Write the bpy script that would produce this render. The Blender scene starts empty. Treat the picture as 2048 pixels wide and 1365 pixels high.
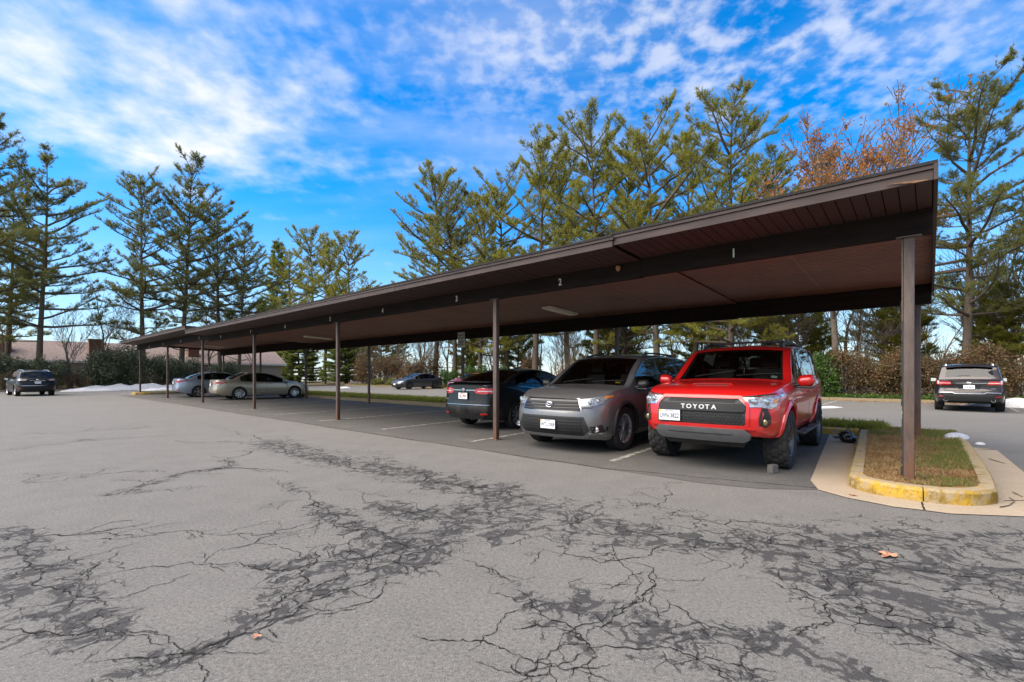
import bpy, bmesh, math, random
import numpy as np
from mathutils import Vector, Matrix

# ------------------------------------------------------------------ camera, sky, sun, exposure
SC = bpy.context.scene
COL = SC.collection
R = math.radians
CAM_H = 1.30          # camera height, m
FPX = 940.0           # focal length in pixels of the 2048 px wide photograph
HOR = 750.0           # horizon row of the photograph
cam_d = bpy.data.cameras.new("camera")
cam = bpy.data.objects.new("camera", cam_d)
COL.objects.link(cam)
cam.location = (0, 0, CAM_H)
cam.rotation_euler = (R(90), 0, 0)
cam_d.sensor_width = 36.0
cam_d.lens = FPX / 2048 * 36.0
cam_d.shift_y = (HOR - 682.5) / 2048
cam_d.clip_start = 0.05
cam_d.clip_end = 3000
SC.camera = cam

SUN_EL, SUN_AZ = 50.0, -108.0     # azimuth measured from +Y towards +X: the sun stands to the left, spread by thin cloud
w = bpy.data.worlds.new("World")
SC.world = w
w.use_nodes = True
NT = w.node_tree
for n in list(NT.nodes):
    NT.nodes.remove(n)
def wn(t, **k):
    n = NT.nodes.new(t)
    for a, b in k.items():
        setattr(n, a, b)
    return n
def wmath(op, a, b=None, clamp=False):
    n = wn('ShaderNodeMath', operation=op, use_clamp=clamp)
    for i, q in enumerate((a, b)):
        if q is None: continue
        if isinstance(q, (int, float)): n.inputs[i].default_value = q
        else: NT.links.new(q, n.inputs[i])
    return n.outputs[0]
sky = wn('ShaderNodeTexSky', sky_type='NISHITA')
sky.sun_disc = False
sky.sun_elevation = R(SUN_EL)
sky.sun_rotation = R(SUN_AZ)
sky.air_density = 1.0; sky.dust_density = 0.0; sky.ozone_density = 3.0
hs = wn('ShaderNodeHueSaturation')
hs.inputs['Saturation'].default_value = 1.48
hs.inputs['Hue'].default_value = 0.503
hs.inputs['Value'].default_value = 1.10
NT.links.new(sky.outputs[0], hs.inputs['Color'])
tc = wn('ShaderNodeTexCoord')
sx = wn('ShaderNodeSeparateXYZ')
NT.links.new(tc.outputs['Generated'], sx.inputs[0])
zc = wmath('MAXIMUM', sx.outputs[2], 0.0)
den = wmath('ADD', zc, 0.16)
cx = wmath('DIVIDE', sx.outputs[0], den)
cy = wmath('DIVIDE', sx.outputs[1], den)
cmb = wn('ShaderNodeCombineXYZ')
NT.links.new(cx, cmb.inputs[0]); NT.links.new(cy, cmb.inputs[1])
def wnoise(scale, detail, rough, dist, off, stretch=(1, 1, 1)):
    mp = wn('ShaderNodeMapping')
    mp.inputs['Location'].default_value = off
    mp.inputs['Scale'].default_value = stretch
    NT.links.new(cmb.outputs[0], mp.inputs[0])
    n = wn('ShaderNodeTexNoise')
    n.inputs['Scale'].default_value = scale; n.inputs['Detail'].default_value = detail
    n.inputs['Roughness'].default_value = rough; n.inputs['Distortion'].default_value = dist
    NT.links.new(mp.outputs[0], n.inputs['Vector'])
    return n.outputs[0]
def wramp(val, lo, hi):
    n = wn('ShaderNodeMapRange', interpolation_type='SMOOTHSTEP')
    n.inputs[1].default_value = lo; n.inputs[2].default_value = hi
    NT.links.new(val, n.inputs[0])
    return n.outputs[0]
def wgauss(x0, y0, rx, ry):
    """soft field of cloud centred on a place of the cloud layer"""
    dx = wmath('DIVIDE', wmath('SUBTRACT', cx, x0), rx); dy = wmath('DIVIDE', wmath('SUBTRACT', cy, y0), ry)
    return wmath('POWER', 2.718, wmath('MULTIPLY', wmath('ADD', wmath('MULTIPLY', dx, dx), wmath('MULTIPLY', dy, dy)), -1.0))
big = wnoise(0.55, 2.0, 0.5, 0.2, (3.1, 0.4, 0))            # where cloud fields lie
soft = wnoise(4.6, 6.0, 0.50, 0.0, (1.7, 5.2, 0))          # billowy cloud
puff = wnoise(16.0, 4.0, 0.52, 0.0, (0.3, 2.2, 0))         # small altocumulus puffs
wisp = wnoise(1.6, 5.0, 0.55, 0.2, (7.3, 1.1, 0), (0.7, 1.9, 1))
bank = wgauss(-1.08, 1.10, 0.50, 0.34)                       # the bright cumulus bank on the left
bank2 = wgauss(-0.85, 1.45, 0.55, 0.30)
alto = wgauss(0.48, 1.08, 0.75, 0.34)                        # the altocumulus field on the right
veil = wgauss(-0.10, 1.15, 1.5, 0.55)
behind = wramp(wmath('MULTIPLY', cy, -1.0), -0.5, 0.5)        # unseen cloud cover behind the camera, added for neutral fill light
f1 = wmath('ADD', wmath('ADD', bank, wmath('MULTIPLY', bank2, 0.7)), wmath('MULTIPLY', behind, wramp(big, 0.20, 0.55)), True)
c1 = wramp(wmath('ADD', wmath('MULTIPLY', f1, 0.62), wmath('ADD', wmath('MULTIPLY', soft, 1.55), wmath('MULTIPLY', puff, 0.35))), 1.08, 2.05)
c2 = wmath('MULTIPLY', wramp(wmath('ADD', puff, wmath('MULTIPLY', soft, 0.45)), 0.60, 0.92), wmath('ADD', alto, wmath('MULTIPLY', behind, 0.35), True))
c2 = wmath('MULTIPLY', c2, 0.50)
c3 = wmath('MULTIPLY', wramp(wisp, 0.36, 0.80), wmath('ADD', 0.08, wmath('MULTIPLY', veil, 0.26)))
cl = wmath('ADD', wmath('ADD', c1, c2), c3, True)
cl = wmath('MULTIPLY', cl, wramp(sx.outputs[2], 0.0, 0.14))
cl = wmath('MULTIPLY', cl, 0.95)
hz = wn('ShaderNodeMixRGB')                                  # pale blue air near the horizon
NT.links.new(wmath('MULTIPLY', wramp(sx.outputs[2], 0.34, 0.0), 0.72), hz.inputs[0])
NT.links.new(hs.outputs[0], hz.inputs[1])
hz.inputs[2].default_value = (1.75, 2.6, 3.7, 1)
mixc = wn('ShaderNodeMixRGB')
NT.links.new(cl, mixc.inputs[0])
NT.links.new(hz.outputs[0], mixc.inputs[1])
mixc.inputs[2].default_value = (4.5, 4.42, 4.35, 1)
bg = wn('ShaderNodeBackground')
bg.inputs['Strength'].default_value = 0.12
NT.links.new(mixc.outputs[0], bg.inputs[0])
wo = wn('ShaderNodeOutputWorld')
NT.links.new(bg.outputs[0], wo.inputs[0])

sun_d = bpy.data.lights.new("sun", 'SUN')
sun_d.energy = 4.4
sun_d.angle = R(75)
sun_d.color = (1.0, 0.89, 0.74)
sun = bpy.data.objects.new("sun", sun_d)
COL.objects.link(sun)
_d = Vector((math.sin(R(SUN_AZ)) * math.cos(R(SUN_EL)), math.cos(R(SUN_AZ)) * math.cos(R(SUN_EL)), math.sin(R(SUN_EL))))
sun.rotation_euler = _d.to_track_quat('Z', 'Y').to_euler()
sun.location = (-30, -10, 40)
SC.view_settings.view_transform = 'Standard'
SC.view_settings.look = 'None'
SC.view_settings.exposure = 1.10
SC.view_settings.gamma = 1.0
SC.view_settings.use_curve_mapping = False
SC.render.engine = 'CYCLES'
SC.cycles.use_denoising = True
SC.cycles.max_bounces = 5
SC.cycles.diffuse_bounces = 3
SC.cycles.glossy_bounces = 3
SC.cycles.transparent_max_bounces = 10
SC.cycles.use_adaptive_sampling = True
SC.cycles.adaptive_threshold = 0.02
SC.cycles.caustics_reflective = False
SC.cycles.caustics_refractive = False

# ------------------------------------------------------------------ helpers
RNG = random.Random(7)
def G(px, py, h=0.0):
    """ground point (at height h) seen at pixel px,py of the photograph"""
    k = (CAM_H - h) / (py - HOR)
    return Vector((k * (px - 1024), k * FPX, h))
_p = G(1818, 958, 0.15)
ORG = Vector((_p.x, _p.y, 0))                 # foot of the nearest carport post
U = Vector((-0.747, 0.6645, 0)).normalized()  # along the carport, away from the camera
V = Vector((U.y, -U.x, 0))                    # across it, towards the back
def ST(s, t, z=0.0):
    p = ORG + U * s + V * t
    return Vector((p.x, p.y, z))
def st_of(p):
    d = Vector((p.x, p.y, 0)) - ORG
    return d.dot(U), d.dot(V)
CP_ROT = math.atan2(-U.y, -U.x)               # local x = -s, local y = t

def tag(o, label=None, cat=None, group=None, kind=None):
    if label: o['label'] = label
    if cat: o['category'] = cat
    if group: o['group'] = group
    if kind: o['kind'] = kind
    return o
def empty(name, loc=(0, 0, 0), rz=0.0, parent=None):
    o = bpy.data.objects.new(name, None)
    o.empty_display_size = 0.2
    COL.objects.link(o)
    o.location = loc
    o.rotation_euler = (0, 0, rz)
    if parent: o.parent = parent
    return o
def link(name, me, mat=None, parent=None, loc=None, rot=None):
    o = bpy.data.objects.new(name, me)
    COL.objects.link(o)
    if mat is not None and not me.materials: me.materials.append(mat)
    if parent: o.parent = parent
    if loc is not None: o.location = loc
    if rot is not None: o.rotation_euler = rot
    return o
def mesh_np(name, verts, faces, smooth=False):
    me = bpy.data.meshes.new(name)
    me.from_pydata([tuple(v) for v in verts], [], faces)
    me.update()
    if smooth:
        me.polygons.foreach_set('use_smooth', [True] * len(me.polygons))
    return me
def mesh_tri(name, V_, F_, smooth=False):
    """fast mesh from numpy arrays, all faces with the same number of corners"""
    me = bpy.data.meshes.new(name)
    V_ = np.asarray(V_, dtype=np.float32); F_ = np.asarray(F_, dtype=np.int32)
    n, k = F_.shape
    me.vertices.add(len(V_)); me.vertices.foreach_set('co', V_.ravel())
    me.loops.add(n * k); me.loops.foreach_set('vertex_index', F_.ravel())
    me.polygons.add(n)
    me.polygons.foreach_set('loop_start', np.arange(0, n * k, k, dtype=np.int32))
    me.polygons.foreach_set('loop_total', np.full(n, k, dtype=np.int32))
    if smooth: me.polygons.foreach_set('use_smooth', np.ones(n, dtype=bool))
    me.update(calc_edges=True)
    return me

class MB:
    def __init__(s): s.v = []; s.f = []
    def add(s, vs, fs):
        b = len(s.v); s.v += [tuple(v) for v in vs]; s.f += [tuple(i + b for i in f) for f in fs]; return s
    def box(s, x0, x1, y0, y1, z0, z1, bev=0.0):
        if bev <= 0:
            vs = [(x, y, z) for z in (z0, z1) for y in (y0, y1) for x in (x0, x1)]
            return s.add(vs, [(0, 2, 3, 1), (4, 5, 7, 6), (0, 1, 5, 4), (2, 6, 7, 3), (0, 4, 6, 2), (1, 3, 7, 5)])
        bm = bmesh.new()
        bmesh.ops.create_cube(bm, size=1)
        for q in bm.verts:
            q.co = Vector(((x0 + x1) / 2 + q.co.x * (x1 - x0), (y0 + y1) / 2 + q.co.y * (y1 - y0), (z0 + z1) / 2 + q.co.z * (z1 - z0)))
        bmesh.ops.bevel(bm, geom=bm.edges[:], offset=bev, segments=2, profile=0.6, affect='EDGES')
        bm.verts.ensure_lookup_table()
        vs = [q.co.copy() for q in bm.verts]; fs = [[q.index for q in f.verts] for f in bm.faces]
        bm.free()
        return s.add(vs, fs)
    def hexa(s, a, b):
        """solid between two quads a (4 pts) and b (4 pts)"""
        return s.add(list(a) + list(b), [(3, 2, 1, 0), (4, 5, 6, 7), (0, 1, 5, 4), (1, 2, 6, 5), (2, 3, 7, 6), (3, 0, 4, 7)])
    def prism(s, poly, z0, z1):
        n = len(poly)
        vs = [(p[0], p[1], z0) for p in poly] + [(p[0], p[1], z1) for p in poly]
        fs = [tuple(range(n - 1, -1, -1)), tuple(range(n, 2 * n))] + [(i, (i + 1) % n, n + (i + 1) % n, n + i) for i in range(n)]
        return s.add(vs, fs)
    def tube(s, pts, rad, n=8, cap=True):
        pts = [Vector(p) for p in pts]
        if not isinstance(rad, (list, tuple)): rad = [rad] * len(pts)
        b = len(s.v); up = Vector((0.13, 0.21, 1)).normalized()
        for i, p in enumerate(pts):
            t = (pts[min(i + 1, len(pts) - 1)] - pts[max(i - 1, 0)]).normalized()
            a = t.cross(up)
            if a.length < 1e-3: a = t.cross(Vector((1, 0, 0)))
            a.normalize(); c = t.cross(a)
            for k in range(n):
                an = 2 * math.pi * k / n
                s.v.append(tuple(p + (a * math.cos(an) + c * math.sin(an)) * rad[i]))
        for i in range(len(pts) - 1):
            for k in range(n):
                k2 = (k + 1) % n
                s.f.append((b + i * n + k, b + i * n + k2, b + (i + 1) * n + k2, b + (i + 1) * n + k))
        if cap:
            s.f.append(tuple(b + k for k in range(n - 1, -1, -1)))
            s.f.append(tuple(b + (len(pts) - 1) * n + k for k in range(n)))
        return s
    def lathe(s, prof, n=32, axis='y', center=(0, 0, 0), close=False):
        """prof: (axial, radius) list revolved about the axis"""
        b = len(s.v); m = len(prof)
        for k in range(n):
            an = 2 * math.pi * k / n; ca, sa = math.cos(an), math.sin(an)
            for (ax, r) in prof:
                p = {'y': (r * ca, ax, r * sa), 'z': (r * ca, r * sa, ax), 'x': (ax, r * ca, r * sa)}[axis]
                s.v.append((p[0] + center[0], p[1] + center[1], p[2] + center[2]))
        mm = m if close else m - 1
        for k in range(n):
            k2 = (k + 1) % n
            for j in range(mm):
                j2 = (j + 1) % m
                s.f.append((b + k * m + j, b + k * m + j2, b + k2 * m + j2, b + k2 * m + j))
        return s
    def mesh(s, name, smooth=False, angle=None, fix=False):
        me = mesh_np(name, s.v, s.f, smooth)
        if fix:
            bm = bmesh.new(); bm.from_mesh(me)
            bmesh.ops.remove_doubles(bm, verts=bm.verts, dist=1e-5)
            bmesh.ops.recalc_face_normals(bm, faces=bm.faces); bm.to_mesh(me); bm.free()
        if smooth and angle: me.set_sharp_from_angle(angle=R(angle))
        return me
    def build(s, name, mat, parent=None, smooth=False, angle=None, loc=None, rot=None, fix=False):
        return link(name, s.mesh(name, smooth, angle, fix), mat, parent, loc, rot)

# ------------------------------------------------------------------ materials
class NB:
    """small node builder"""
    def __init__(s, name):
        s.m = bpy.data.materials.new(name); s.m.use_nodes = True
        s.t = s.m.node_tree
        s.b = s.t.nodes['Principled BSDF']; s.out = s.t.nodes['Material Output']
    def n(s, t, **k):
        q = s.t.nodes.new(t)
        for a, b in k.items(): setattr(q, a, b)
        return q
    def put(s, sock, val):
        if isinstance(val, (int, float)): sock.default_value = val
        elif isinstance(val, (tuple, list)):
            sock.default_value = tuple(val) + ((1,) if len(val) == 3 and sock.type == 'RGBA' else ())
        else: s.t.links.new(val, sock)
    def math(s, op, a, b=None, clamp=False):
        q = s.n('ShaderNodeMath', operation=op, use_clamp=clamp)
        s.put(q.inputs[0], a)
        if b is not None: s.put(q.inputs[1], b)
        return q.outputs[0]
    def coord(s, kind='Object', scale=None, loc=None):
        q = s.n('ShaderNodeTexCoord'); o = q.outputs[kind]
        if scale is not None or loc is not None:
            mp = s.n('ShaderNodeMapping')
            if scale is not None: mp.inputs['Scale'].default_value = scale
            if loc is not None: mp.inputs['Location'].default_value = loc
            s.t.links.new(o, mp.inputs[0]); o = mp.outputs[0]
        return o
    def pos(s):
        return s.n('ShaderNodeNewGeometry').outputs['Position']
    def noise(s, vec, scale, detail=4, rough=0.55, dist=0.0):
        q = s.n('ShaderNodeTexNoise'); s.put(q.inputs['Vector'], vec)
        for a, b in (('Scale', scale), ('Detail', detail), ('Roughness', rough), ('Distortion', dist)): q.inputs[a].default_value = b
        return q.outputs[0]
    def noise_col(s, vec, scale, detail=2):
        q = s.n('ShaderNodeTexNoise'); s.put(q.inputs['Vector'], vec)
        q.inputs['Scale'].default_value = scale; q.inputs['Detail'].default_value = detail
        return q.outputs[1]
    def voro(s, vec, scale, feature='F1', out=0, rnd=1.0):
        q = s.n('ShaderNodeTexVoronoi', feature=feature); s.put(q.inputs['Vector'], vec)
        q.inputs['Scale'].default_value = scale; q.inputs['Randomness'].default_value = rnd
        return q.outputs[out]
    def ramp(s, val, stops, interp='LINEAR'):
        q = s.n('ShaderNodeValToRGB'); s.put(q.inputs[0], val); e = q.color_ramp; e.interpolation = interp
        while len(e.elements) > 1: e.elements.remove(e.elements[-1])
        for i, (p, c) in enumerate(stops):
            el = e.elements[0] if i == 0 else e.elements.new(p)
            el.position = p; el.color = tuple(c) + (1,) if len(c) == 3 else c
        return q.outputs[0]
    def map(s, val, a, b, c=0.0, d=1.0, smooth=True):
        q = s.n('ShaderNodeMapRange'); q.interpolation_type = 'SMOOTHSTEP' if smooth else 'LINEAR'
        s.put(q.inputs[0], val)
        for i, x in ((1, a), (2, b), (3, c), (4, d)): q.inputs[i].default_value = x
        return q.outputs[0]
    def mix(s, fac, a, b, blend='MIX'):
        q = s.n('ShaderNodeMixRGB', blend_type=blend); s.put(q.inputs[0], fac); s.put(q.inputs[1], a); s.put(q.inputs[2], b)
        return q.outputs[0]
    def attr(s, name):
        q = s.n('ShaderNodeAttribute'); q.attribute_name = name; return q.outputs['Fac']
    def bump(s, h, strength=0.3, dist=0.01):
        q = s.n('ShaderNodeBump'); q.inputs['Strength'].default_value = strength; q.inputs['Distance'].default_value = dist
        s.put(q.inputs['Height'], h); s.put(s.b.inputs['Normal'], q.outputs[0])
    def set(s, **k):
        for a, b in k.items():
            nm = {'color': 'Base Color', 'rough': 'Roughness', 'metal': 'Metallic', 'coat': 'Coat Weight', 'coatr': 'Coat Roughness',
                  'spec': 'Specular IOR Level', 'emit': 'Emission Color', 'estr': 'Emission Strength'}[a]
            s.put(s.b.inputs[nm], b)
        return s.m
def simple(name, col, rough=0.5, metal=0.0, var=0.12, scale=6.0, coat=0.0, spec=0.5, bump=0.0):
    b = NB(name); c = b.coord('Object')
    nz = b.noise(c, scale, 5, 0.6)
    lo = tuple(max(0, x * (1 - var)) for x in col); hi = tuple(min(1, x * (1 + var)) for x in col)
    b.set(color=b.ramp(nz, [(0.3, lo), (0.7, hi)]), rough=rough, metal=metal, coat=coat, spec=spec)
    if bump: b.bump(b.noise(c, scale * 6, 4), bump, 0.004)
    return b.m
M = {}
def glass_mat(name, tint, rough=0.01, base=0.0):
    b = NB(name)
    tr = b.n('ShaderNodeBsdfTransparent'); tr.inputs[0].default_value = tint + (1,)
    gl = b.n('ShaderNodeBsdfGlossy'); gl.inputs['Roughness'].default_value = rough
    gl.inputs[0].default_value = (0.95, 0.97, 1, 1)
    fr = b.n('ShaderNodeFresnel'); fr.inputs[0].default_value = 1.52
    fac = b.math('MAXIMUM', fr.outputs[0], base)
    mx = b.n('ShaderNodeMixShader')
    b.t.links.new(fac, mx.inputs[0]); b.t.links.new(tr.outputs[0], mx.inputs[1]); b.t.links.new(gl.outputs[0], mx.inputs[2])
    b.t.links.new(mx.outputs[0], b.out.inputs[0])
    return b.m
M['windshield'] = glass_mat('windshield_glass', (0.50, 0.56, 0.54))
M['sideglass'] = glass_mat('side_glass', (0.34, 0.38, 0.37))
M['privacy'] = glass_mat('privacy_glass', (0.09, 0.10, 0.10))
def paint(name, col, metal=0.35, rough=0.32, flake=0.06, coat=0.85):
    b = NB(name); c = b.coord('Object')
    nz = b.noise(c, 900, 2)
    dust = b.noise(c, 3.0, 6, 0.65)
    colr = b.ramp(nz, [(0.35, tuple(x * (1 - flake) for x in col)), (0.65, tuple(min(1, x * (1 + flake)) for x in col))])
    sep = b.n('ShaderNodeSeparateXYZ'); b.put(sep.inputs[0], c)
    low = b.map(sep.outputs[2], 0.85, 0.25, 0.0, 0.35)
    fac = b.math('MULTIPLY', low, b.map(dust, 0.35, 0.75))
    colr = b.mix(fac, colr, (0.16, 0.145, 0.125))
    b.set(color=colr, metal=metal, rough=b.math('ADD', rough, b.math('MULTIPLY', fac, 0.4)), coat=coat, coatr=b.map(dust, 0.3, 0.8, 0.02, 0.09))
    return b.m
M['red'] = paint('red_paint', (0.56, 0.009, 0.009), 0.18, 0.32)
M['gunmetal'] = paint('grey_paint', (0.150, 0.150, 0.154), 0.5, 0.34)
M['blackp'] = paint('black_paint', (0.005, 0.005, 0.006), 0.0, 0.45, 0.06, 0.42)
M['blackp'].node_tree.nodes['Principled BSDF'].inputs['Specular IOR Level'].default_value = 0.2
M['gold'] = paint('champagne_paint', (0.40, 0.345, 0.26), 0.5, 0.36)
M['blue'] = paint('silver_blue_paint', (0.30, 0.35, 0.43), 0.5, 0.36)
M['dgrey'] = paint('dark_grey_paint', (0.055, 0.060, 0.070), 0.45, 0.34)
M['maroon'] = paint('dark_brown_paint', (0.017, 0.009, 0.010), 0.45, 0.34)
M['darkred'] = paint('dark_red_paint', (0.25, 0.02, 0.03), 0.3, 0.34)
M['blk'] = simple('black_plastic', (0.014, 0.014, 0.015), 0.5, 0, 0.2, 20)
M['blkgloss'] = simple('black_gloss', (0.008, 0.008, 0.009), 0.15, 0, 0.1, 8)
M['trimgrey'] = simple('grey_plastic', (0.017, 0.017, 0.018), 0.6, 0, 0.15, 14, 0, 0.3)
M['skid'] = simple('skid_plate_grey', (0.13, 0.13, 0.135), 0.45, 0.2, 0.12, 10)
M['chrome'] = simple('chrome', (0.55, 0.55, 0.57), 0.16, 1.0, 0.05, 5)
M['alloy'] = simple('alloy', (0.52, 0.52, 0.54), 0.3, 0.9, 0.08, 9)
M['dalloy'] = simple('dark_alloy', (0.10, 0.10, 0.105), 0.35, 0.8, 0.1, 9)
M['rubber'] = simple('tyre_rubber', (0.022, 0.021, 0.021), 0.85, 0, 0.3, 12, 0, 0.3)
M['interior'] = simple('interior_trim', (0.035, 0.035, 0.036), 0.8, 0, 0.15, 9)
M['tan'] = simple('tan_interior', (0.24, 0.21, 0.17), 0.8, 0, 0.1, 9)
M['lens'] = simple('lamp_lens_clear', (0.40, 0.41, 0.43), 0.16, 0.6, 0.55, 30, 1.0)
M['letter'] = simple('grille_letter_silver', (0.62, 0.62, 0.63), 0.45, 0.1, 0.05, 8)
M['foglens'] = simple('fog_lens', (0.20, 0.15, 0.07), 0.12, 0.3, 0.3, 30, 1.0)
M['lensdark'] = simple('lamp_bezel', (0.10, 0.10, 0.11), 0.2, 0.4, 0.3, 20, 1.0)
M['tail'] = simple('tail_lamp_red', (0.42, 0.006, 0.008), 0.12, 0, 0.35, 18, 1.0)
M['tailw'] = simple('tail_lamp_clear', (0.60, 0.52, 0.50), 0.12, 0.2, 0.2, 18, 1.0)
M['amber'] = simple('amber_lens', (0.55, 0.16, 0.02), 0.15, 0, 0.2, 18, 1.0)
M['plate'] = simple('plate_white', (0.70, 0.71, 0.72), 0.4, 0, 0.04, 10)
M['plateink'] = simple('plate_ink', (0.02, 0.03, 0.10), 0.5, 0, 0.1, 10)
M['platered'] = simple('plate_red_ink', (0.40, 0.03, 0.04), 0.5, 0, 0.1, 10)
M['yellowst'] = simple('plate_sticker', (0.75, 0.45, 0.03), 0.5, 0, 0.1, 10)
M['mirror'] = simple('mirror_glass', (0.75, 0.8, 0.8), 0.03, 1.0, 0.02, 4)
M['under'] = simple('underbody', (0.012, 0.012, 0.012), 0.9, 0, 0.3, 8)

_fontcache = {}
def text_geo(txt, size, ext=0.002, bold=0.0):
    """mesh data of a word, centred, in the XY plane"""
    cu = bpy.data.curves.new('lettering', 'FONT')
    cu.body = txt; cu.size = size; cu.align_x = 'CENTER'; cu.align_y = 'CENTER'; cu.extrude = ext; cu.offset = bold
    cu.resolution_u = 3
    ob = bpy.data.objects.new('lettering_tmp', cu)
    me = bpy.data.meshes.new_from_object(ob)
    bpy.data.objects.remove(ob); bpy.data.curves.remove(cu)
    return me
def text_obj(name, txt, size, mat, parent, mtx, ext=0.002, bold=0.0, sx=1.0):
    me = text_geo(txt, size, ext, bold)
    me.transform(mtx @ Matrix.Diagonal((sx, 1, 1, 1)))
    me.materials.clear(); me.materials.append(mat)
    return link(name, me, None, parent)
def frame_mtx(pos, right, up):
    """matrix whose x = right, y = up, z = right x up (towards the reader)"""
    r = Vector(right).normalized(); u_ = Vector(up).normalized(); n_ = r.cross(u_)
    m = Matrix((r, u_, n_)).transposed().to_4x4(); m.translation = Vector(pos); return m
def rep(root, loc, rz, parent=None):
    """copy a thing with its parts and sub-parts"""
    r = root.copy(); COL.objects.link(r); r.location = loc; r.rotation_euler = (0, 0, rz)
    for ch in root.children:
        c = ch.copy(); COL.objects.link(c); c.parent = r
        for g in ch.children:
            d = g.copy(); COL.objects.link(d); d.parent = c
    return r
# ------------------------------------------------------------------ ground
def s_at(px, t):
    r = (px - 1024) / FPX
    return (r * (ORG.y + V.y * t) - ORG.x - V.x * t) / (U.x - r * U.y)

# worn, cracked zones and cracks of the asphalt, traced on the ground
def A(pts): return [(x / 2, y / 2 + 780) for x, y in pts]
def B(pts): return [(x / 2 + 1024, y / 2 + 880) for x, y in pts]
WEAR = [  # (polyline in photo pixels, half width in m, strength)
 (A([(430, 1150), (640, 1105), (800, 1045), (980, 962), (1085, 900)]), .07, 1.0),
 (A([(1085, 900), (1180, 820), (1350, 760), (1560, 700), (1800, 630), (2048, 580)]), .22, .95),
 (A([(1300, 690), (1450, 670), (1600, 620), (1750, 560), (1900, 500), (2048, 430)]), .30, .95),
 (A([(0, 560), (60, 600), (110, 680), (190, 730), (240, 800), (330, 830)]), .16, 1.0),
 (A([(0, 800), (120, 830), (240, 870), (330, 900), (380, 960)]), .20, .95),
 (A([(0, 980), (120, 985), (250, 990), (340, 1010)]), .13, .9),
 (A([(250, 740), (330, 760), (340, 840), (380, 950)]), .12, .85),
 (A([(420, 1060), (520, 1070), (700, 1060)]), .10, .75),
 (A([(420, 420), (520, 400), (640, 370), (760, 330), (900, 312)]), .13, .85),
 (A([(470, 415), (600, 405), (760, 395)]), .12, .7),
 (A([(900, 285), (920, 305)]), .12, .9),
 (A([(1080, 210), (1180, 240), (1330, 280), (1500, 310), (1650, 340), (1800, 380), (2000, 405)]), .38, .95),
 (A([(1250, 250), (1450, 250), (1600, 300)]), .30, .6),
 (A([(1130, 380), (1240, 410)]), .14, .7),
 (A([(1260, 470), (1350, 510), (1450, 560), (1560, 605)]), .17, 1.0),
 (A([(1530, 465), (1640, 490), (1780, 510), (1880, 480), (1980, 410)]), .24, 1.0),
 (A([(1050, 700), (1080, 730), (1090, 780), (1085, 830)]), .10, .8),
 (B([(0, 240), (150, 280), (300, 330), (480, 370), (700, 400), (950, 416)]), .30, .95),
 (B([(0, 330), (150, 350), (300, 400), (420, 400)]), .30, .9),
 (B([(250, 260), (420, 260), (600, 285), (650, 310)]), .25, .7),
 (B([(0, 590), (100, 660), (240, 680), (400, 665), (500, 690)]), .11, .9),
 (B([(300, 640), (420, 740), (520, 800), (520, 850)]), .10, .9),
 (B([(500, 690), (600, 755), (800, 805), (1000, 800), (1100, 800), (1250, 880), (1420, 960)]), .13, 1.0),
 (B([(640, 840), (860, 930), (950, 965)]), .10, .85),
 (B([(100, 730), (240, 790), (300, 850)]), .09, .8),
 (B([(260, 570), (300, 610), (310, 640)]), .07, .7),
 (B([(950, 420), (1150, 430), (1350, 470), (1600, 520), (2048, 560)]), .45, 1.0),
 (B([(1250, 520), (1450, 600), (1700, 680), (2048, 760)]), .40, 1.0),
 (B([(1450, 690), (1700, 780), (1900, 860), (2048, 930)]), .28, 1.0),
 (B([(1250, 380), (1500, 400), (1800, 400), (2048, 410)]), .35, .9),
 (B([(1080, 340), (1300, 330), (1600, 330), (1900, 350), (2048, 370)]), .25, .55),
 (B([(1040, 540), (1140, 590), (1240, 640)]), .10, .7),
]
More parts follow.
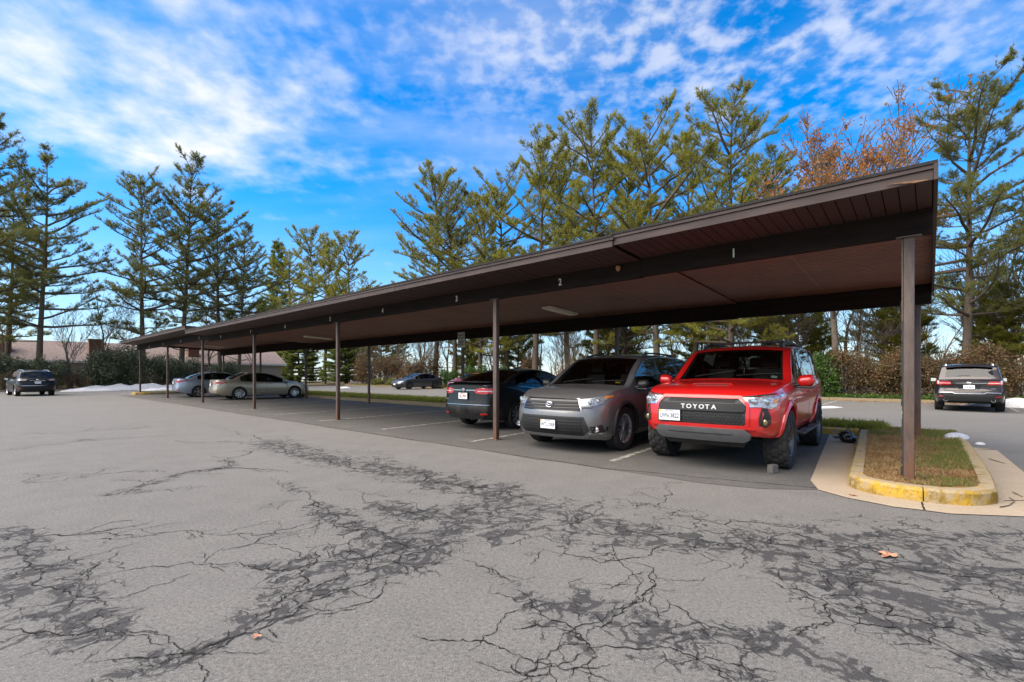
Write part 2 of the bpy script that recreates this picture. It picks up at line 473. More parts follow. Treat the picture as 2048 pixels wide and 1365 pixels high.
CRACK = [
 A([(480, 1120), (640, 1100), (760, 1060), (880, 1010), (980, 960), (1080, 905), (1110, 850), (1180, 810), (1290, 775), (1440, 740), (1560, 700), (1700, 650), (1850, 600), (2040, 560)]),
 A([(600, 1165), (760, 1080), (900, 1025), (1000, 975), (1100, 930), (1200, 870), (1330, 815), (1480, 770), (1640, 735), (1800, 670)]),
 A([(240, 800), (380, 755), (500, 725), (650, 708), (850, 698), (960, 690), (1000, 710), (1080, 720), (1190, 718), (1290, 690), (1440, 680), (1540, 620), (1700, 540)]),
 A([(0, 560), (60, 600), (110, 690), (180, 730), (230, 800), (330, 830), (400, 840), (540, 830)]),
 A([(100, 600), (250, 585), (420, 565), (550, 545), (620, 525)]),
 A([(310, 605), (480, 598), (640, 575), (870, 563)]),
 A([(830, 580), (1000, 575), (1100, 575), (1170, 555), (1250, 530), (1280, 520)]),
 A([(890, 648), (1000, 620), (1100, 580)]),
 A([(430, 420), (560, 385), (680, 350), (780, 325), (920, 310), (1050, 320), (1130, 325)]),
 A([(920, 310), (900, 285), (980, 260), (1020, 240)]),
 A([(0, 385), (240, 365), (430, 335), (600, 322), (680, 330)]),
 A([(0, 245), (120, 225), (340, 205), (560, 190), (800, 180)]),
 A([(700, 200), (860, 208), (1050, 210)]), A([(0, 180), (200, 176), (420, 160), (640, 150)]),
 A([(860, 150), (950, 175), (1050, 200), (1130, 235), (1250, 265), (1400, 290), (1560, 315), (1700, 360), (1850, 390), (2000, 400)]),
 A([(1080, 350), (1130, 380), (1230, 410), (1240, 440), (1270, 470), (1350, 510), (1450, 560), (1560, 600), (1680, 640)]),
 A([(1430, 395), (1450, 430), (1530, 465), (1640, 490), (1780, 510), (1900, 470), (1980, 400)]),
 A([(1540, 760), (1530, 810), (1480, 850), (1380, 880)]), A([(1650, 985), (1740, 1005), (1850, 1000), (1980, 1025), (2060, 1060)]),
 A([(1850, 680), (1950, 715), (2060, 770)]), A([(1070, 960), (1095, 975), (1110, 995)]), A([(0, 960), (120, 975), (260, 985), (380, 960), (470, 945)]),
 A([(1270, 640), (1280, 665), (1255, 700), (1200, 745), (1180, 800)]), A([(440, 1080), (600, 1075), (780, 1050)]),
 B([(0, 600), (80, 660), (250, 790), (310, 830), (300, 900), (230, 960)]),
 B([(300, 830), (450, 830), (640, 835), (760, 890), (860, 940), (900, 968)]),
 B([(565, 515), (575, 580), (520, 650), (470, 665), (400, 720), (300, 800)]),
 B([(1010, 500), (1080, 560), (1140, 600), (1240, 640), (1260, 690), (1200, 740), (1110, 780), (1090, 810)]),
 B([(1260, 690), (1380, 735), (1540, 750), (1700, 820), (1850, 900), (1930, 965)]),
 B([(0, 350), (130, 345), (260, 330), (400, 380), (560, 380), (720, 400), (900, 415), (1050, 430), (1240, 500)]),
 B([(430, 420), (410, 460), (450, 510), (520, 570)]), B([(100, 430), (250, 465), (350, 495), (440, 480), (520, 470), (560, 440), (700, 420)]),
 B([(600, 285), (740, 320), (850, 340), (1100, 350), (1200, 350)]), B([(990, 410), (1050, 385), (1110, 370), (1180, 390), (1290, 410)]),
 B([(0, 760), (100, 740), (200, 760), (290, 830)]), B([(610, 635), (700, 690), (740, 730), (850, 760)]), B([(0, 900), (40, 945), (150, 940)]),
 B([(950, 420), (1150, 430), (1350, 470), (1600, 520), (1850, 550), (2048, 570)]), B([(1250, 650), (1450, 690), (1700, 750), (2048, 800)]),
 B([(1380, 620), (1440, 560), (1600, 580), (1800, 600), (2048, 660)]), B([(1220, 520), (1280, 590)]), B([(260, 335), (320, 300), (370, 260)]),
 B([(540, 260), (590, 270), (610, 230), (630, 200)]),
]
def gpt(p):
    g = G(p[0], p[1]); return (g.x, g.y)
def axis_coords(lo, hi, flo, fhi, fine, grow):
    c = list(np.arange(flo, fhi + 1e-6, fine)); st = fine
    while c[-1] < hi: st *= grow; c.append(c[-1] + st)
    st = fine
    while c[0] > lo: st *= grow; c.insert(0, c[0] - st)
    return np.array(c)
def make_lot():
    xs = axis_coords(-90, 75, -9.5, 8.5, 0.075, 1.12); ys = axis_coords(-25, 90, 0.8, 14, 0.075, 1.12)
    X, Y = np.meshgrid(xs, ys); nx, ny = len(xs), len(ys)
    P = np.stack([X.ravel(), Y.ravel()], 1)
    rr = np.random.RandomState(3)
    Z = np.zeros(len(P))
    wear = np.zeros(len(P))
    near = (np.abs(P[:, 0] + 1) < 13) & (P[:, 1] > 0.5) & (P[:, 1] < 32)
    Q = P[near]; wq = np.zeros(len(Q))
    for poly, hw, st in WEAR:
        g = [gpt(p) for p in poly]
        for a, b in zip(g[:-1], g[1:]):
            a = np.array(a); b = np.array(b); ab = b - a
            t = np.clip(((Q - a) @ ab) / max(ab @ ab, 1e-9), 0, 1)
            d = np.linalg.norm(Q - (a + t[:, None] * ab), axis=1)
            wq = np.maximum(wq, st * np.clip(1.25 - d / (hw * 1.6), 0, 1))
    wear[near] = wq
    idx = np.arange(nx * ny).reshape(ny, nx)
    F = np.stack([idx[:-1, :-1], idx[:-1, 1:], idx[1:, 1:], idx[1:, :-1]], -1).reshape(-1, 4)
    me = mesh_tri('parking_lot', np.column_stack([P, Z]), F, True)
    at = me.attributes.new('wear', 'FLOAT', 'POINT'); at.data.foreach_set('value', wear.astype(np.float32))
    return me
def asphalt_mat(name, base, wear=True, dark=0.0):
    b = NB(name); p = b.pos()
    fine = b.noise(p, 170, 3, 0.7); ston = b.voro(p, 210, 'F1', 1); med = b.noise(p, 2.2, 6, 0.6); lar = b.noise(p, 0.35, 4, 0.55)
    g = b.ramp(fine, [(0.28, (base * .42,) * 3), (0.5, (base, base * .955, base * .875)), (0.74, (base * 1.7, base * 1.62, base * 1.48))])
    sp = b.n('ShaderNodeSeparateXYZ'); b.put(sp.inputs[0], ston)
    light = b.map(sp.outputs[0], 0.80, 0.97, 0.0, 0.42)
    g = b.mix(light, g, (base * 2.3, base * 2.12, base * 1.94))
    g = b.mix(b.map(med, 0.35, 0.72, 0.0, 0.30), g, (base * .62, base * .60, base * .58))
    g = b.mix(b.map(lar, 0.40, 0.68, 0.0, 0.25), g, (base * 1.28, base * 1.22, base * 1.15))
    crs = b.noise(p, 44, 5, 0.80)
    g = b.mix(b.map(crs, .50, .64, 0, .72), g, (base * .45, base * .43, base * .40)); g = b.mix(b.map(crs, .46, .34, 0, .60), g, (base * 1.6, base * 1.53, base * 1.40))
    height = b.math('ADD', fine, b.math('MULTIPLY', crs, .3))
    if not wear:                       # oil drips, tyre marks and dust of the bays
        oil = b.noise(p, 1.3, 7, 0.72); dst_ = b.noise(b.coord('Object', (.5, .5, 1)), 2.6, 7, 0.7)
        g = b.mix(b.map(oil, .56, .68, 0, .7), g, (base * .30,) * 3); g = b.mix(b.map(dst_, .54, .70, 0, .55), g, (base * 2.1, base * 1.95, base * 1.7))
    if wear:
        wr = b.attr('wear')
        dst = b.n('ShaderNodeVectorMath', operation='ADD')
        nc = b.n('ShaderNodeVectorMath', operation='SCALE'); b.put(nc.inputs[0], b.noise_col(p, 3.5, 4)); nc.inputs['Scale'].default_value = 0.42
        b.put(dst.inputs[0], p); b.put(dst.inputs[1], nc.outputs[0])
        dv = dst.outputs[0]
        n1 = b.noise(dv, 6.0, 9, 0.78)
        stain = b.map(b.math('ADD', wr, b.math('MULTIPLY', b.math('SUBTRACT', n1, 0.5), 2.9)), 0.45, 0.95)
        stain = b.math('MULTIPLY', stain, b.map(wr, 0.04, 0.3))
        e1 = b.voro(dv, 3.4, 'DISTANCE_TO_EDGE'); e2 = b.voro(dv, 11.0, 'DISTANCE_TO_EDGE')
        l1 = b.math('MULTIPLY', b.math('MULTIPLY', b.map(e1, 0.028, 0.004), b.map(b.noise(p, 1.7, 3), .42, .55)), b.map(b.math('ADD', wr, b.math('MULTIPLY', n1, 0.4)), 0.42, 0.72))
        l2 = b.math('MULTIPLY', b.math('MULTIPLY', b.map(e2, 0.07, 0.01), b.map(b.noise(p, 3.1, 3), .46, .6, 0, .8)), b.map(b.math('ADD', wr, b.math('MULTIPLY', n1, 0.5)), 0.72, 1.05))
        lines = b.math('MAXIMUM', l1, l2)
        e3 = b.voro(dv, 3.2, 'DISTANCE_TO_EDGE'); e4 = b.voro(dv, 8.5, 'DISTANCE_TO_EDGE')
        isle = b.math('MAXIMUM', b.map(e3, .09, .22), b.math('MULTIPLY', b.map(e4, .07, .20), .95))
        stain = b.math('MULTIPLY', stain, b.math('SUBTRACT', 1.0, b.math('MULTIPLY', isle, b.map(wr, 1.0, .35, .62, 1.0))))
        grit = b.noise(p, 60, 4, 0.75)
        stain = b.map(b.math('ADD', stain, b.math('MULTIPLY', b.math('SUBTRACT', grit, 0.5), 1.5)), 0.30, 0.72)
        stain = b.math('MULTIPLY', stain, b.map(wr, 0.03, 0.22))
        dk = b.mix(b.map(fine, 0.35, 0.7), (base * .19, base * .18, base * .18), (base * .52, base * .50, base * .49))
        g = b.mix(b.math('MULTIPLY', stain, 0.95), g, dk)
        g = b.mix(b.math('MULTIPLY', lines, 0.85), g, (base * .12,) * 3)
        height = b.math('SUBTRACT', height, b.math('MULTIPLY', lines, 1.6))
    b.set(color=g, rough=0.88, spec=0.25)
    b.bump(height, 0.75, 0.006)
    return b.m
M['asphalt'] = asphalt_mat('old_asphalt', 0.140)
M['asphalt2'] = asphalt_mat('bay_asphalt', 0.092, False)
lot = link('parking_lot', make_lot(), M['asphalt'])
tag(lot, 'old cracked grey asphalt of the parking lot', kind='structure')

def ribbon(pts, wid, z, jag=0.03, seed=0, taper=True):
    rr = random.Random(seed); P = []
    for a, b in zip(pts[:-1], pts[1:]):
        L = math.hypot(b[0] - a[0], b[1] - a[1]); n = max(2, int(L / 0.05))
        n = min(n, 60)
        for i in range(n):
            P.append((a[0] + (b[0] - a[0]) * i / n, a[1] + (b[1] - a[1]) * i / n, L))
    P.append((pts[-1][0], pts[-1][1], 0.1))
    m = MB(); L_, R_ = [], []; ox = oy = 0.0
    for i, (x, y, L) in enumerate(P):
        ox = ox * 0.75 + rr.uniform(-jag, jag); oy = oy * 0.75 + rr.uniform(-jag, jag)
        q = P[min(i + 1, len(P) - 1)]; q0 = P[max(i - 1, 0)]
        d = Vector((q[0] - q0[0], q[1] - q0[1])); d = d.normalized() if d.length > 1e-6 else Vector((1, 0))
        nn = Vector((-d.y, d.x)); f = i / (len(P) - 1)
        ww = wid * rr.uniform(0.35, 1.5) * (min(1, 6 * f, 6 * (1 - f)) if taper else 1) + 0.001
        L_.append((x + ox + nn.x * ww, y + oy + nn.y * ww, z)); R_.append((x + ox - nn.x * ww, y + oy - nn.y * ww, z))
    n = len(L_)
    m.add(L_ + R_, [(n + i, n + i + 1, i + 1, i) for i in range(n - 1)])
    return m
M['crackdark'] = simple('crack_dirt', (0.016, 0.015, 0.014), 0.95, 0, 0.4, 40, 0, 0.2)
def jagged(pts, rr, amp):
    """midpoint displacement of a polyline"""
    for it in range(4):
        out = [pts[0]]
        for a, b in zip(pts[:-1], pts[1:]):
            L = math.hypot(b[0] - a[0], b[1] - a[1])
            if L > .025:
                k = rr.gauss(0, amp) * L; out.append(((a[0] + b[0]) / 2 - (b[1] - a[1]) / L * k, (a[1] + b[1]) / 2 + (b[0] - a[0]) / L * k))
            out.append(b)
        pts = out
    return pts
def crack_strip(m, pts, wid, rr, z):
    n = len(pts); L_, R_ = [], []
    for i, p in enumerate(pts):
        q, q0 = pts[min(i + 1, n - 1)], pts[max(i - 1, 0)]; d = Vector((q[0] - q0[0], q[1] - q0[1])); d = d.normalized() if d.length > 1e-6 else Vector((1, 0)); f = i / (n - 1)
        w_ = wid * rr.uniform(.15, 1.6) * min(1, .15 + 5 * f, .15 + 5 * (1 - f)) + .0006; L_.append((p[0] - d.y * w_, p[1] + d.x * w_, z)); R_.append((p[0] + d.y * w_, p[1] - d.x * w_, z))
    m.add(L_ + R_, [(n + i, n + i + 1, i + 1, i) for i in range(n - 1)])
for i, c in enumerate(CRACK):
    rr = random.Random(100 + i); g = [gpt(p) for p in c]; dist = min(math.hypot(q[0], q[1]) for q in g); k = 1.0 if dist < 5 else 1.9
    m = MB(); main = jagged(g, rr, .13); crack_strip(m, main, .0030 * k, rr, .0036)
    def branch(p, d, L, wid, lev):
        q = [p]
        for z in range(4):
            a = rr.gauss(0, .35); d = (d[0] * math.cos(a) - d[1] * math.sin(a), d[0] * math.sin(a) + d[1] * math.cos(a)); q.append((q[-1][0] + d[0] * L / 4, q[-1][1] + d[1] * L / 4))
        j = jagged(q, rr, .16); crack_strip(m, j, wid, rr, .0036)
        if lev < 2:
            for z in range(rr.choice((0, 1, 2))): b = j[rr.randrange(len(j))]; a = rr.choice((-1, 1)) * rr.uniform(.5, 1.2); branch(b, (d[0] * math.cos(a) - d[1] * math.sin(a), d[0] * math.sin(a) + d[1] * math.cos(a)), L * rr.uniform(.35, .7), wid * .7, lev + 1)
    tot = sum(math.dist(a, b) for a, b in zip(g[:-1], g[1:]))
    for z in range(min(14, int(tot / (.30 * k)))):
        i0 = rr.randrange(1, len(main) - 1); a, b = main[i0 - 1], main[i0 + 1]; L = math.dist(a, b) + 1e-6; d = ((b[0] - a[0]) / L, (b[1] - a[1]) / L); an = rr.choice((-1, 1)) * rr.uniform(.4, 1.3)
        branch(main[i0], (d[0] * math.cos(an) - d[1] * math.sin(an), d[0] * math.sin(an) + d[1] * math.cos(an)), rr.uniform(.12, .6) * (1 + (k - 1) * .6), .0019 * k, 0)
    m.build('crack', M['crackdark'], lot)

# newer asphalt of the parking bays, with the painted bay lines
def stpoly(pts, z): return [ST(s, t, z) for s, t in pts]
m = MB()
edge = []
rr = random.Random(5)
for i in range(60):
    s = 0.62 + 37.38 * i / 59
    edge.append((s, -1.12 + rr.uniform(-.05, .05) + max(0, 1.9 - s) ** 2 * .42))
P0 = stpoly(edge, 0.004) + stpoly([(38.0, 5.44)], 0.004) + stpoly([(1.44, 5.44)], 0.004)
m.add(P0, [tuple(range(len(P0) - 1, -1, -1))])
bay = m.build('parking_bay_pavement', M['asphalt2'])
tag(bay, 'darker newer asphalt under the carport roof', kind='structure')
ribbon([tuple(ST(*edge[0])[:2])] + [tuple(ST(*e)[:2]) for e in edge[4::5]], 0.005, 0.0075, 0.01, 99, False).build('pavement_seam', M['crackdark'], bay)
b_ = NB('line_paint'); p_ = b_.pos(); nz = b_.noise(p_, 9, 7, 0.75); fz = b_.noise(p_, 150, 3, 0.7)
fac = b_.map(b_.math('ADD', nz, b_.math('MULTIPLY', fz, 0.35)), 0.52, 0.78)
b_.set(color=b_.mix(fac, (0.50, 0.48, 0.40), (0.11, 0.105, 0.10)), rough=0.8); M['line'] = b_.m
def line(p, q, wid, z, name='painted_line', parent=None):
    d = Vector((q.x - p.x, q.y - p.y, 0)).normalized(); n_ = Vector((-d.y, d.x, 0)) * wid / 2
    mm = MB(); mm.add([p - n_ + Vector((0, 0, z)), p + n_ + Vector((0, 0, z)), q + n_ + Vector((0, 0, z)), q - n_ + Vector((0, 0, z))], [(3, 2, 1, 0)])
    return mm.build(name, M['line'], parent)
for k in range(1, 12):
    s0 = 0.32 + 3.07 * k
    line(ST(s0, -0.55), ST(s0 + 0.40, 5.2), 0.10, 0.008, 'painted_line', bay)
# lines of the far stalls
for k in range(-3, 15):
    line(ST(0.4 + k * 2.9, 17.3), ST(0.4 + k * 2.9, 21.9), 0.10, 0.006, 'painted_line', lot)
for k in range(-4, 6):
    line(ST(46.2, -2.0 + k * 2.9), ST(51.2, -2.0 + k * 2.9), 0.10, 0.006, 'painted_line', lot)

# ------------------------------------------------------------------ median island with kerbs, gutter pan
OUTL = [(.945, 5.45), (.55, -.10), (.47, -.27), (.30, -.40), (.08, -.465), (-.15, -.47), (-.42, -.39), (-.62, -.20), (-.74, .12),
        (-.70, 4.5), (-.58, 5.5), (-.30, 6.1), (.15, 6.45), (.7, 6.65), (5, 7.2), (12, 7.7), (38.2, 7.7), (39.0, 7.2), (39.3, 6.0), (39.4, 0.2), (39.15, -.25), (38.6, -.45), (38.1, -.3), (37.95, .1), (37.9, 5.45)]
def chaikin(pts, i0, i1, it=2):
    """rounds the corners of part of an outline"""
    seg = pts[i0:i1 + 1]
    for _ in range(it):
        out = [seg[0]]
        for a, b in zip(seg[:-1], seg[1:]): out += [(a[0] * .75 + b[0] * .25, a[1] * .75 + b[1] * .25), (a[0] * .25 + b[0] * .75, a[1] * .25 + b[1] * .75)]
        seg = out + [seg[-1]]
    return pts[:i0] + seg + pts[i1 + 1:]
_n0 = len(OUTL); OUTL = chaikin(OUTL, 1, 9); FR1 = 9 + len(OUTL) - _n0
def inset(P, d):
    n = len(P); out = []; o = orient(P)
    for i in range(n):
        d1 = (P[i] - P[i - 1]).normalized(); d2 = (P[(i + 1) % n] - P[i]).normalized(); n1 = Vector((-d1.y, d1.x, 0)) * o; n2 = Vector((-d2.y, d2.x, 0)) * o; nn = (n1 + n2).normalized(); out.append(P[i] + nn * (d / max(.5, nn.dot(n1))))
    return out
def orient(pts):
    a = sum(p.x * q.y - q.x * p.y for p, q in zip(pts, pts[1:] + pts[:1])); return 1 if a > 0 else -1
def concrete_mat(name, c1, c2, paint=None, thr=(0.45, 0.6)):
    b = NB(name); p = b.pos()
    n1 = b.noise(p, 3.0, 7, 0.65); n2 = b.noise(p, 45, 4, 0.6); n3 = b.noise(p, 9, 8, 0.72)
    col = b.mix(n1, c1, c2); col = b.mix(b.map(n2, 0.4, 0.75, 0, 0.35), col, tuple(x * 0.55 for x in c1))
    if paint:
        mossy = b.mix(b.map(n1, 0.38, 0.62), paint, tuple(x * .42 for x in paint)); mossy = b.mix(b.map(n2, .45, .7, 0, .6), mossy, tuple(x * .3 for x in paint))
        gn = b.n('ShaderNodeNewGeometry'); sz = b.n('ShaderNodeSeparateXYZ'); b.put(sz.inputs[0], gn.outputs['Normal'])
        worn = b.math('ADD', b.map(n3, thr[0], thr[1]), b.math('MULTIPLY', b.map(sz.outputs[2], .5, .9), b.map(n3, .32, .55)), True)   # tread wears the paint off the top
        col = b.mix(worn, mossy, col)
    b.set(color=col, rough=0.9, spec=0.25); b.bump(n2, 0.4, 0.004)
    return b.m
M['concrete'] = concrete_mat('old_concrete', (0.30, 0.235, 0.165), (0.40, 0.325, 0.235))
M['kerbplain'] = concrete_mat('kerb_concrete', (0.26, 0.20, 0.13), (0.36, 0.29, 0.19), (0.40, 0.28, 0.05), (0.46, 0.64))
M['kerbyellow'] = concrete_mat('kerb_yellow_paint', (0.30, 0.24, 0.14), (0.36, 0.28, 0.18), (0.46, 0.28, 0.03), (0.42, 0.62))
M['kerbfar'] = concrete_mat('far_kerb_concrete', (0.20, 0.15, 0.09), (0.30, 0.24, 0.15))
def kerb_run(pts, closed, wid, h, mat_fn, parent, step=2.4, name='kerb_stone', inward=1):
    """kerb stones along a polyline (world xy), each a solid of its own with an open joint"""
    P = [Vector((p[0], p[1], 0)) for p in pts]
    if closed: P = P + [P[0]]
    n = len(P); off = []
    for i in range(n):
        a = P[i - 1] if i > 0 else (P[-2] if closed else P[0]); c = P[i + 1] if i < n - 1 else (P[1] if closed else P[-1])
        d1 = (P[i] - a); d2 = (c - P[i])
        d1 = d1.normalized() if d1.length > 1e-6 else d2.normalized(); d2 = d2.normalized() if d2.length > 1e-6 else d1
        n1 = Vector((-d1.y, d1.x, 0)) * inward; n2 = Vector((-d2.y, d2.x, 0)) * inward; nn = (n1 + n2)
        nn = nn.normalized() if nn.length > 1e-6 else n1
        off.append(nn / max(0.5, nn.dot(n1)))
    # walk
    seg = []; cur = [(P[0], off[0])]; acc = 0.0
    for i in range(n - 1):
        L = (P[i + 1] - P[i]).length; pos = 0.0
        while acc + (L - pos) >= step:
            pos += step - acc; f = pos / L
            q = (P[i].lerp(P[i + 1], f), (off[i].lerp(off[i + 1], f)).normalized() if f < 1 else off[i + 1])
            cur.append(q); seg.append(cur); cur = [q]; acc = 0.0
        acc += L - pos
        if L - pos > 1e-4: cur.append((P[i + 1], off[i + 1]))
    if len(cur) > 1: seg.append(cur)
    for cur in seg:
        mm = MB(); ring = []
        for k, (p, o) in enumerate(cur):
            if k == 0 and len(cur) > 1: p = p + (cur[1][0] - p).normalized() * 0.006
            if k == len(cur) - 1: p = p + (cur[k - 1][0] - p).normalized() * 0.006
            prof = [(0, -0.03), (0.012, h - 0.03), (0.035, h), (wid, h + 0.002), (wid, -0.03)]
            ring.append([p + o * a + Vector((0, 0, z)) for a, z in prof])
        k5 = 5
        vs = [q for r_ in ring for q in r_]
        fs = []
        for i in range(len(ring) - 1):
            for j in range(k5):
                j2 = (j + 1) % k5
                fs.append((i * k5 + j, i * k5 + j2, (i + 1) * k5 + j2, (i + 1) * k5 + j))
        fs.append(tuple(range(k5))); e = (len(ring) - 1) * k5; fs.append(tuple(e + q for q in range(k5 - 1, -1, -1)))
        mm.add(vs, fs); c = cur[len(cur) // 2][0]
        mm.build(name, mat_fn(c), parent, fix=True)
def soil_mat(name, soil, grass, bias):
    b = NB(name); p = b.pos()
    n1 = b.noise(p, 1.6, 5, 0.6); n2 = b.noise(p, 30, 5, 0.7)
    col = b.mix(b.map(n1, bias - .1, bias + .12), soil, grass); col = b.mix(b.map(n2, .35, .75, 0, .6), col, tuple(x * .45 for x in soil))
    b.set(color=col, rough=0.95, spec=0.2); b.bump(n2, 0.8, 0.02); return b.m
M['soil'] = soil_mat('island_soil', (0.30, 0.135, 0.060), (0.20, 0.16, 0.05), 0.56)
mm = MB()
inner = inset([ST(s, t, 0.138) for s, t in OUTL], .10)
mm.add(inner, [tuple(range(len(inner)))])
me = mm.mesh('median_soil', fix=True)
bm = bmesh.new(); bm.from_mesh(me); bmesh.ops.triangulate(bm, faces=bm.faces)
bmesh.ops.recalc_face_normals(bm, faces=bm.faces)
if bm.faces[:] and sum(f.normal.z for f in bm.faces) < 0: bmesh.ops.reverse_faces(bm, faces=bm.faces)
bm.to_mesh(me); bm.free()
median = link('median_soil', me, M['soil']); tag(median, 'soil of the grass island along the back of the carport', kind='structure')
def kmat(c):
    s, t = st_of(c)
    if (s < 0.62 and t < 0.05 and s > -1) or (s > 37.8 and t < 0.4): return M['kerbyellow']
    if s < 1.2: return M['kerbplain']
    return M['kerbfar']
_o = [ST(s, t) for s, t in OUTL]
kerb_run(_o[:2], False, 0.15, 0.15, kmat, median, 2.7, inward=orient(_o))
_h = (1 + FR1) // 2
kerb_run(_o[1:_h + 1], False, 0.15, 0.15, lambda c: M['kerbyellow'], median, 9, inward=orient(_o))
kerb_run(_o[_h:FR1], False, 0.15, 0.15, lambda c: M['kerbyellow'], median, 9, inward=orient(_o))
kerb_run(_o[FR1 - 1:FR1 + 5], False, 0.15, 0.15, kmat, median, 2.4, inward=orient(_o))
kerb_run(_o[FR1 + 4:] + _o[:1], False, 0.15, 0.15, kmat, median, 3.0, inward=orient(_o))
# gutter pan of the near island
pan_px = [(1621, 962), (1637, 981), (1694, 997), (1786, 1015), (1847, 1022), (1900, 1029), (2048, 1035)]
pan = [ST(1.46, 5.43, 0.008)] + [G(x, y) + Vector((0, 0, 0.008)) for x, y in pan_px] + [Vector((7.4, 4.35, .008)), Vector((7.6, 6.6, .008))] + \
      [G(2048, 946) + Vector((0, 0, .008)), G(1994, 902) + Vector((0, 0, .008)), G(1950, 899) + Vector((0, 0, .008)), ST(-1.0, 4.9, .008), ST(-.6, 4.9, .008), ST(-.6, .3, .008), ST(.3, -.2, .008), ST(.85, 5.43, .008)]
mm = MB(); mm.add(pan, [tuple(range(len(pan)))])
me = mm.mesh('gutter_pan')
bm = bmesh.new(); bm.from_mesh(me); bmesh.ops.triangulate(bm, faces=bm.faces)
for f in bm.faces:
    if f.normal.z < 0: f.normal_flip()
bm.to_mesh(me); bm.free()
pano = link('gutter_pan', me, M['concrete']); tag(pano, 'tan concrete gutter pan round the near island', kind='structure')
for q in ([ST(1.36, 4.1), ST(.86, 4.1)], [ST(-.11, -.47), G(1848, 1022)], [ST(-.74, .15), Vector((6.4, 4.9, 0))]):
    ribbon([(q[0].x, q[0].y), (q[1].x, q[1].y)], 0.007, 0.0115, 0.004, 4, False).build('pan_joint', M['crackdark'], pano)

# terrain beyond the lot: back verge (t > 22.3) and left verge (s > 52.3)
def litter_mat():
    b = NB('leaf_litter'); p = b.pos()
    n1 = b.noise(p, 0.25, 5, 0.6); n2 = b.noise(p, 9, 6, 0.75); n3 = b.noise(p, 1.3, 5, .6)
    c = b.mix(b.map(n1, .45, .6), (0.11, 0.075, 0.042), (0.10, 0.105, 0.035)); c = b.mix(b.map(n2, .4, .7), c, (0.19, 0.125, 0.07)); c = b.mix(b.map(n3, .5, .75, 0, .7), c, (0.055, 0.045, 0.025))
    b.set(color=c, rough=0.95, spec=0.2); b.bump(n2, 0.9, 0.04); return b.m
M['litter'] = litter_mat()
def verge(ss, ts, zf, name, label):
    n, k = len(ss), len(ts); vs = []
    for s in ss:
        for t in ts: vs.append(ST(s, t, zf(s, t)))
    fs = [(i * k + j, (i + 1) * k + j, (i + 1) * k + j + 1, i * k + j + 1) for i in range(n - 1) for j in range(k - 1)]
    mb = MB(); mb.add(vs, fs); me = mb.mesh(name, True)
    if me.polygons[0].normal.z < 0: me.flip_normals()
    return tag(link(name, me, M['litter']), label, kind='structure')
def zback(s, t):
    d = max(0, t - 30)
    return 0.12 + (0.12 * math.sin(s * .3) * math.sin(t * .5) if t > 23.5 else 0) - min(8.0, 0.09 * d)
verge([-700, -200] + list(np.arange(-60, 70.1, 2.5)) + [200, 700], [22.3, 23, 24, 25.5, 27, 29, 31, 34, 38, 45, 60, 90, 150, 400, 1200], zback, 'ground', 'leaf-strewn ground under the trees behind the back kerb')
verge([52.3, 53, 55, 58, 62, 70, 90, 150, 400, 1200], list(np.arange(-60, 22.4, 2.45)) , lambda s, t: 0.121 + (0.02 * (s - 54) if 54 < s < 75 else (0.42 if s >= 75 else 0)), 'ground', 'ground in front of the brick house beyond the left kerb')
kb = tag(empty('back_kerb', ST(0, 22.15)), 'long low concrete kerb along the back edge of the lot', 'kerb')
kbm = kb
def kerb_thing(p, q, n, parent, mat):
    d = (q - p); L = d.length; mb = None
    for i in range(n):
        a = p + d * (i / n) + d.normalized() * 0.008; c = p + d * ((i + 1) / n) - d.normalized() * 0.008
        nrm = Vector((-d.y, d.x, 0)).normalized() * 0.16
        mb = MB(); z = Vector((0, 0, .145)); lo = Vector((0, 0, -.03))
        mb.hexa([a + lo, c + lo, c + nrm + lo, a + nrm + lo], [a + z, c + z, c + nrm + z, a + nrm + z])
        o = mb.build('kerb_stone', mat, None, fix=True)
        o.parent = parent; o.matrix_parent_inverse = Matrix.Translation(parent.location).inverted()
kerb_thing(ST(-22, 22.15), ST(52.2, 22.15), 26, kb, M['kerbfar'])
kl = tag(empty('left_kerb', ST(52.15, 0)), 'long low concrete kerb in front of the brick house', 'kerb')
kerb_thing(ST(52.15, -32), ST(52.15, 22.1), 19, kl, M['kerbfar'])

# ------------------------------------------------------------------ carport
def wood_mat(name, col, streak=(1, 1, 1), peel=None, rough=0.7, var=0.35):
    b = NB(name); p = b.coord('Object', streak)
    n1 = b.noise(p, 3.0, 6, 0.6); n2 = b.noise(p, 24, 5, 0.7)
    c = b.ramp(n1, [(0.3, tuple(x * (1 - var) for x in col)), (0.7, tuple(x * (1 + var) for x in col))])
    c = b.mix(b.map(n2, .5, .8, 0, .4), c, tuple(x * 0.4 for x in col))
    if peel:
        n3 = b.noise(b.coord('Object', (.9, .9, 2.4)), 1.1, 9, 0.75)
        c = b.mix(b.map(n3, .70, .73), c, peel)
    b.set(color=c, rough=rough, spec=0.35); b.bump(n2, 0.25, 0.004); return b.m
M['fascia'] = wood_mat('fascia_brown_paint', (0.052, 0.036, 0.033), (.6, 4, 4), (0.13, 0.105, 0.095))
M['beam'] = wood_mat('beam_dark_paint', (0.017, 0.0115, 0.0095), (.6, 4, 4), (0.045, 0.035, 0.03), 0.85)
M['beam'].node_tree.nodes['Principled BSDF'].inputs['Specular IOR Level'].default_value = 0.12
M['soffit'] = simple('soffit_brown', (0.042, 0.021, 0.018), 0.6, 0, 0.2, 2.0)
M['ceiling'] = simple('ceiling_brown', (0.21, 0.086, 0.054), 0.6, 0, 0.18, 1.2)
M['shingle'] = simple('roof_shingle', (0.022, 0.020, 0.019), 0.9, 0, 0.5, 40, 0, .3, .5)
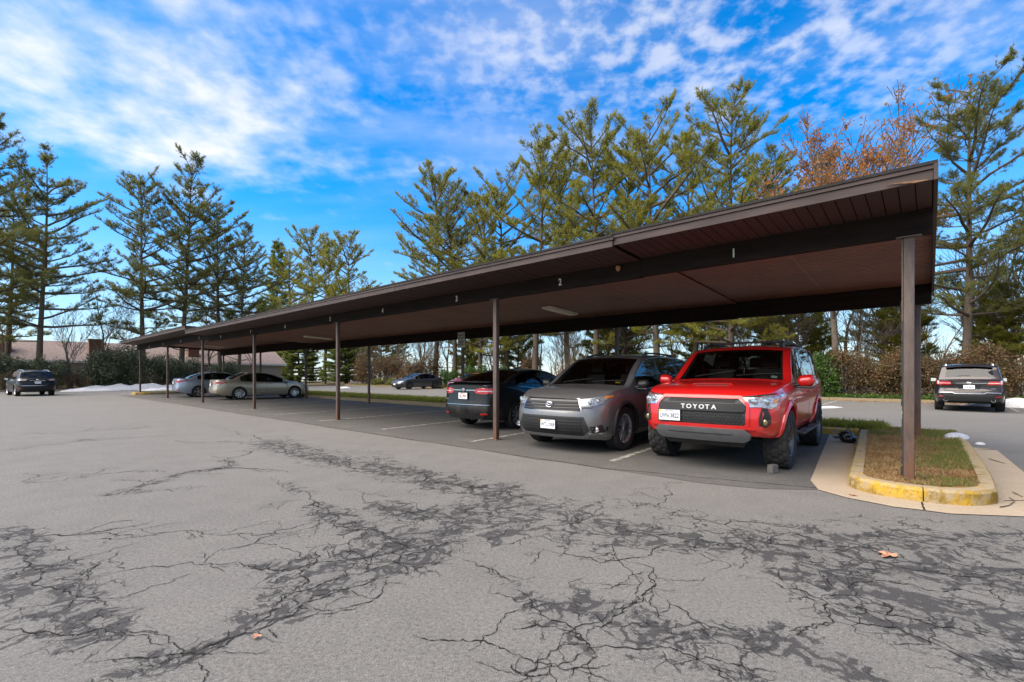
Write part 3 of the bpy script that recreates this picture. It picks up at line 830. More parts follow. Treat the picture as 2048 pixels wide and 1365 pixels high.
def post_mat():
    b = NB('post_brown_paint'); p = b.coord('Object'); sep = b.n('ShaderNodeSeparateXYZ'); b.put(sep.inputs[0], p)
    n1 = b.noise(b.coord('Object', (6, 6, 1.2)), 2.2, 7, .65); n2 = b.noise(p, 60, 4, .7)
    c = b.ramp(n1, [(.3, (0.060, 0.042, 0.036)), (.55, (0.105, 0.075, 0.062)), (.75, (0.15, 0.11, 0.09))])
    rust = b.math('MULTIPLY', b.map(sep.outputs[2], .95, .05), b.map(n1, .35, .6))
    c = b.mix(b.math('MULTIPLY', rust, .75), c, (0.15, 0.062, 0.028)); c = b.mix(b.map(n2, .5, .75, 0, .5), c, (0.035, 0.026, 0.022))
    b.set(color=c, rough=.6, spec=.4); b.bump(n2, .3, .003); return b.m
M['post'] = post_mat()
cp = tag(empty('carport', ORG, CP_ROT), 'long open carport with dark brown sloping roof on steel posts', 'carport')
S_STEP1, S_STEP2, S_END = 3.17, 24.3, 39.0
SECT = [(-0.20, S_STEP1, 0.03, -0.885), (S_STEP1, S_STEP2, 0.0, -0.91), (S_STEP2, S_END, 0.20, -0.91)]   # s0, s1, lift, front edge t
def cbox(name, s0, s1, t0, t1, za, zb, mat, dz=0.0):
    """board in the carport frame; za,zb = (bottom, top) at t0 ; sloped when tuples"""
    zb0, zb1 = za; zt0, zt1 = zb
    mb = MB()
    mb.hexa([(-s1, t0, zb0), (-s0, t0, zb0), (-s0, t1, zb1), (-s1, t1, zb1)], [(-s1, t0, zt0), (-s0, t0, zt0), (-s0, t1, zt1), (-s1, t1, zt1)])
    return mb.build(name, mat, cp, fix=True)
def zroof(t): return 3.245 - 0.041 * (t + 0.91)
def zceil(t): return 3.165 - 0.046 * (t - 0.06)
_pm = {}
for k, (s0, s1, dz, tf) in enumerate(SECT):
    g = 0.003 * k
    # roof deck + shingle edge, overhanging the fascia a little
    cbox('roof_deck', s0 - (.03 if k == 0 else 0), s1 + (.03 if k == 2 else -.004), tf - .035, 5.40, (zroof(tf) + dz - .004, zroof(5.4) + dz - .004), (zroof(tf) + dz + .026, zroof(5.4) + dz + .026), M['shingle'])
    cbox('drip_edge', s0 - .02, s1 - .004, tf - .022, tf + .02, (zroof(tf) + dz - .045,) * 2, (zroof(tf) + dz - .006,) * 2, M['fascia'])
    # front fascia in boards
    nb = max(1, round((s1 - s0) / 4.9)); L = (s1 - s0) / nb
    for i in range(nb):
        jog = RNG.uniform(0, .010); sg_ = RNG.uniform(-.010, .006)
        cbox('fascia_board', s0 + i * L + .002, s0 + (i + 1) * L - .002, tf - jog, tf + .025, (3.108 + dz + sg_,) * 2, (zroof(tf) + dz - .047,) * 2, M['fascia'])
    cbox('back_fascia', s0 + .002, s1 - .004, 5.34, 5.37, (2.80 + dz,) * 2, (zroof(5.36) + dz - .006,) * 2, M['fascia'])
    # rafters' underside liner closes the roof void
    # front overhang soffit panels, one by one
    w_ = 0.127; n_ = int((s1 - s0 - .02) / w_)
    w_ = (s1 - s0 - .02) / n_
    far = MB()
    for i in range(n_):
        a = s0 + .01 + i * w_
        q0 = [(-(w_ - .010), tf + .027, 3.106 + dz), (0, tf + .027, 3.106 + dz), (0, -.062, 3.062 + dz), (-(w_ - .010), -.062, 3.062 + dz)]
        q1 = [(x, y, z + .012) for x, y, z in q0]
        if a < 19.5:
            key = (round(dz, 3), round(tf, 3), round(w_, 4))
            if key not in _pm:
                pb = MB(); pb.hexa(q0, q1); _pm[key] = pb.mesh('soffit_panel', fix=True); _pm[key].materials.append(M['soffit'])
            link('soffit_panel', _pm[key], None, cp, (-a, 0, RNG.uniform(-.002, .002)))
        else:
            far.hexa([(x - a, y, z) for x, y, z in q0], [(x - a, y, z) for x, y, z in q1])
    if far.v: tag(far.build('soffit_panels', M['soffit'], cp, fix=True), kind='stuff')
    cbox('soffit_backing', s0 + .01, s1 - .01, tf + .03, -.07, (3.122 + dz, 3.078 + dz), (3.13 + dz, 3.09 + dz), M['beam'])
    # ceiling boards running along the carport
    tw = 0.127; nt = 36
    for i in range(nt):
        t0 = 0.075 + i * (4.70 / nt)
        cbox('ceiling_board', s0 + .003, s1 - .003, t0 + .014, t0 + 4.70 / nt - .012, (zceil(t0) + dz, zceil(t0 + .12) + dz), (zceil(t0) + .014 + dz, zceil(t0 + .12) + .014 + dz), M['ceiling'])
    cbox('ceiling_backing', s0 + .002, s1 - .002, .07, 4.80, (zceil(.07) + .018 + dz, zceil(4.8) + .018 + dz), (zceil(.07) + .026 + dz, zceil(4.8) + .026 + dz), M['beam'])
    cbox('ceiling_seam', s0 + 1.6, s0 + 1.66, .08, 4.77, (zceil(.08) + dz - .006, zceil(4.77) + dz - .006), (zceil(.08) + dz - .0005, zceil(4.77) + dz - .0005), M['ceiling'])
    # beams
    nb = max(1, round((s1 - s0) / 6.3)); L = (s1 - s0) / nb
    for i in range(nb):
        cbox('front_beam', s0 + i * L + .002, s0 + (i + 1) * L - .002, -.06, .06, (2.81 + dz * .5,) * 2, (3.17 + dz,) * 2, M['beam'])
        cbox('back_beam', s0 + i * L + .002, s0 + (i + 1) * L - .002, 4.79, 4.91, (2.60 + dz * .5,) * 2, (2.965 + dz,) * 2, M['beam'])
    cbox('back_soffit', s0 + .01, s1 - .01, 4.915, 5.335, (2.93 + dz, 2.90 + dz), (2.945 + dz, 2.915 + dz), M['soffit'])
# raking end boards
for s_, e_, dz in ((-.20, -.232, .03), (S_END, S_END + .03, .20), (S_STEP2 - .001, S_STEP2 - .03, .20)):
    mb = MB(); x0, x1 = sorted((-s_, -e_))
    tf = -.91
    mb.hexa([(x0, tf - .01, 3.09 + dz), (x1, tf - .01, 3.09 + dz), (x1, 5.38, 2.79 + dz), (x0, 5.38, 2.79 + dz)], [(x0, tf - .01, zroof(tf) + dz - .006), (x1, tf - .01, zroof(tf) + dz - .006), (x1, 5.38, zroof(5.38) + dz - .006), (x0, 5.38, zroof(5.38) + dz - .006)])
    mb.build('rake_board', M['fascia'], cp, fix=True)
# splintered wood at the rotten end of the fascia
sp = MB()
for i in range(9):
    a = -.16 + i * .022
    sp.hexa([(-a - .10, -.905, 3.100 + .03 + .004 * i), (-a, -.905, 3.102 + .03 + .003 * i), (-a, -.899, 3.102 + .03 + .003 * i), (-a - .10, -.899, 3.100 + .03 + .004 * i)],
            [(-a - .13, -.908, 3.106 + .03 + .004 * i), (-a - .01, -.905, 3.108 + .03 + .003 * i), (-a - .01, -.899, 3.108 + .03 + .003 * i), (-a - .13, -.899, 3.106 + .03 + .004 * i)])
sp.build('splintered_wood', simple('raw_wood', (0.26, 0.15, 0.08), .8, 0, .3, 30), cp)
# posts
PF = [0, 6.3, 12.6, 18.9, 25.2, 31.5, 38.4]; PB = [0, 6.3, 12.6, 18.9, 25.2, 31.5, 38.4]
def post(s, t, top, base):
    mb = MB(); wd = .046
    mb.box(-wd, wd, -wd, wd, 0, top - base, .012)
    o = mb.build('post', M['post'], cp, True, 30, (-s, t, base))
    pl = MB(); pl.box(-.11, .11, -.075, .075, top - base - .014, top - base - .002)
    pl.build('cap_plate', M['post'], o)
    if base < .1:
        ft = MB(); ft.box(-.085, .085, -.085, .085, 0, .012); ft.build('base_plate', M['post'], o)
    return o
for i, s in enumerate(PF):
    dz = .2 if s > S_STEP2 else (.03 if s < S_STEP1 else 0)
    o = post(s, 0.0, 2.81 + dz * .5, .138 if (i in (0, 6)) else 0.004)
    if i == 0:
        fl = MB(); rr = random.Random(2); zz = 0.05
        while zz < 2.55:
            h_ = rr.uniform(.03, .09); fl.box(-.046 - rr.uniform(.006, .024), -.044, -.03, .02, zz, zz + h_); zz += h_
        fl.build('peeling_tape', M['blk'], o)
        br = MB(); br.box(-.062, -.050, -.045, .045, 1.75, 2.66); br.build('side_strap', M['post'], o)
for i, s in enumerate(PB):
    dz = .2 if s > S_STEP2 else 0
    post(s, 4.85, 2.60 + dz * .5, .138 if (i in (0, 6)) else 0.004)
# bay numbers on the front beam
M['num'] = simple('number_white', (0.62, 0.60, 0.50), .5, 0, .15, 30)
NUMS = [('1', 1467), ('2', 1120), ('3', 913), ('4', 765), ('5', 660), ('6', 570), ('7', 501), ('8', 441), ('9', 398), ('10', 361), ('11', 326), ('12', 298)]
for n_, px in NUMS:
    s = s_at(px, -.065); dz = .2 if s > S_STEP2 else (.03 if s < S_STEP1 else 0)
    text_obj('bay_number', n_, .165, M['num'], cp, frame_mtx((-s, -.0625, 2.925 + dz * .5), (1, 0, 0), (0, 0, 1)), .0015, .004, .8)
# paper wasp nest stuck to the beam
wn_ = MB(); wn_.lathe([(0.05, .001), (.048, .028), (.02, .042), (-.01, .036), (-.035, .018), (-.045, .001)], 12, 'z')
s = s_at(1238, -.07)
tag(wn_.build('wasp_nest', simple('nest_paper', (0.36, 0.19, 0.09), .9, 0, .25, 60), None, True, None, ST(s, -.10, 2.985)), 'small tan wasp nest stuck to the carport beam between bays 1 and 2', 'nest')
# ceiling lights
M['diff'] = simple('light_diffuser', (0.72, 0.62, 0.42), .4, 0, .1, 12)
M['lighttrim'] = simple('light_trim', (0.78, 0.75, 0.68), .4, 0, .05, 12)
for px, lab in ((1121, 'fluorescent ceiling light between bays 1 and 2, nearest the camera'), (637, 'fluorescent ceiling light above bay 5 in the middle of the carport'), (428, 'fluorescent ceiling light at the far end of the carport')):
    tm = 3.35; s = s_at(px, tm); dz = .2 if s > S_STEP2 else 0
    z = zceil(tm) + dz
    r = tag(empty('ceiling_light', ST(s, tm, z), CP_ROT), lab, 'ceiling light', 'ceiling lights under the carport')
    tl = -0.046
    def slab(x0, x1, y0, y1, za, zb, name, mat):
        mb = MB(); mb.hexa([(x0, y0, za + tl * y0), (x1, y0, za + tl * y0), (x1, y1, za + tl * y1), (x0, y1, za + tl * y1)], [(x0, y0, zb + tl * y0), (x1, y0, zb + tl * y0), (x1, y1, zb + tl * y1), (x0, y1, zb + tl * y1)])
        return mb.build(name, mat, r, fix=True)
    slab(-.15, .15, -.62, .62, -.045, -.002, 'housing', M['lighttrim'])
    slab(-.125, .125, -.595, .595, -.060, -.046, 'diffuser', M['diff'])
# sign on the third back post
sg = tag(empty('parking_sign', ST(12.6, 4.775, 2.30), CP_ROT), 'small white reserved parking sign on a back post of the carport', 'sign')
mb = MB(); mb.box(-.19, .19, -.004, .004, -.02, .55, .002); mb.build('panel', simple('sign_white', (0.42, 0.40, 0.37), .5, 0, .15, 7), sg)
for tx, z, sz in (('RESERVED', .44, .075), ('PARKING', .34, .075)):
    text_obj('lettering', tx, sz, M['blk'], sg, frame_mtx((0, -.0055, z), (1, 0, 0), (0, 0, 1)), .001, .001, .92)
for z, wv in ((.22, .13), (.165, .10), (.11, .12)):      # lines of small print, unreadable in the photograph
    MB().box(-wv, wv, -.0062, -.0045, z - .012, z + .012).build('small_print', M['trimgrey'], sg)
# ------------------------------------------------------------------ vehicles
def pchip(xs, ys):
    xs = np.array(xs, float); ys = np.array(ys, float); o = np.argsort(xs); xs, ys = xs[o], ys[o]
    h = np.diff(xs); d = np.diff(ys) / h; m = np.zeros(len(xs))
    for i in range(1, len(xs) - 1):
        if d[i - 1] * d[i] > 0:
            w1, w2 = 2 * h[i] + h[i - 1], h[i] + 2 * h[i - 1]; m[i] = (w1 + w2) / (w1 / d[i - 1] + w2 / d[i])
    m[0], m[-1] = d[0], d[-1]
    def f(x):
        x = np.clip(np.asarray(x, float), xs[0], xs[-1]); i = np.clip(np.searchsorted(xs, x) - 1, 0, len(xs) - 2)
        t = (x - xs[i]) / h[i]
        return ((1 + 2 * t) * (1 - t) ** 2 * ys[i] + t * (1 - t) ** 2 * h[i] * m[i] + t * t * (3 - 2 * t) * ys[i + 1] + t * t * (t - 1) * h[i] * m[i + 1])
    return f
SHAPE = [(0, .925), (.06, .955), (.22, .982), (.45, .998), (.60, 1.0), (.80, .990), (.93, .972), (1.0, .945)]

class Car:
    """x forward (front axle at 0), y left, z up. A lofted shell with cut wheel arches; glass and doors are split off it"""
    def __init__(c, name, label, cat, loc, heading, sp, paintm, group=None, scale=1.0):
        c.sp = sp; c.paint = paintm
        c.root = empty(name, loc, heading); c.root.scale = (scale,) * 3
        tag(c.root, label, cat, group)
        c.fo, c.wb, c.ro, c.W = sp['fo'], sp['wb'], sp['ro'], sp['W'] / 2
        c.xr = -(c.wb + c.ro)
        c.ztop = pchip(*zip(*sp['top'])); c.zbelt = pchip(*zip(*sp['belt'])); c.zbot = pchip(*zip(*sp['bot'])); c.wpl = pchip(*zip(*sp['plan']))
        c.shape = pchip(*zip(*sp.get('shape', SHAPE))); c.crown = pchip(*zip(*sp['crown']))
        c.fprof = pchip(*zip(*sp['fprof'])); c.rprof = pchip(*zip(*sp['rprof']))
        c.zroof = max(q[1] for q in sp['top'])
        c.body()
    # --- geometry of the shell
    def wide(c, x): return c.W * c.wpl(x)
    def zrail(c, x): return np.maximum(c.ztop(x) - c.crown(x), c.zbelt(x) + 0.012)
    def wrail(c, x):
        wb_ = c.wide(x) * float(c.shape(1.0)); f = (c.zrail(x) - c.zbelt(x)) / max(.2, (c.zroof - .06 - 1.0 * c.zbelt(-c.wb * .5)))
        return wb_ - (c.sp['tumble']) * np.clip(f, 0, 1.1) * c.W
    def halfw(c, x, z):
        zb, zl, zr = c.zbot(x), c.zbelt(x), c.zrail(x)
        if z <= zl: return float(c.wide(x) * c.shape(np.clip((z - zb) / (zl - zb), 0, 1)))
        wb_ = float(c.wide(x) * c.shape(1.0)); f = min(1, (z - zl) / max(1e-3, zr - zl))
        return wb_ + (float(c.wrail(x)) - wb_) * f
    def deform(c, P):
        P = np.array(P, float); x, y, z = P[:, 0], P[:, 1], P[:, 2]; sp = c.sp; ay = np.clip(np.abs(y) / c.W, 0, 1)
        kf = np.clip((x - (c.fo - .75)) / .75, 0, 1) ** 1.5; kr = np.clip(((c.xr + .65) - x) / .65, 0, 1) ** 1.5
        P[:, 0] = x - kf * (sp['fsweep'] * ay ** sp.get('fpow', 3) + c.fprof(z)) + kr * (sp['rsweep'] * ay ** 3 + c.rprof(z))
        return P
    def front(c, y, z, off=0.0):
        x = c.fo
        while x > c.fo - .9 and c.halfw(x, z) < abs(y): x -= .008
        return c.deform([(x, y, z)])[0] + np.array([off, 0, 0])
    def rear(c, y, z, off=0.0):
        x = c.xr
        while x < c.xr + .9 and c.halfw(x, z) < abs(y): x += .008
        return c.deform([(x, y, z)])[0] - np.array([off, 0, 0])
    def side(c, sgn): return lambda x, z, off=0.0: c.deform([(x, sgn * (c.halfw(x, z) + off), z)])[0]
    def topf(c, x, y, off=0.0):
        wr = float(c.wrail(x)); zr = float(c.zrail(x)); zt = float(c.ztop(x)); f = min(1, abs(y) / wr)
        return c.deform([(x, y, zr + (zt - zr) * (1 - f ** 2.3) + off)])[0]
    def body(c):
        sp = c.sp; Mh, KL, KG, KR = 12, 15, 7, 3
        marks = sp['ws'] + sp['rg'] + [q for w_ in sp['win'] for q in w_] + sp.get('doors', [])
        xs = set(np.round(np.concatenate([np.linspace(c.xr, c.xr + .4, 14), np.linspace(c.xr + .4, c.fo - .4, 76), np.linspace(c.fo - .4, c.fo, 14)]), 4))
        for q in marks:
            xs = {x for x in xs if abs(x - q) > .016} | {round(q, 4)}
        xs = np.array(sorted(xs)); n = len(xs); rows = []
        for x in xs:
            zb, zl, zr, zt = float(c.zbot(x)), float(c.zbelt(x)), float(c.zrail(x)), float(c.ztop(x)); wd = float(c.wide(x)); wr = float(c.wrail(x))
            right = []
            for j in range(KL + 1): 
                f = j / KL; right.append((wd * float(c.shape(f)), zb + (zl - zb) * f))
            wb_ = right[-1][0]
            for j in range(1, KG + 1): 
                f = j / KG; right.append((wb_ + (wr - wb_) * f + .012 * math.sin(math.pi * f) * (zr - zl), zl + (zr - zl) * f))
            wt = wr - min(.05, (zt - zr) * .7 + .004)
            for j in range(1, KR + 1):
                f = j / KR; an = f * math.pi / 2
                zc_ = zr + (zt - zr) * .45
                right.append((wr - (wr - wt) * (1 - math.cos(an)), zr + (zc_ - zr) * math.sin(an)))
            yt, zc_ = right[-1]
            top = [(yt * (1 - 2 * i / (2 * Mh)), zc_ + (zt - zc_) * (1 - abs(1 - i / Mh) ** 2.3)) for i in range(1, 2 * Mh)]
            bot = [(-right[0][0] + 2 * right[0][0] * i / (2 * Mh), zb) for i in range(1, 2 * Mh)]
            loop = right + top + [(-y, z) for y, z in right[::-1]] + bot    # from lower left(+y side) round
            rows.append(loop)
        K = KL + KG + KR; nl = len(rows[0])
        verts = [(x, y, z) for x, lp in zip(xs, rows) for y, z in lp]; faces = []; mats = []
        (w0, w1), (r0, r1) = sorted(sp['ws']), sorted(sp['rg'])
        wins = [tuple(sorted(q)) for q in sp['win']]; doors = sorted(sp.get('doors', []))
        trim0, trim1 = (min(q[0] for q in wins), max(q[1] for q in wins)) if wins else (0, 0)
        pc = sp.get('pillar', 1)
        for i in range(n - 1):
            xm = (xs[i] + xs[i + 1]) / 2
            for j in range(nl):
                j2 = (j + 1) % nl; faces.append((i * nl + j, i * nl + j2, (i + 1) * nl + j2, (i + 1) * nl + j)); mt = 0
                jj = j if j < K else (2 * K + 2 * Mh - 1 - j if 2 * Mh + K <= j < 2 * K + 2 * Mh else None)
                if jj is not None and KL <= jj < KL + KG:
                    gh = float(c.zrail(xm) - c.zbelt(xm))
                    top_ex = 1 if gh > .16 else 2
                    if gh > .055 and jj < KL + KG - (top_ex - 1):
                        for q, (a, b) in enumerate(wins):
                            if a < xm < b: mt = 10 + q
                        if mt == 0 and trim0 < xm < trim1: mt = 1
                elif jj is not None and jj < KL and len(doors) >= 2 and jj >= 2:
                    for q in range(len(doors) - 1):
                        if doors[q] < xm < doors[q + 1]: mt = 20 + q
                elif K <= j < K + 2 * Mh:
                    q = j - K
                    if pc <= q < 2 * Mh - pc:
                        if w0 < xm < w1: mt = 2
                        elif r0 < xm < r1: mt = 3
                elif jj is None: mt = 4
                mats.append(mt)
        # end caps as Coons patches
        for e in (0, n - 1):
            base = e * nl; lp = [Vector((xs[e], y, z)) for y, z in rows[e]]
            Rr = [base + q for q in range(K + 1)]; Tt = [base + K + q for q in range(2 * Mh + 1)]; Ll = [base + K + 2 * Mh + q for q in range(K + 1)][::-1]
            Bb = [base] + [base + 2 * K + 2 * Mh + 2 * Mh - q for q in range(1, 2 * Mh)] + [base + 2 * K + 2 * Mh]
            gp = lambda idx: Vector(verts[idx])
            grid = [[None] * (2 * Mh + 1) for _ in range(K + 1)]
            for b in range(K + 1):
                for a in range(2 * Mh + 1):
                    if b == 0: grid[b][a] = Bb[a]
                    elif b == K: grid[b][a] = Tt[a]
                    elif a == 0: grid[b][a] = Rr[b]
                    elif a == 2 * Mh: grid[b][a] = Ll[b]
                    else:
                        fa, fb = a / (2 * Mh), b / K
                        P = (1 - fb) * gp(Bb[a]) + fb * gp(Tt[a]) + (1 - fa) * gp(Rr[b]) + fa * gp(Ll[b]) - ((1 - fa) * (1 - fb) * gp(Bb[0]) + fa * (1 - fb) * gp(Bb[-1]) + (1 - fa) * fb * gp(Tt[0]) + fa * fb * gp(Tt[-1]))
                        verts.append(tuple(P)); grid[b][a] = len(verts) - 1
            for b in range(K):
                for a in range(2 * Mh):
                    f = (grid[b][a], grid[b][a + 1], grid[b + 1][a + 1], grid[b + 1][a])
                    faces.append(f if e else f[::-1]); mats.append(0)
        V_ = c.deform(verts)
        me = mesh_np('shell', V_, faces, True)
        me.polygons.foreach_set('material_index', mats)
        slots = 26
        dummy = M['blk']
        for q in range(slots): me.materials.append(dummy)
        bm = bmesh.new(); bm.from_mesh(me); bmesh.ops.remove_doubles(bm, verts=bm.verts, dist=1e-4); bmesh.ops.recalc_face_normals(bm, faces=bm.faces); bm.to_mesh(me); bm.free()
        ob = bpy.data.objects.new('shell_tmp', me); COL.objects.link(ob)
        cut = MB(); rw = sp['r'] * sp.get('arch', 1.17)
        for x in (0, -c.wb):
            for sg in (1, -1):
                y0, y1 = sorted((sg * (c.W - .36), sg * (c.W + .2)))
                mbv = []
                for y in (y0, y1):
                    for k in range(40):
                        an = 2 * math.pi * k / 40; mbv.append((x + rw * math.cos(an), y, sp['r'] + rw * math.sin(an)))
                cut.add(mbv, [tuple(range(39, -1, -1)), tuple(range(40, 80))] + [(k, (k + 1) % 40, 40 + (k + 1) % 40, 40 + k) for k in range(40)])
        cme = cut.mesh('cut', fix=True)
        for q in range(slots): cme.materials.append(dummy)
        cme.polygons.foreach_set('material_index', [5] * len(cme.polygons))
        co = bpy.data.objects.new('cut_tmp', cme); COL.objects.link(co)
        md = ob.modifiers.new('b', 'BOOLEAN'); md.operation = 'DIFFERENCE'; md.object = co; md.solver = 'EXACT'; md.material_mode = 'INDEX'; md.use_self = False
        dg = bpy.context.evaluated_depsgraph_get(); dg.update()
        res = bpy.data.meshes.new_from_object(ob.evaluated_get(dg))
        bpy.data.objects.remove(ob); bpy.data.objects.remove(co)
        nv = len(res.vertices); co_ = np.empty(nv * 3, np.float32); res.vertices.foreach_get('co', co_); co_ = co_.reshape(-1, 3)
        mi = np.empty(len(res.polygons), np.int32); res.polygons.foreach_get('material_index', mi)
        polys = [tuple(p.vertices) for p in res.polygons]; cen = np.array([p.center[1] for p in res.polygons])
        groups = {}
        for p, q, y in zip(polys, mi, cen):
            sd = 0 if q in (0, 1, 2, 3, 4, 5) else (1 if y > 0 else -1)
            groups.setdefault((int(q), sd), []).append(p)
        bpy.data.meshes.remove(res)
        gl = sp.get('glass', ['sideglass'] * 6)
        for (q, sd), ps in sorted(groups.items()):
            used = sorted({i for p in ps for i in p}); mp = {i: k for k, i in enumerate(used)}
            nm, mt = {0: ('body', c.paint), 1: ('pillar_trim', M['blkgloss']), 2: ('windshield', M['windshield']), 3: ('rear_window', M[sp.get('rglass', 'sideglass')]), 4: ('floor_pan', M['under']), 5: ('wheel_well', M['under'])}.get(q, (None, None))
            if 10 <= q < 20: nm, mt = 'side_window', M[gl[q - 10]]
            if q >= 20: nm, mt = 'door', c.paint
            m2 = mesh_np(nm, co_[used], [tuple(mp[i] for i in p) for p in ps], True); m2.set_sharp_from_angle(angle=R(38))
            o = link(nm, m2, mt, c.root)
            if q == 0: c.bodyo = o
            if q >= 20: c.__dict__.setdefault('door_o', {})[(q - 20, sd)] = o
        # inner lining of the cabin
        x0 = min(r0, r1) - .05; x1 = max(w0, w1) + .05; inner = MB(); ids = [i for i, x in enumerate(xs) if x0 <= x <= x1]
        vs = []; fs = []
        for i in ids:
            for (y, z) in rows[i]:
                vs.append((xs[i], y * .955, z - .03 if z > 0.9 else z + .06))
        for a, i in enumerate(ids[:-1]):
            for j in range(nl):
                if mats[i * nl + j] in (0, 1, 20, 21, 22, 23, 4): fs.append((a * nl + j, (a + 1) * nl + j, (a + 1) * nl + (j + 1) % nl, a * nl + (j + 1) % nl))
        link('cabin_lining', mesh_np('cabin_lining', c.deform(vs), fs, True), M[sp.get('trim', 'interior')], c.root)
    # --- conforming patches
    def patch(c, poly, fn, off, name, mat, parent=None, nr=8, nc=8, th=.02, mirror=False):
        zs = [p[1] for p in poly]; z0, z1 = min(zs), max(zs); V_ = []; F_ = []
        def span(z):
            a = []
            for (p, q) in zip(poly, poly[1:] + poly[:1]):
                if (p[1] - z) * (q[1] - z) <= 0 and abs(p[1] - q[1]) > 1e-9:
                    a.append(p[0] + (q[0] - p[0]) * (z - p[1]) / (q[1] - p[1]))
            return (min(a), max(a)) if a else None
        rowz = sorted(set([z0 + 1e-4, z1 - 1e-4] + [z0 + (z1 - z0) * i / nr for i in range(1, nr)] + [p[1] for p in poly if z0 + 1e-3 < p[1] < z1 - 1e-3]))
        for layer in (0, 1):
            for z in rowz:
                a, b = span(z)
                for k in range(nc + 1):
                    V_.append(fn(a + (b - a) * k / nc, z, off - layer * th))
        nr_ = len(rowz); w_ = nc + 1; N = nr_ * w_
        for i in range(nr_ - 1):
            for k in range(nc): F_.append((i * w_ + k, i * w_ + k + 1, (i + 1) * w_ + k + 1, (i + 1) * w_ + k))
        rim = [k for k in range(w_)] + [i * w_ + nc for i in range(1, nr_)] + [(nr_ - 1) * w_ + k for k in range(nc - 1, -1, -1)] + [i * w_ for i in range(nr_ - 2, 0, -1)]
        for a, b in zip(rim, rim[1:] + rim[:1]): F_.append((a, a + N, b + N, b))
        me = mesh_np(name, V_, F_, True); me.set_sharp_from_angle(angle=R(45))
        if me.materials: pass
        bm = bmesh.new(); bm.from_mesh(me); bmesh.ops.recalc_face_normals(bm, faces=bm.faces); bm.to_mesh(me); bm.free()
        return link(name, me, mat, parent or c.root)
    def both(c, poly, fn, off, name, mat, **k):
        c.patch(poly, fn, off, name, mat, **k); return c.patch([(-y, z) for y, z in poly], fn, off, name, mat, **k)
    def strip(c, pts, wid, fn, off, name, mat, parent=None):
        """thin ribbon along a polyline on a surface fn(a, z, off)"""
        P = []
        for a, b in zip(pts[:-1], pts[1:]):
            n = max(1, int(math.dist(a, b) / .05))
            P += [(a[0] + (b[0] - a[0]) * i / n, a[1] + (b[1] - a[1]) * i / n) for i in range(n)]
        P.append(pts[-1]); V_ = []; n = len(P)
        for i, p in enumerate(P):
            q, q0 = P[min(i + 1, n - 1)], P[max(i - 1, 0)]; d = Vector((q[0] - q0[0], q[1] - q0[1])).normalized(); nn = (-d.y * wid / 2, d.x * wid / 2)
            for s_ in (1, -1):
                for o in (off, off - .012): V_.append(fn(p[0] + s_ * nn[0], p[1] + s_ * nn[1], o))
        F_ = []
        for i in range(n - 1):
            a, b = i * 4, i * 4 + 4; F_ += [(a, a + 2, b + 2, b), (a + 1, a, b, b + 1), (a + 2, a + 3, b + 3, b + 2)]
        F_ += [(0, 1, 3, 2), (4 * n - 4, 4 * n - 2, 4 * n - 1, 4 * n - 3)]
        return MB().add(V_, F_).build(name, mat, parent or c.root, True, 40, fix=True)
    def seams(c, xs, zlo):
        for sg in (1, -1):
            fn = c.side(sg)
            for k, x in enumerate(xs):
                zt = float(c.zbelt(x))
                c.strip([(x, zlo), (x, zt - .005)], .007, fn, .0012, 'door_gap', M['blk'])
            c.strip([(min(xs), zlo), (max(xs), zlo)], .007, fn, .0012, 'door_gap', M['blk'])
    def handles(c, xs, z, mat):
        for sg in (1, -1):
            for k, x in enumerate(xs):
                y = c.halfw(x, z); mb = MB(); y0 = sg * (y + .032)
                mb.tube([(x + .10, sg * (y - .005), z), (x + .085, y0, z), (x - .085, y0, z), (x - .10, sg * (y - .005), z)], .011, 8)
                par = c.__dict__.get('door_o', {}).get((k, sg)); mb.build('handle', mat, par or c.root, True, 50)
    def mirrors(c, x, z, mat, w=.20, h=.14, out=.20):
        for sg in (1, -1):
            y = c.halfw(x, z); mb = MB()
            prof = []
            for i in range(9):
                f = i / 8; a = math.sin(math.pi * min(1, .12 + .88 * (1 - f) ** .7) / 2 + .0) if False else (1 - (2 * f - 1) ** 4) ** .5
                prof.append((f, max(.12, a)))
            rings = []
            for f, a in prof:
                yy = sg * (y + .03 + out * f + .02); rings.append([(x + .035 + .075 * a * math.cos(t) * (1 if math.cos(t) > 0 else .55), yy, z + .02 * f + h / 2 * a * math.sin(t) * .95) for t in [2 * math.pi * k / 14 for k in range(14)]])
            vs = [p for r_ in rings for p in r_]; fs = [(i * 14 + k, i * 14 + (k + 1) % 14, (i + 1) * 14 + (k + 1) % 14, (i + 1) * 14 + k) for i in range(8) for k in range(14)] + [tuple(range(13, -1, -1)), tuple(range(8 * 14, 9 * 14))]
            mb.add(vs, fs); o = mb.build('side_mirror', mat, c.root, True, 50, fix=True)
            st = MB(); st.tube([(x + .05, sg * (y - .03), z - h * .3), (x + .045, sg * (y + .10), z - h * .25)], [.035, .028], 8); st.build('mirror_arm', M['blk'], o, True, 50)
            gm = MB(); yy0, yy1 = sg * (y + .07), sg * (y + .03 + out * .93)
            gm.hexa([(x - .012, yy0, z - h * .36), (x - .012, yy1, z - h * .34), (x - .012, yy1, z + h * .42), (x - .012, yy0, z + h * .40)], [(x - .006, yy0, z - h * .36), (x - .006, yy1, z - h * .34), (x - .006, yy1, z + h * .42), (x - .006, yy0, z + h * .40)])
            gm.build('mirror_glass', M['mirror'], o, fix=True)
            tr = MB(); tr.box(x - .01, x + .09, min(sg * (y + .05), sg * (y + .03 + out)), max(sg * (y + .05), sg * (y + .03 + out)), z - h * .52, z - h * .36, .008); tr.build('mirror_base', M['blk'], o)
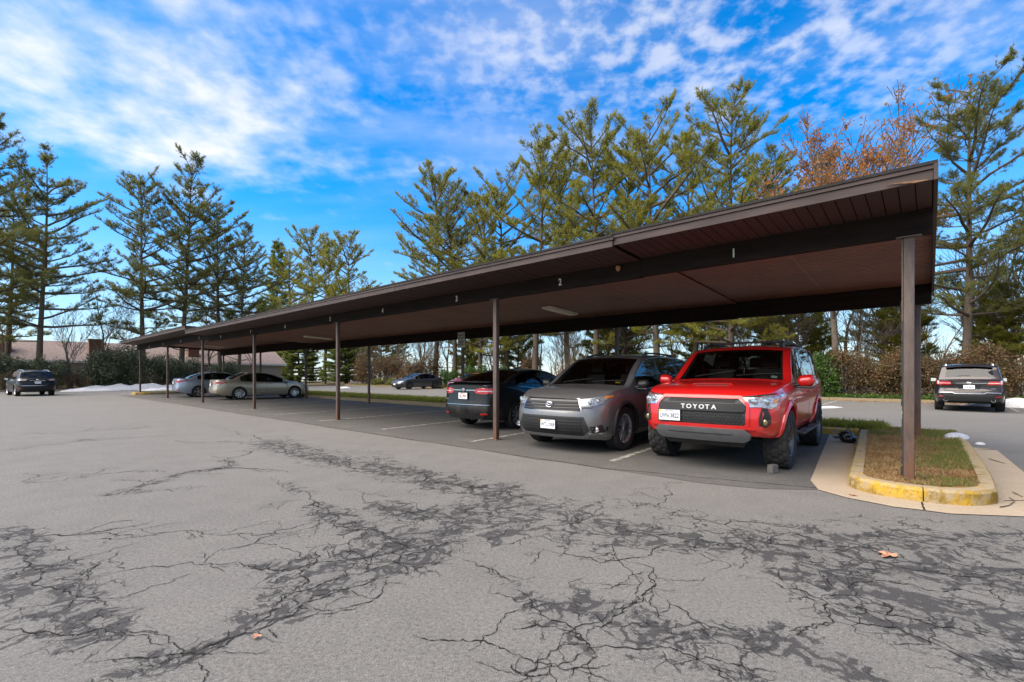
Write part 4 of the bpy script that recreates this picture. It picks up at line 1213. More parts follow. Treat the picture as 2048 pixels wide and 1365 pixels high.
    def wheels(c, spokes, rimmat, tyre_w, tread=False, rimr=.68, dish=.0, split=False, lugc=None):
        r = c.sp['r']; hw = tyre_w / 2; rr = r * rimr
        if tread:
            prof = [(-hw * .92, rr), (-hw * 1.0, rr + .04), (-hw * 1.02, r * .86), (-hw * .99, r * .955)]; n = 96
            mb = MB(); cols = [(-.96, 0), (-.70, 1), (-.66, 2), (-.30, 3), (-.26, 4), (.26, 5), (.30, 6), (.66, 7), (.70, 8), (.96, 9)]
            V_ = []; 
            for k in range(n):
                an = 2 * math.pi * k / n
                ring = [(a, q) for a, q in prof[:3]]
                for cx_, ci in cols:
                    blk = (k // 2 + (0, 0, 1, 1, 2, 2, 1, 1, 0, 0)[ci]) % 3 != 0
                    ring.append((hw * cx_, r - (0.0 if blk else .013) - (.006 if abs(cx_) > .9 else 0)))
                shoulder = (k // 2) % 3 != 0
                ring[2] = (-hw * (1.05 if shoulder else 1.0), r * .90); 
                ring += [(hw * (1.05 if shoulder else 1.0), r * .90), (hw * 1.0, rr + .04), (hw * .92, rr)]
                V_ += [(q * math.cos(an), a, q * math.sin(an)) for a, q in ring]
            m_ = len(ring); F_ = [(k * m_ + j, k * m_ + j + 1, ((k + 1) % n) * m_ + j + 1, ((k + 1) % n) * m_ + j) for k in range(n) for j in range(m_ - 1)]
            mb.add(V_, F_); tyre = mb.mesh('tyre', True, 25, True)
        else:
            mb = MB(); g = .008
            prof = [(-hw * .9, rr), (-hw, rr + .03), (-hw * 1.03, (rr + r) / 2), (-hw * .97, r * .955), (-hw * .82, r * .99), (-hw * .55, r), (-hw * .52, r - g), (-hw * .46, r - g), (-hw * .44, r), (-hw * .05, r), (-hw * .03, r - g), (hw * .03, r - g), (hw * .05, r), (hw * .44, r), (hw * .46, r - g), (hw * .52, r - g), (hw * .55, r), (hw * .82, r * .99), (hw * .97, r * .955), (hw * 1.03, (rr + r) / 2), (hw, rr + .03), (hw * .9, rr)]
            mb.lathe(prof, 48); tyre = mb.mesh('tyre', True, 35, True)
        tyre.materials.append(M['rubber'])
        rb = MB(); yo = hw * .80
        rb.lathe([(-hw * .85, rr * 1.0), (-hw * .8, rr * .93), (yo * .2, rr * .88), (yo, rr * .935), (hw * .9, rr * .985), (hw * .93, rr * 1.01), (hw * .86, rr * 1.015), (-hw * .85, rr * 1.0)], 48)
        ys = yo * (1 - dish)
        for k in range(spokes):
            angs = [2 * math.pi * k / spokes] if not split else [2 * math.pi * k / spokes - split, 2 * math.pi * k / spokes + split]
            for an in angs:
                ca, sa = math.cos(an), math.sin(an); an0 = 2 * math.pi * k / spokes; c0, s0 = math.cos(an0), math.sin(an0); ws = (.9 if not split else .6) * rr * (.20 if spokes <= 6 else .13 if spokes <= 10 else .085)
                def pt(rad, wv, y, cc=ca, ss=sa): return (rad * cc - wv * ss, y, rad * ss + wv * cc)
                rb.hexa([pt(rr * .14, -ws * .8, ys - .05, c0, s0), pt(rr * .14, ws * .8, ys - .05, c0, s0), pt(rr * .93, ws, yo - .035), pt(rr * .93, -ws, yo - .035)],
                        [pt(rr * .14, -ws * .55, ys - .012, c0, s0), pt(rr * .14, ws * .55, ys - .012, c0, s0), pt(rr * .93, ws * .7, yo), pt(rr * .93, -ws * .7, yo)])
        rb.lathe([(ys - .06, rr * .24), (ys - .01, rr * .23), (ys - .002, rr * .19), (ys - .004, .001)], 24)
        rim = rb.mesh('rim', True, 35, True); rim.materials.append(rimmat)
        hb = MB(); hb.lathe([(ys - .002, rr * .13), (ys + .010, rr * .115), (ys + .012, .001)], 20)
        for k in range(5):
            an = 2 * math.pi * k / 5 + .3; x_, z_ = rr * .19 * math.cos(an), rr * .19 * math.sin(an); hb.lathe([(ys - .01, .011), (ys + .008, .010), (ys + .009, .001)], 8, 'y', (x_, 0, z_))
        hub = hb.mesh('hub_cap', True, 40); hub.materials.append(lugc or M['chrome'])
        db = MB(); db.lathe([(-hw * .3, rr * .85), (-hw * .3, .02), (-hw * .1, .02), (-hw * .1, rr * .72), (-hw * .3, rr * .72)], 32); disc = db.mesh('brake_disc', True, 35); disc.materials.append(M['dalloy'])
        yt = c.sp['track'] / 2
        for x in (0, -c.wb):
            for sg in (1, -1):
                w_ = empty('wheel', (x, sg * yt, r), 0 if sg > 0 else math.pi, c.root); 
                for nm, me in (('tyre', tyre), ('rim', rim), ('hub_cap', hub), ('brake_disc', disc)): link(nm, me, None, w_)
        ax = MB()
        for x in (0, -c.wb): ax.tube([(x, -yt + .1, r), (x, yt - .1, r)], .045, 8)
        ax.tube([(.1, 0, r * .8), (-c.wb - .2, 0, r * .85)], .06, 8)
        ax.build('axle', M['under'], c.root)
    def seats(c, xs, z0, mat='interior', wheel=True, rear=True, xdash=None):
        mt = M[mat]
        for k, x in enumerate(xs):
            ys = (-.38, .38) if k == 0 or not rear else (-.45, 0, .45)
            for y in ys:
                mb = MB(); t = .18
                mb.hexa([(x + .08, y - .24, z0), (x + .08, y + .24, z0), (x - .06, y + .24, z0), (x - .06, y - .24, z0)], [(x - .10, y - .20, z0 + .62), (x - .10, y + .20, z0 + .62), (x - .20, y + .20, z0 + .62), (x - .20, y - .20, z0 + .62)])
                mb.box(x - .06, x + .46, y - .25, y + .25, z0 - .12, z0 + .06, .03)
                o = mb.build('seat', mt, c.root)
                h = MB(); h.box(x - .23, x - .12, y - .13, y + .13, z0 + .66, z0 + .84, .03); h.build('headrest', mt, o)
        if xdash is not None:
            zb = float(c.zbelt(xdash)); mb = MB(); wv = c.W * .86
            mb.hexa([(xdash + .35, -wv, zb - .35), (xdash + .35, wv, zb - .35), (xdash - .35, wv, zb - .35), (xdash - .35, -wv, zb - .35)], [(xdash + .25, -wv * .9, zb - .03), (xdash + .25, wv * .9, zb - .03), (xdash - .28, wv * .95, zb - .05), (xdash - .28, -wv * .95, zb - .05)])
            mb.build('dashboard', M['blk'], c.root)
            sw = MB(); ctr = Vector((xdash - .42, .38, zb - .02)); a1 = Vector((0, 1, 0)); a2 = Vector((.35, 0, .94))
            sw.tube([ctr + (a1 * math.cos(t) + a2 * math.sin(t)) * .185 for t in [2 * math.pi * k / 24 for k in range(25)]], .014, 6, False)
            sw.tube([ctr - a1 * .18, ctr + a1 * .18], .02, 6); sw.tube([ctr, ctr + Vector((.25, 0, -.1))], .03, 6)
            sw.build('steering_wheel', M['blk'], c.root, True, 60)
            z_ = float(c.ztop(xdash - .75)) - .16; im = MB(); im.box(xdash - .80, xdash - .76, -.12, .12, z_ - .03, z_ + .04, .012); im.build('rear_view_mirror', M['blk'], c.root)
    def flare(c, wid, mat, off=.006, ro=None, ri=None, a0=-12, a1=192):
        """arch moulding following the body side round each wheel opening"""
        r = c.sp['r'] * c.sp.get('arch', 1.17); ri = ri or r - .008; ro_ = r + wid
        for x in (0, -c.wb):
            for sg in (1, -1):
                V_ = []; n = 26
                for k in range(n + 1):
                    an = R(a0 + (a1 - a0) * k / n)
                    for q, (rad, of) in enumerate(((ri, -.03), (ri, off), ((ri + ro_) / 2, off + .012), (ro_, off * .7), (ro_ + .003, -.02))):
                        xx, zz = x + rad * math.cos(an), c.sp['r'] + rad * math.sin(an); zz = max(zz, float(c.zbot(xx)) + .005)
                        p = c.deform([(xx, sg * (c.halfw(xx, zz) + of), zz)])[0]; V_.append(p)
                F_ = [(k * 5 + j, k * 5 + j + 1, k * 5 + j + 6, k * 5 + j + 5) for k in range(n) for j in range(4)]
                MB().add(V_, F_).build('fender_flare', mat, c.root, True, 40, fix=True)
    def plate(c, y, z, txt, rear=False, ink='plateink', head=None, tilt=0.0, sticker=True, w=.305, h=.152):
        fn = c.rear if rear else c.front; off = .022
        px = [fn(yy, zz, off)[0] for yy in (y - w / 2, y + w / 2) for zz in (z - h / 2, z + h / 2)]
        x = min(px) - .004 if rear else max(px) + .004; d = -1 if rear else 1
        sl = (fn(y + w / 2, z, 0)[0] - fn(y - w / 2, z, 0)[0]) / w
        o = MB().box(-.003, .003, -w / 2, w / 2, -h / 2, h / 2, .001).build('license_plate', M['plate'], c.root, loc=(x, y, z))
        fm = lambda yy, zz, q: frame_mtx((d * .0036, yy, zz), (0, d, 0), (0, 0, 1))
        if txt: text_obj('plate_number', txt, .088, M[ink], o, fm(0, -.012, 0), .0008, .0016, .70)
        if head: text_obj('plate_state', head, .030, M['plateink' if ink == 'plateink' else ink], o, fm(0, .055, 0), .0006, 0, .95)
        if sticker:
            MB().box(-.0045, .0045, -w / 2 + .008, -w / 2 + .043, h / 2 - .037, h / 2 - .008).build('registration_sticker', M['yellowst'], o)
        fr = MB(); e = .008
        for (a, b, p, q) in ((-w / 2 - e, w / 2 + e, -h / 2 - e, -h / 2 + .003), (-w / 2 - e, w / 2 + e, h / 2 - .003, h / 2 + e), (-w / 2 - e, -w / 2 + .003, -h / 2, h / 2), (w / 2 - .003, w / 2 + e, -h / 2, h / 2)): fr.box(-.0055, .0052, a, b, p, q)
        fr.build('plate_frame', M['blk'] if not rear else M['trimgrey'], o)
        bk = MB(); bk.box(-.06 if d > 0 else .003, -.003 if d > 0 else .06, -w * .42, w * .42, -h * .42, h * .42); bk.build('plate_bracket', M['blk'], o)
        return o
    def emblem(c, y, z, w, rear=False, rings=3, mat='chrome', disc=False):
        fn = c.rear if rear else c.front; d = -1 if rear else 1; x = fn(y, z, .026)[0]; mb = MB()
        def ell(cy, cz, a, b, rad): mb.tube([(x, y + cy + a * math.cos(t), z + cz + b * math.sin(t)) for t in [2 * math.pi * k / 28 for k in range(29)]], rad, 6, False)
        ell(0, 0, w / 2, w * .34, w * .055)
        if rings >= 3: ell(0, w * .10, w * .36, w * .13, w * .04); ell(0, -w * .02, w * .13, w * .30, w * .04)
        elif rings == 2: mb.tube([(x, y - w * .42, z), (x, y + w * .42, z)], w * .07, 6)
        if disc: mb.lathe([(0, .001), (.004 * d, w * .30), (0, w * .40), (-.01 * d, w * .40)], 24, 'x', (x, y, z))
        return mb.build('emblem', M[mat], c.root, True, 60)
    def badge(c, txt, y, z, size, rear=True, mat='chrome', sx=1.0):
        fn = c.rear if rear else c.front; d = -1 if rear else 1; x = fn(y, z, .006)[0]
        return text_obj('badge', txt, size, M[mat], c.root, frame_mtx((x, y, z), (0, d, 0), (0, 0, 1)), .003, .0012, sx)
    def lamp_disc(c, y, z, rad, rear=False, mats=('blk', 'lens'), name='fog_lamp', off=.015):
        fn = c.rear if rear else c.front; d = -1 if rear else 1; x = fn(y, z, off)[0]
        mb = MB(); mb.lathe([(-.06 * d, rad * 1.25), (.012 * d, rad * 1.25), (.012 * d, rad * .98), (-.01 * d, rad * .95)], 28, 'x', (x, y, z)); o = mb.build(name, M[mats[0]], c.root, True, 40)
        l = MB(); l.lathe([(-.008 * d, rad * .97), (.004 * d, rad * .6), (.007 * d, .001)], 28, 'x', (x, y, z)); l.build('lens', M[mats[1]], o, True, 60)
        return o
    def rails(c, x0, x1, y, h, mat, legs=2, cross=None):
        for sg in (1, -1):
            n = 12; pts = []
            for k in range(n + 1):
                x = x0 + (x1 - x0) * k / n; e = min(1, k / 1.2, (n - k) / 1.2); p = c.topf(x, sg * y); pts.append((p[0], p[1], p[2] + h * e + .004))
            mb = MB(); mb.tube(pts, .019, 8); o = mb.build('roof_rail', mat, c.root, True, 50)
            for x in (x0 - (x0 - x1) * .06, x1 + (x0 - x1) * .06):
                p = c.topf(x, sg * y); f = MB(); f.hexa([(p[0] - .11, p[1] - .03, p[2] - .012), (p[0] + .11, p[1] - .03, p[2] - .012), (p[0] + .11, p[1] + .03, p[2] - .012), (p[0] - .11, p[1] + .03, p[2] - .012)], [(p[0] - .06, p[1] - .018, p[2] + h), (p[0] + .06, p[1] - .018, p[2] + h), (p[0] + .06, p[1] + .018, p[2] + h), (p[0] - .06, p[1] + .018, p[2] + h)])
                f.build('rail_foot', mat, o, fix=True)
        for x in (cross or []):
            p = c.topf(x, y); mb = MB(); mb.tube([(x, -y, p[2] + h + .01), (x, 0, p[2] + h + .025), (x, y, p[2] + h + .01)], .018, 8); mb.build('cross_bar', mat, c.root, True, 50)
    def wipers(c, xb, mat='under'):
        for y in (-.52, .12):
            p = [c.topf(xb - .06 - .10 * k / 6, y + .10 * k, .02) for k in range(7)]
            mb = MB(); mb.tube([tuple(q) for q in p], .007, 6); mb.build('wiper', M[mat], c.root)
    def exhaust(c, y, z, rad=.035):
        p = c.rear(y, z); mb = MB(); mb.lathe([(p[0] - .02, rad), (p[0] + .2, rad), (p[0] + .2, rad * .85), (p[0] - .02, rad * .85)], 16, 'x', (0, y, z), True); mb.build('exhaust_pipe', M['alloy'], c.root, True, 50)
HEAD_IN = math.atan2(V.y, V.x)          # nose towards the back of the carport
HEAD_OUT = HEAD_IN + math.pi            # nose towards the camera
def at(p, heading, dx, dy):
    """world point whose car-frame offset from p is (dx, dy)"""
    return Vector((p.x + dx * math.cos(heading) - dy * math.sin(heading), p.y + dx * math.sin(heading) + dy * math.cos(heading), 0.004))
PLAN_SUV = lambda fo, xr: [(fo, .80), (fo - .12, .90), (fo - .35, .965), (fo - .8, .995), (-1.2, 1.0), (xr + 1.0, .99), (xr + .45, .965), (xr + .12, .91), (xr, .84)]
PLAN_SED = lambda fo, xr: [(fo, .74), (fo - .10, .85), (fo - .30, .935), (fo - .8, .985), (-1.2, 1.0), (xr + 1.1, .985), (xr + .5, .945), (xr + .12, .86), (xr, .78)]

# ---------------- red off-road suv
sp = dict(fo=.92, wb=2.79, ro=1.10, W=1.90, r=.405, track=1.62, arch=1.16, tumble=.155,
  top=[(.92, 1.035), (.86, 1.085), (.70, 1.12), (.40, 1.155), (0, 1.185), (-.30, 1.21), (-.40, 1.225), (-.47, 1.255), (-.75, 1.48), (-1.02, 1.685), (-1.14, 1.745), (-1.35, 1.785), (-1.8, 1.815), (-2.4, 1.82), (-3.0, 1.81), (-3.42, 1.775), (-3.56, 1.70), (-3.74, 1.30), (-3.80, 1.20), (-3.89, 1.14)],
  belt=[(.92, .97), (.70, 1.05), (.3, 1.095), (-.1, 1.125), (-.45, 1.145), (-1.2, 1.155), (-2.2, 1.175), (-2.9, 1.22), (-3.5, 1.25), (-3.75, 1.19), (-3.89, 1.10)],
  bot=[(.92, .50), (.70, .47), (.35, .46), (-.5, .46), (-2.4, .46), (-3.3, .50), (-3.7, .56), (-3.89, .60)],
  plan=PLAN_SUV(.92, -3.89), crown=[(.92, .055), (0, .05), (-.35, .05), (-.5, .06), (-1.1, .075), (-2, .07), (-3.4, .08), (-3.7, .08), (-3.89, .05)],
  fprof=[(.40, .14), (.50, .06), (.60, .015), (.72, .0), (.85, .015), (.98, .05), (1.05, .10), (1.15, .2)], rprof=[(.5, .06), (.62, 0), (.85, 0.02), (1.1, .03), (1.3, .06)],
  fsweep=.22, rsweep=.12, ws=[-.44, -1.07], rg=[-3.50, -3.72], win=[(-.66, -1.62), (-1.70, -2.62), (-2.76, -3.42)], doors=[-.42, -1.66, -2.66], glass=['sideglass', 'sideglass', 'privacy'], rglass='privacy', pillar=1,
  shape=[(0, .90), (.05, .935), (.18, .968), (.40, .985), (.52, .992), (.60, 1.0), (.78, .992), (.92, .975), (1.0, .94)])
p = Vector((3.12, 7.08, 0))
hd = math.atan2(-.77, -.64)
red = Car('offroad_suv', 'bright red lifted off-road SUV with black roof rails, nearest the camera', 'suv', (p.x, p.y, .004), hd, sp, M['red'])
c = red
c.patch([(-.48, .985), (.48, .985), (.56, .91), (.575, .66), (.54, .625), (-.54, .625), (-.575, .66), (-.56, .91)], c.front, .004, 'grille', M['blk'], nr=10, nc=16, th=.05)
gr = MB()
for k in range(5):          # honeycomb rows of the lower grille
    z = .635 + .037 * k
    for q in range(-12, 13):
        y = q * .05 + (.025 if k % 2 else 0)
        if abs(y) < .53:
            x = c.front(y, z, .012)[0]; gr.tube([(x, y + .024 * math.cos(t), z + .017 * math.sin(t)) for t in [math.pi * 2 * j / 6 for j in range(7)]], .0035, 4, False)
for k in range(2):
    z = .945 + .022 * k
    for q in range(-10, 11):
        y = q * .042 + (.021 if k else 0); x = c.front(y, z, .012)[0]; gr.tube([(x, y + .02 * math.cos(t), z + .012 * math.sin(t)) for t in [math.pi * 2 * j / 6 for j in range(7)]], .003, 4, False)
tag(gr.build('grille_mesh', M['trimgrey'], c.root), kind='stuff')
c.patch([(-.545, .915), (.545, .915), (.57, .89), (.575, .835), (.55, .815), (-.55, .815), (-.575, .835), (-.57, .89)], c.front, .040, 'grille_bar', M['trimgrey'], nr=6, nc=16, th=.05)
lt = 'TOYOTA'; xs_ = [.205, .125, .042, -.042, -.118, -.20]
for ch, y in zip(lt, xs_):
    x = c.front(y, .866, .041)[0]; text_obj('grille_letter', ch, .082, M['letter'], c.root, frame_mtx((x, -y, .866), (0, 1, 0), (0, 0, 1)), .004, .002, 1.1)
# red surround bars: upper lip and the lower bumper band
c.strip([(-.595, .64), (-.595, .91), (-.50, 1.005), (.50, 1.005), (.595, .91), (.595, .64)], .038, c.front, .022, 'grille_surround', M['red'])
c.patch([(-.60, .638), (.60, .638), (.68, .585), (-.68, .585)], c.front, .035, 'bumper_lip', M['red'], nr=3, nc=16, th=.05)
c.patch([(-.56, .59), (.56, .59), (.63, .52), (.60, .44), (.54, .405), (-.54, .405), (-.60, .44), (-.63, .52)], c.front, .055, 'skid_plate', M['skid'], nr=6, nc=16, th=.09)
c.patch([(-.55, .41), (.55, .41), (.50, .33), (-.50, .33)], lambda y, z, o=0: c.front(y, .47, o) * np.array([1, 1, 0]) + np.array([-.06 - (.41 - z) * .8, 0, z]), .0, 'air_dam', M['blk'], nr=3, nc=8, th=.03)
c.strip([(-.42, .51), (.42, .51)], .008, c.front, .060, 'skid_groove', M['blk'])
for sg in (1, -1):
    f_ = lambda P: [(sg * y, z) for y, z in P]
    hl = c.patch(f_([(.47, 1.00), (.905, 1.05), (.918, 1.0), (.885, .885), (.83, .855), (.58, .885)]), c.front, .012, 'headlight', M['lens'], nr=8, nc=12, th=.05)
    c.patch(f_([(.58, .985), (.70, .995), (.70, .925), (.62, .93)]), c.front, .018, 'lamp_bowl', M['lensdark'], parent=hl, nr=4, nc=5, th=.02)
    c.patch(f_([(.85, .985), (.90, .99), (.885, .93), (.85, .92)]), c.front, .018, 'turn_signal', M['amber'], parent=hl, nr=4, nc=4, th=.02)
    c.strip(f_([(.50, 1.005), (.905, 1.055)]), .014, c.front, .016, 'headlight_rim', M['blk'])
    for yy in (.665, .78):
        q = c.front(sg * yy, .95, .016); mb = MB(); mb.lathe([(0, .042), (.012, .036), (.016, .001)], 20, 'x', tuple(q)); mb.build('projector', M['chrome'], hl, True, 50)
    c.patch(f_([(.745, .87), (.80, .86), (.835, .76), (.83, .66), (.78, .615), (.72, .64), (.715, .73)]), c.front, .006, 'fog_lamp_housing', M['blk'], nr=6, nc=5, th=.03)
    c.lamp_disc(sg * .772, .69, .046, False, ('blkgloss', 'foglens'), 'fog_lamp', .012)
    # rocker step bar
    y = sg * (c.W + .03); mb = MB(); mb.tube([(-.62, y - sg * .18, .47), (-.70, y, .43), (-2.05, y, .43), (-2.14, y - sg * .18, .47)], .036, 10)
    sb = mb.build('side_step', M['blk'], c.root, True, 50)
    pad = MB(); pad.box(-1.25, -.75, min(y - .05, y + .05), max(y - .05, y + .05), .462, .472); pad.box(-2.0, -1.5, min(y - .05, y + .05), max(y - .05, y + .05), .462, .472); pad.build('step_pad', M['blk'], sb)
# hood scoop and bulges
sc = MB(); q = [c.topf(.42, y, -.004) for y in (-.30, .30)] + [c.topf(-.02, y, -.004) for y in (.27, -.27)]; t_ = [c.topf(.36, y, .020) for y in (-.26, .26)] + [c.topf(.0, y, .004) for y in (.25, -.25)]
sc.hexa(q, t_); so = sc.build('hood_scoop', M['red'], c.root, fix=True)
slot = MB(); slot.box(.375, .395, -.24, .24, float(c.ztop(.4)) + .003, float(c.ztop(.4)) + .014); slot.build('scoop_slot', M['blk'], so)
c.plate(-.40, .735, 'UVN-3822', head='VIRGINIA')
c.flare(.075, M['red'], .022)
c.seams([-.42, -1.66, -2.66], .60); c.handles([-2.52, -1.52], 1.035, M['red']); c.mirrors(-.62, 1.20, M['red'], .24, .19, .23)
c.wheels(6, M['dalloy'], .285, True, .56, .1, False, M['dalloy'])
c.seats([-1.35, -2.25], .78, xdash=-.62); c.rails(-1.25, -3.15, .60, .075, M['blk'], cross=[-1.6, -2.9]); c.wipers(-.43)
st_ = MB(); q = [c.topf(-.50, y, .004) for y in (.60, .68)] + [c.topf(-.545, y, .004) for y in (.68, .60)]; st_.hexa(q, [v + np.array([0.002, 0, .003]) for v in q]); st_.build('windshield_sticker', M['plate'], c.root)
for sg in (1, -1):
    c.patch([(sg * .62, 1.20), (sg * .86, 1.20), (sg * .88, 1.02), (sg * .80, .98), (sg * .66, 1.0)], c.rear, .012, 'tail_lamp', M['tail'], nr=5, nc=5)
# block of wood chocking its front wheel
ck = MB(); ck.box(-.055, .055, -.04, .04, 0, .11, .006); g_ = G(1543, 946)
tag(ck.build('wheel_chock', simple('weathered_wood', (0.10, 0.092, 0.085), .9, 0, .3, 25), None, loc=(g_.x, g_.y - .03, .005), rot=(0, 0, .4)), 'small grey wooden block in front of the red SUV tyre', 'block')

# ---------------- grey family suv
sp = dict(fo=.96, wb=2.79, ro=1.13, W=1.92, r=.378, track=1.63, arch=1.12, tumble=.17,
  top=[(.96, .915), (.90, .955), (.72, 1.00), (.4, 1.055), (0, 1.095), (-.16, 1.115), (-.24, 1.135), (-.6, 1.375), (-.98, 1.60), (-1.12, 1.655), (-1.35, 1.695), (-1.9, 1.725), (-2.6, 1.715), (-3.2, 1.675), (-3.45, 1.63), (-3.62, 1.50), (-3.80, 1.20), (-3.87, 1.08), (-3.92, 1.02)],
  belt=[(.96, .86), (.72, .94), (.3, .995), (-.1, 1.025), (-.4, 1.045), (-1.2, 1.06), (-2.4, 1.095), (-3.2, 1.16), (-3.6, 1.18), (-3.8, 1.10), (-3.92, .98)],
  bot=[(.96, .24), (.7, .22), (.3, .24), (-2.9, .25), (-3.5, .30), (-3.92, .40)],
  plan=PLAN_SUV(.96, -3.92), crown=[(.96, .05), (0, .05), (-.2, .05), (-.4, .06), (-1.1, .075), (-2, .07), (-3.4, .08), (-3.7, .08), (-3.92, .05)],
  fprof=[(.20, .16), (.28, .08), (.38, .02), (.50, .0), (.62, .005), (.75, .03), (.88, .08), (.95, .15), (1.0, .2)], rprof=[(.3, .08), (.45, 0), (.7, 0), (.95, .05), (1.2, .12)],
  fsweep=.30, rsweep=.16, ws=[-.20, -1.05], rg=[-3.48, -3.74], win=[(-.52, -1.52), (-1.60, -2.48), (-2.58, -3.28)], doors=[-.40, -1.56, -2.54], glass=['sideglass', 'privacy', 'privacy'], rglass='privacy', pillar=1)
pR = G(1237, 900)
hl_ = math.atan2(-.764, -.645)
p = at(pR, hl_, 0, -.80)
gry = Car('family_suv', 'dark grey metallic SUV parked nose out between the red SUV and the black sedan', 'suv', p, hl_, sp, M['gunmetal']); c = gry
c.patch([(-.50, .895), (.50, .895), (.585, .73), (.56, .70), (-.56, .70), (-.585, .73)], c.front, .003, 'grille', M['blkgloss'], nr=6, nc=14, th=.05)
for z in (.735, .785, .84): c.patch([(-.48 - (.9 - z) * .45, z + .016), (.48 + (.9 - z) * .45, z + .016), (.50 + (.9 - z) * .45, z - .016), (-.50 - (.9 - z) * .45, z - .016)], c.front, .022, 'grille_slat', M['trimgrey'], nr=2, nc=12, th=.02)
c.strip([(-.60, .71), (-.52, .905), (.52, .905), (.60, .71)], .014, c.front, .020, 'grille_surround', M['chrome'])
c.patch([(-.63, .61), (.63, .61), (.72, .40), (.60, .30), (-.60, .30), (-.72, .40)], c.front, .004, 'lower_grille', M['blk'], nr=6, nc=14, th=.05)
for k in range(6):
    z = .33 + .05 * k; c.patch([(-.60, z + .009), (.60, z + .009), (.60, z - .009), (-.60, z - .009)], c.front, .020, 'grille_slat', M['trimgrey'], nr=2, nc=12, th=.02)
c.emblem(0, .80, .135)
c.patch([(-.70, .30), (.70, .30), (.66, .245), (-.66, .245)], c.front, .03, 'skid_plate', M['skid'], nr=3, nc=14, th=.06)
for sg in (1, -1):
    f_ = lambda P: [(sg * y, z) for y, z in P]
    hl = c.patch(f_([(.53, .885), (.68, .915), (.88, .958), (.905, .935), (.85, .84), (.78, .795), (.60, .775)]), c.front, .010, 'headlight', M['lens'], nr=8, nc=12, th=.05)
    c.patch(f_([(.845, .945), (.905, .958), (.915, .935), (.875, .90)]), c.front, .016, 'turn_signal', M['amber'], parent=hl, nr=3, nc=4, th=.02)
    for yy, zz in ((.70, .845), (.79, .865)):
        q = c.front(sg * yy, zz, .014); mb = MB(); mb.lathe([(0, .040), (.012, .034), (.016, .001)], 20, 'x', tuple(q)); mb.build('projector', M['chrome'], hl, True, 50)
    c.patch(f_([(.55, .80), (.60, .775), (.76, .79), (.74, .76), (.58, .745)]), c.front, .016, 'headlight_base', M['lensdark'], parent=hl, nr=3, nc=5, th=.02)
    c.patch(f_([(.70, .58), (.84, .565), (.90, .47), (.88, .36), (.74, .34)]), c.front, .004, 'fog_lamp_housing', M['gunmetal'], nr=5, nc=5, th=.02)
    c.patch(f_([(.72, .46), (.86, .49), (.88, .37), (.75, .35)]), c.front, .008, 'fog_lamp_recess', M['blk'], nr=4, nc=4, th=.02)
    c.strip(f_([(.70, .33), (.88, .345), (.905, .45)]), .014, c.front, .014, 'fog_lamp_trim', M['chrome'])
    c.lamp_disc(sg * .80, .415, .040, False, ('chrome', 'lens'), 'fog_lamp', .012)
    c.strip([(-.50, float(c.zbelt(-.5)) - .006), (-1.5, float(c.zbelt(-1.5)) - .006), (-2.5, float(c.zbelt(-2.5)) - .006), (-3.3, float(c.zbelt(-3.3)) - .006)], .018, c.side(sg), .008, 'belt_moulding', M['chrome'])
    c.strip([(-.45, .36), (-2.35, .36)], .022, c.side(sg), .012, 'door_moulding', M['chrome'])
    # chrome line over the side windows
    pr = MB(); pr.tube([tuple(c.deform([(x, sg * (float(c.wrail(x)) + .006), float(c.zrail(x)))])[0]) for x in np.linspace(-.62, -3.25, 16)], .008, 6); pr.build('window_moulding', M['chrome'], c.root, True, 60)
c.plate(.0, .47, 'WTL-2769', head='VIRGINIA')
c.flare(.055, M['blk'], .014)
c.seams([-.40, -1.56, -2.54], .42); c.handles([-2.38, -1.40], .93, M['gunmetal']); c.mirrors(-.50, 1.12, M['blk'], .24, .16, .22)
c.wheels(12, M['alloy'], .245, False, .66, .05)
c.seats([-1.20, -2.10, -2.85], .68, xdash=-.45); c.rails(-1.35, -3.0, .62, .05, M['blk']); c.wipers(-.22)
q = [c.topf(-.30, y, .004) for y in (.58, .66)] + [c.topf(-.345, y, .004) for y in (.66, .58)]; MB().hexa(q, [v + np.array([0.002, 0, .003]) for v in q]).build('windshield_sticker', M['yellowst'], c.root)

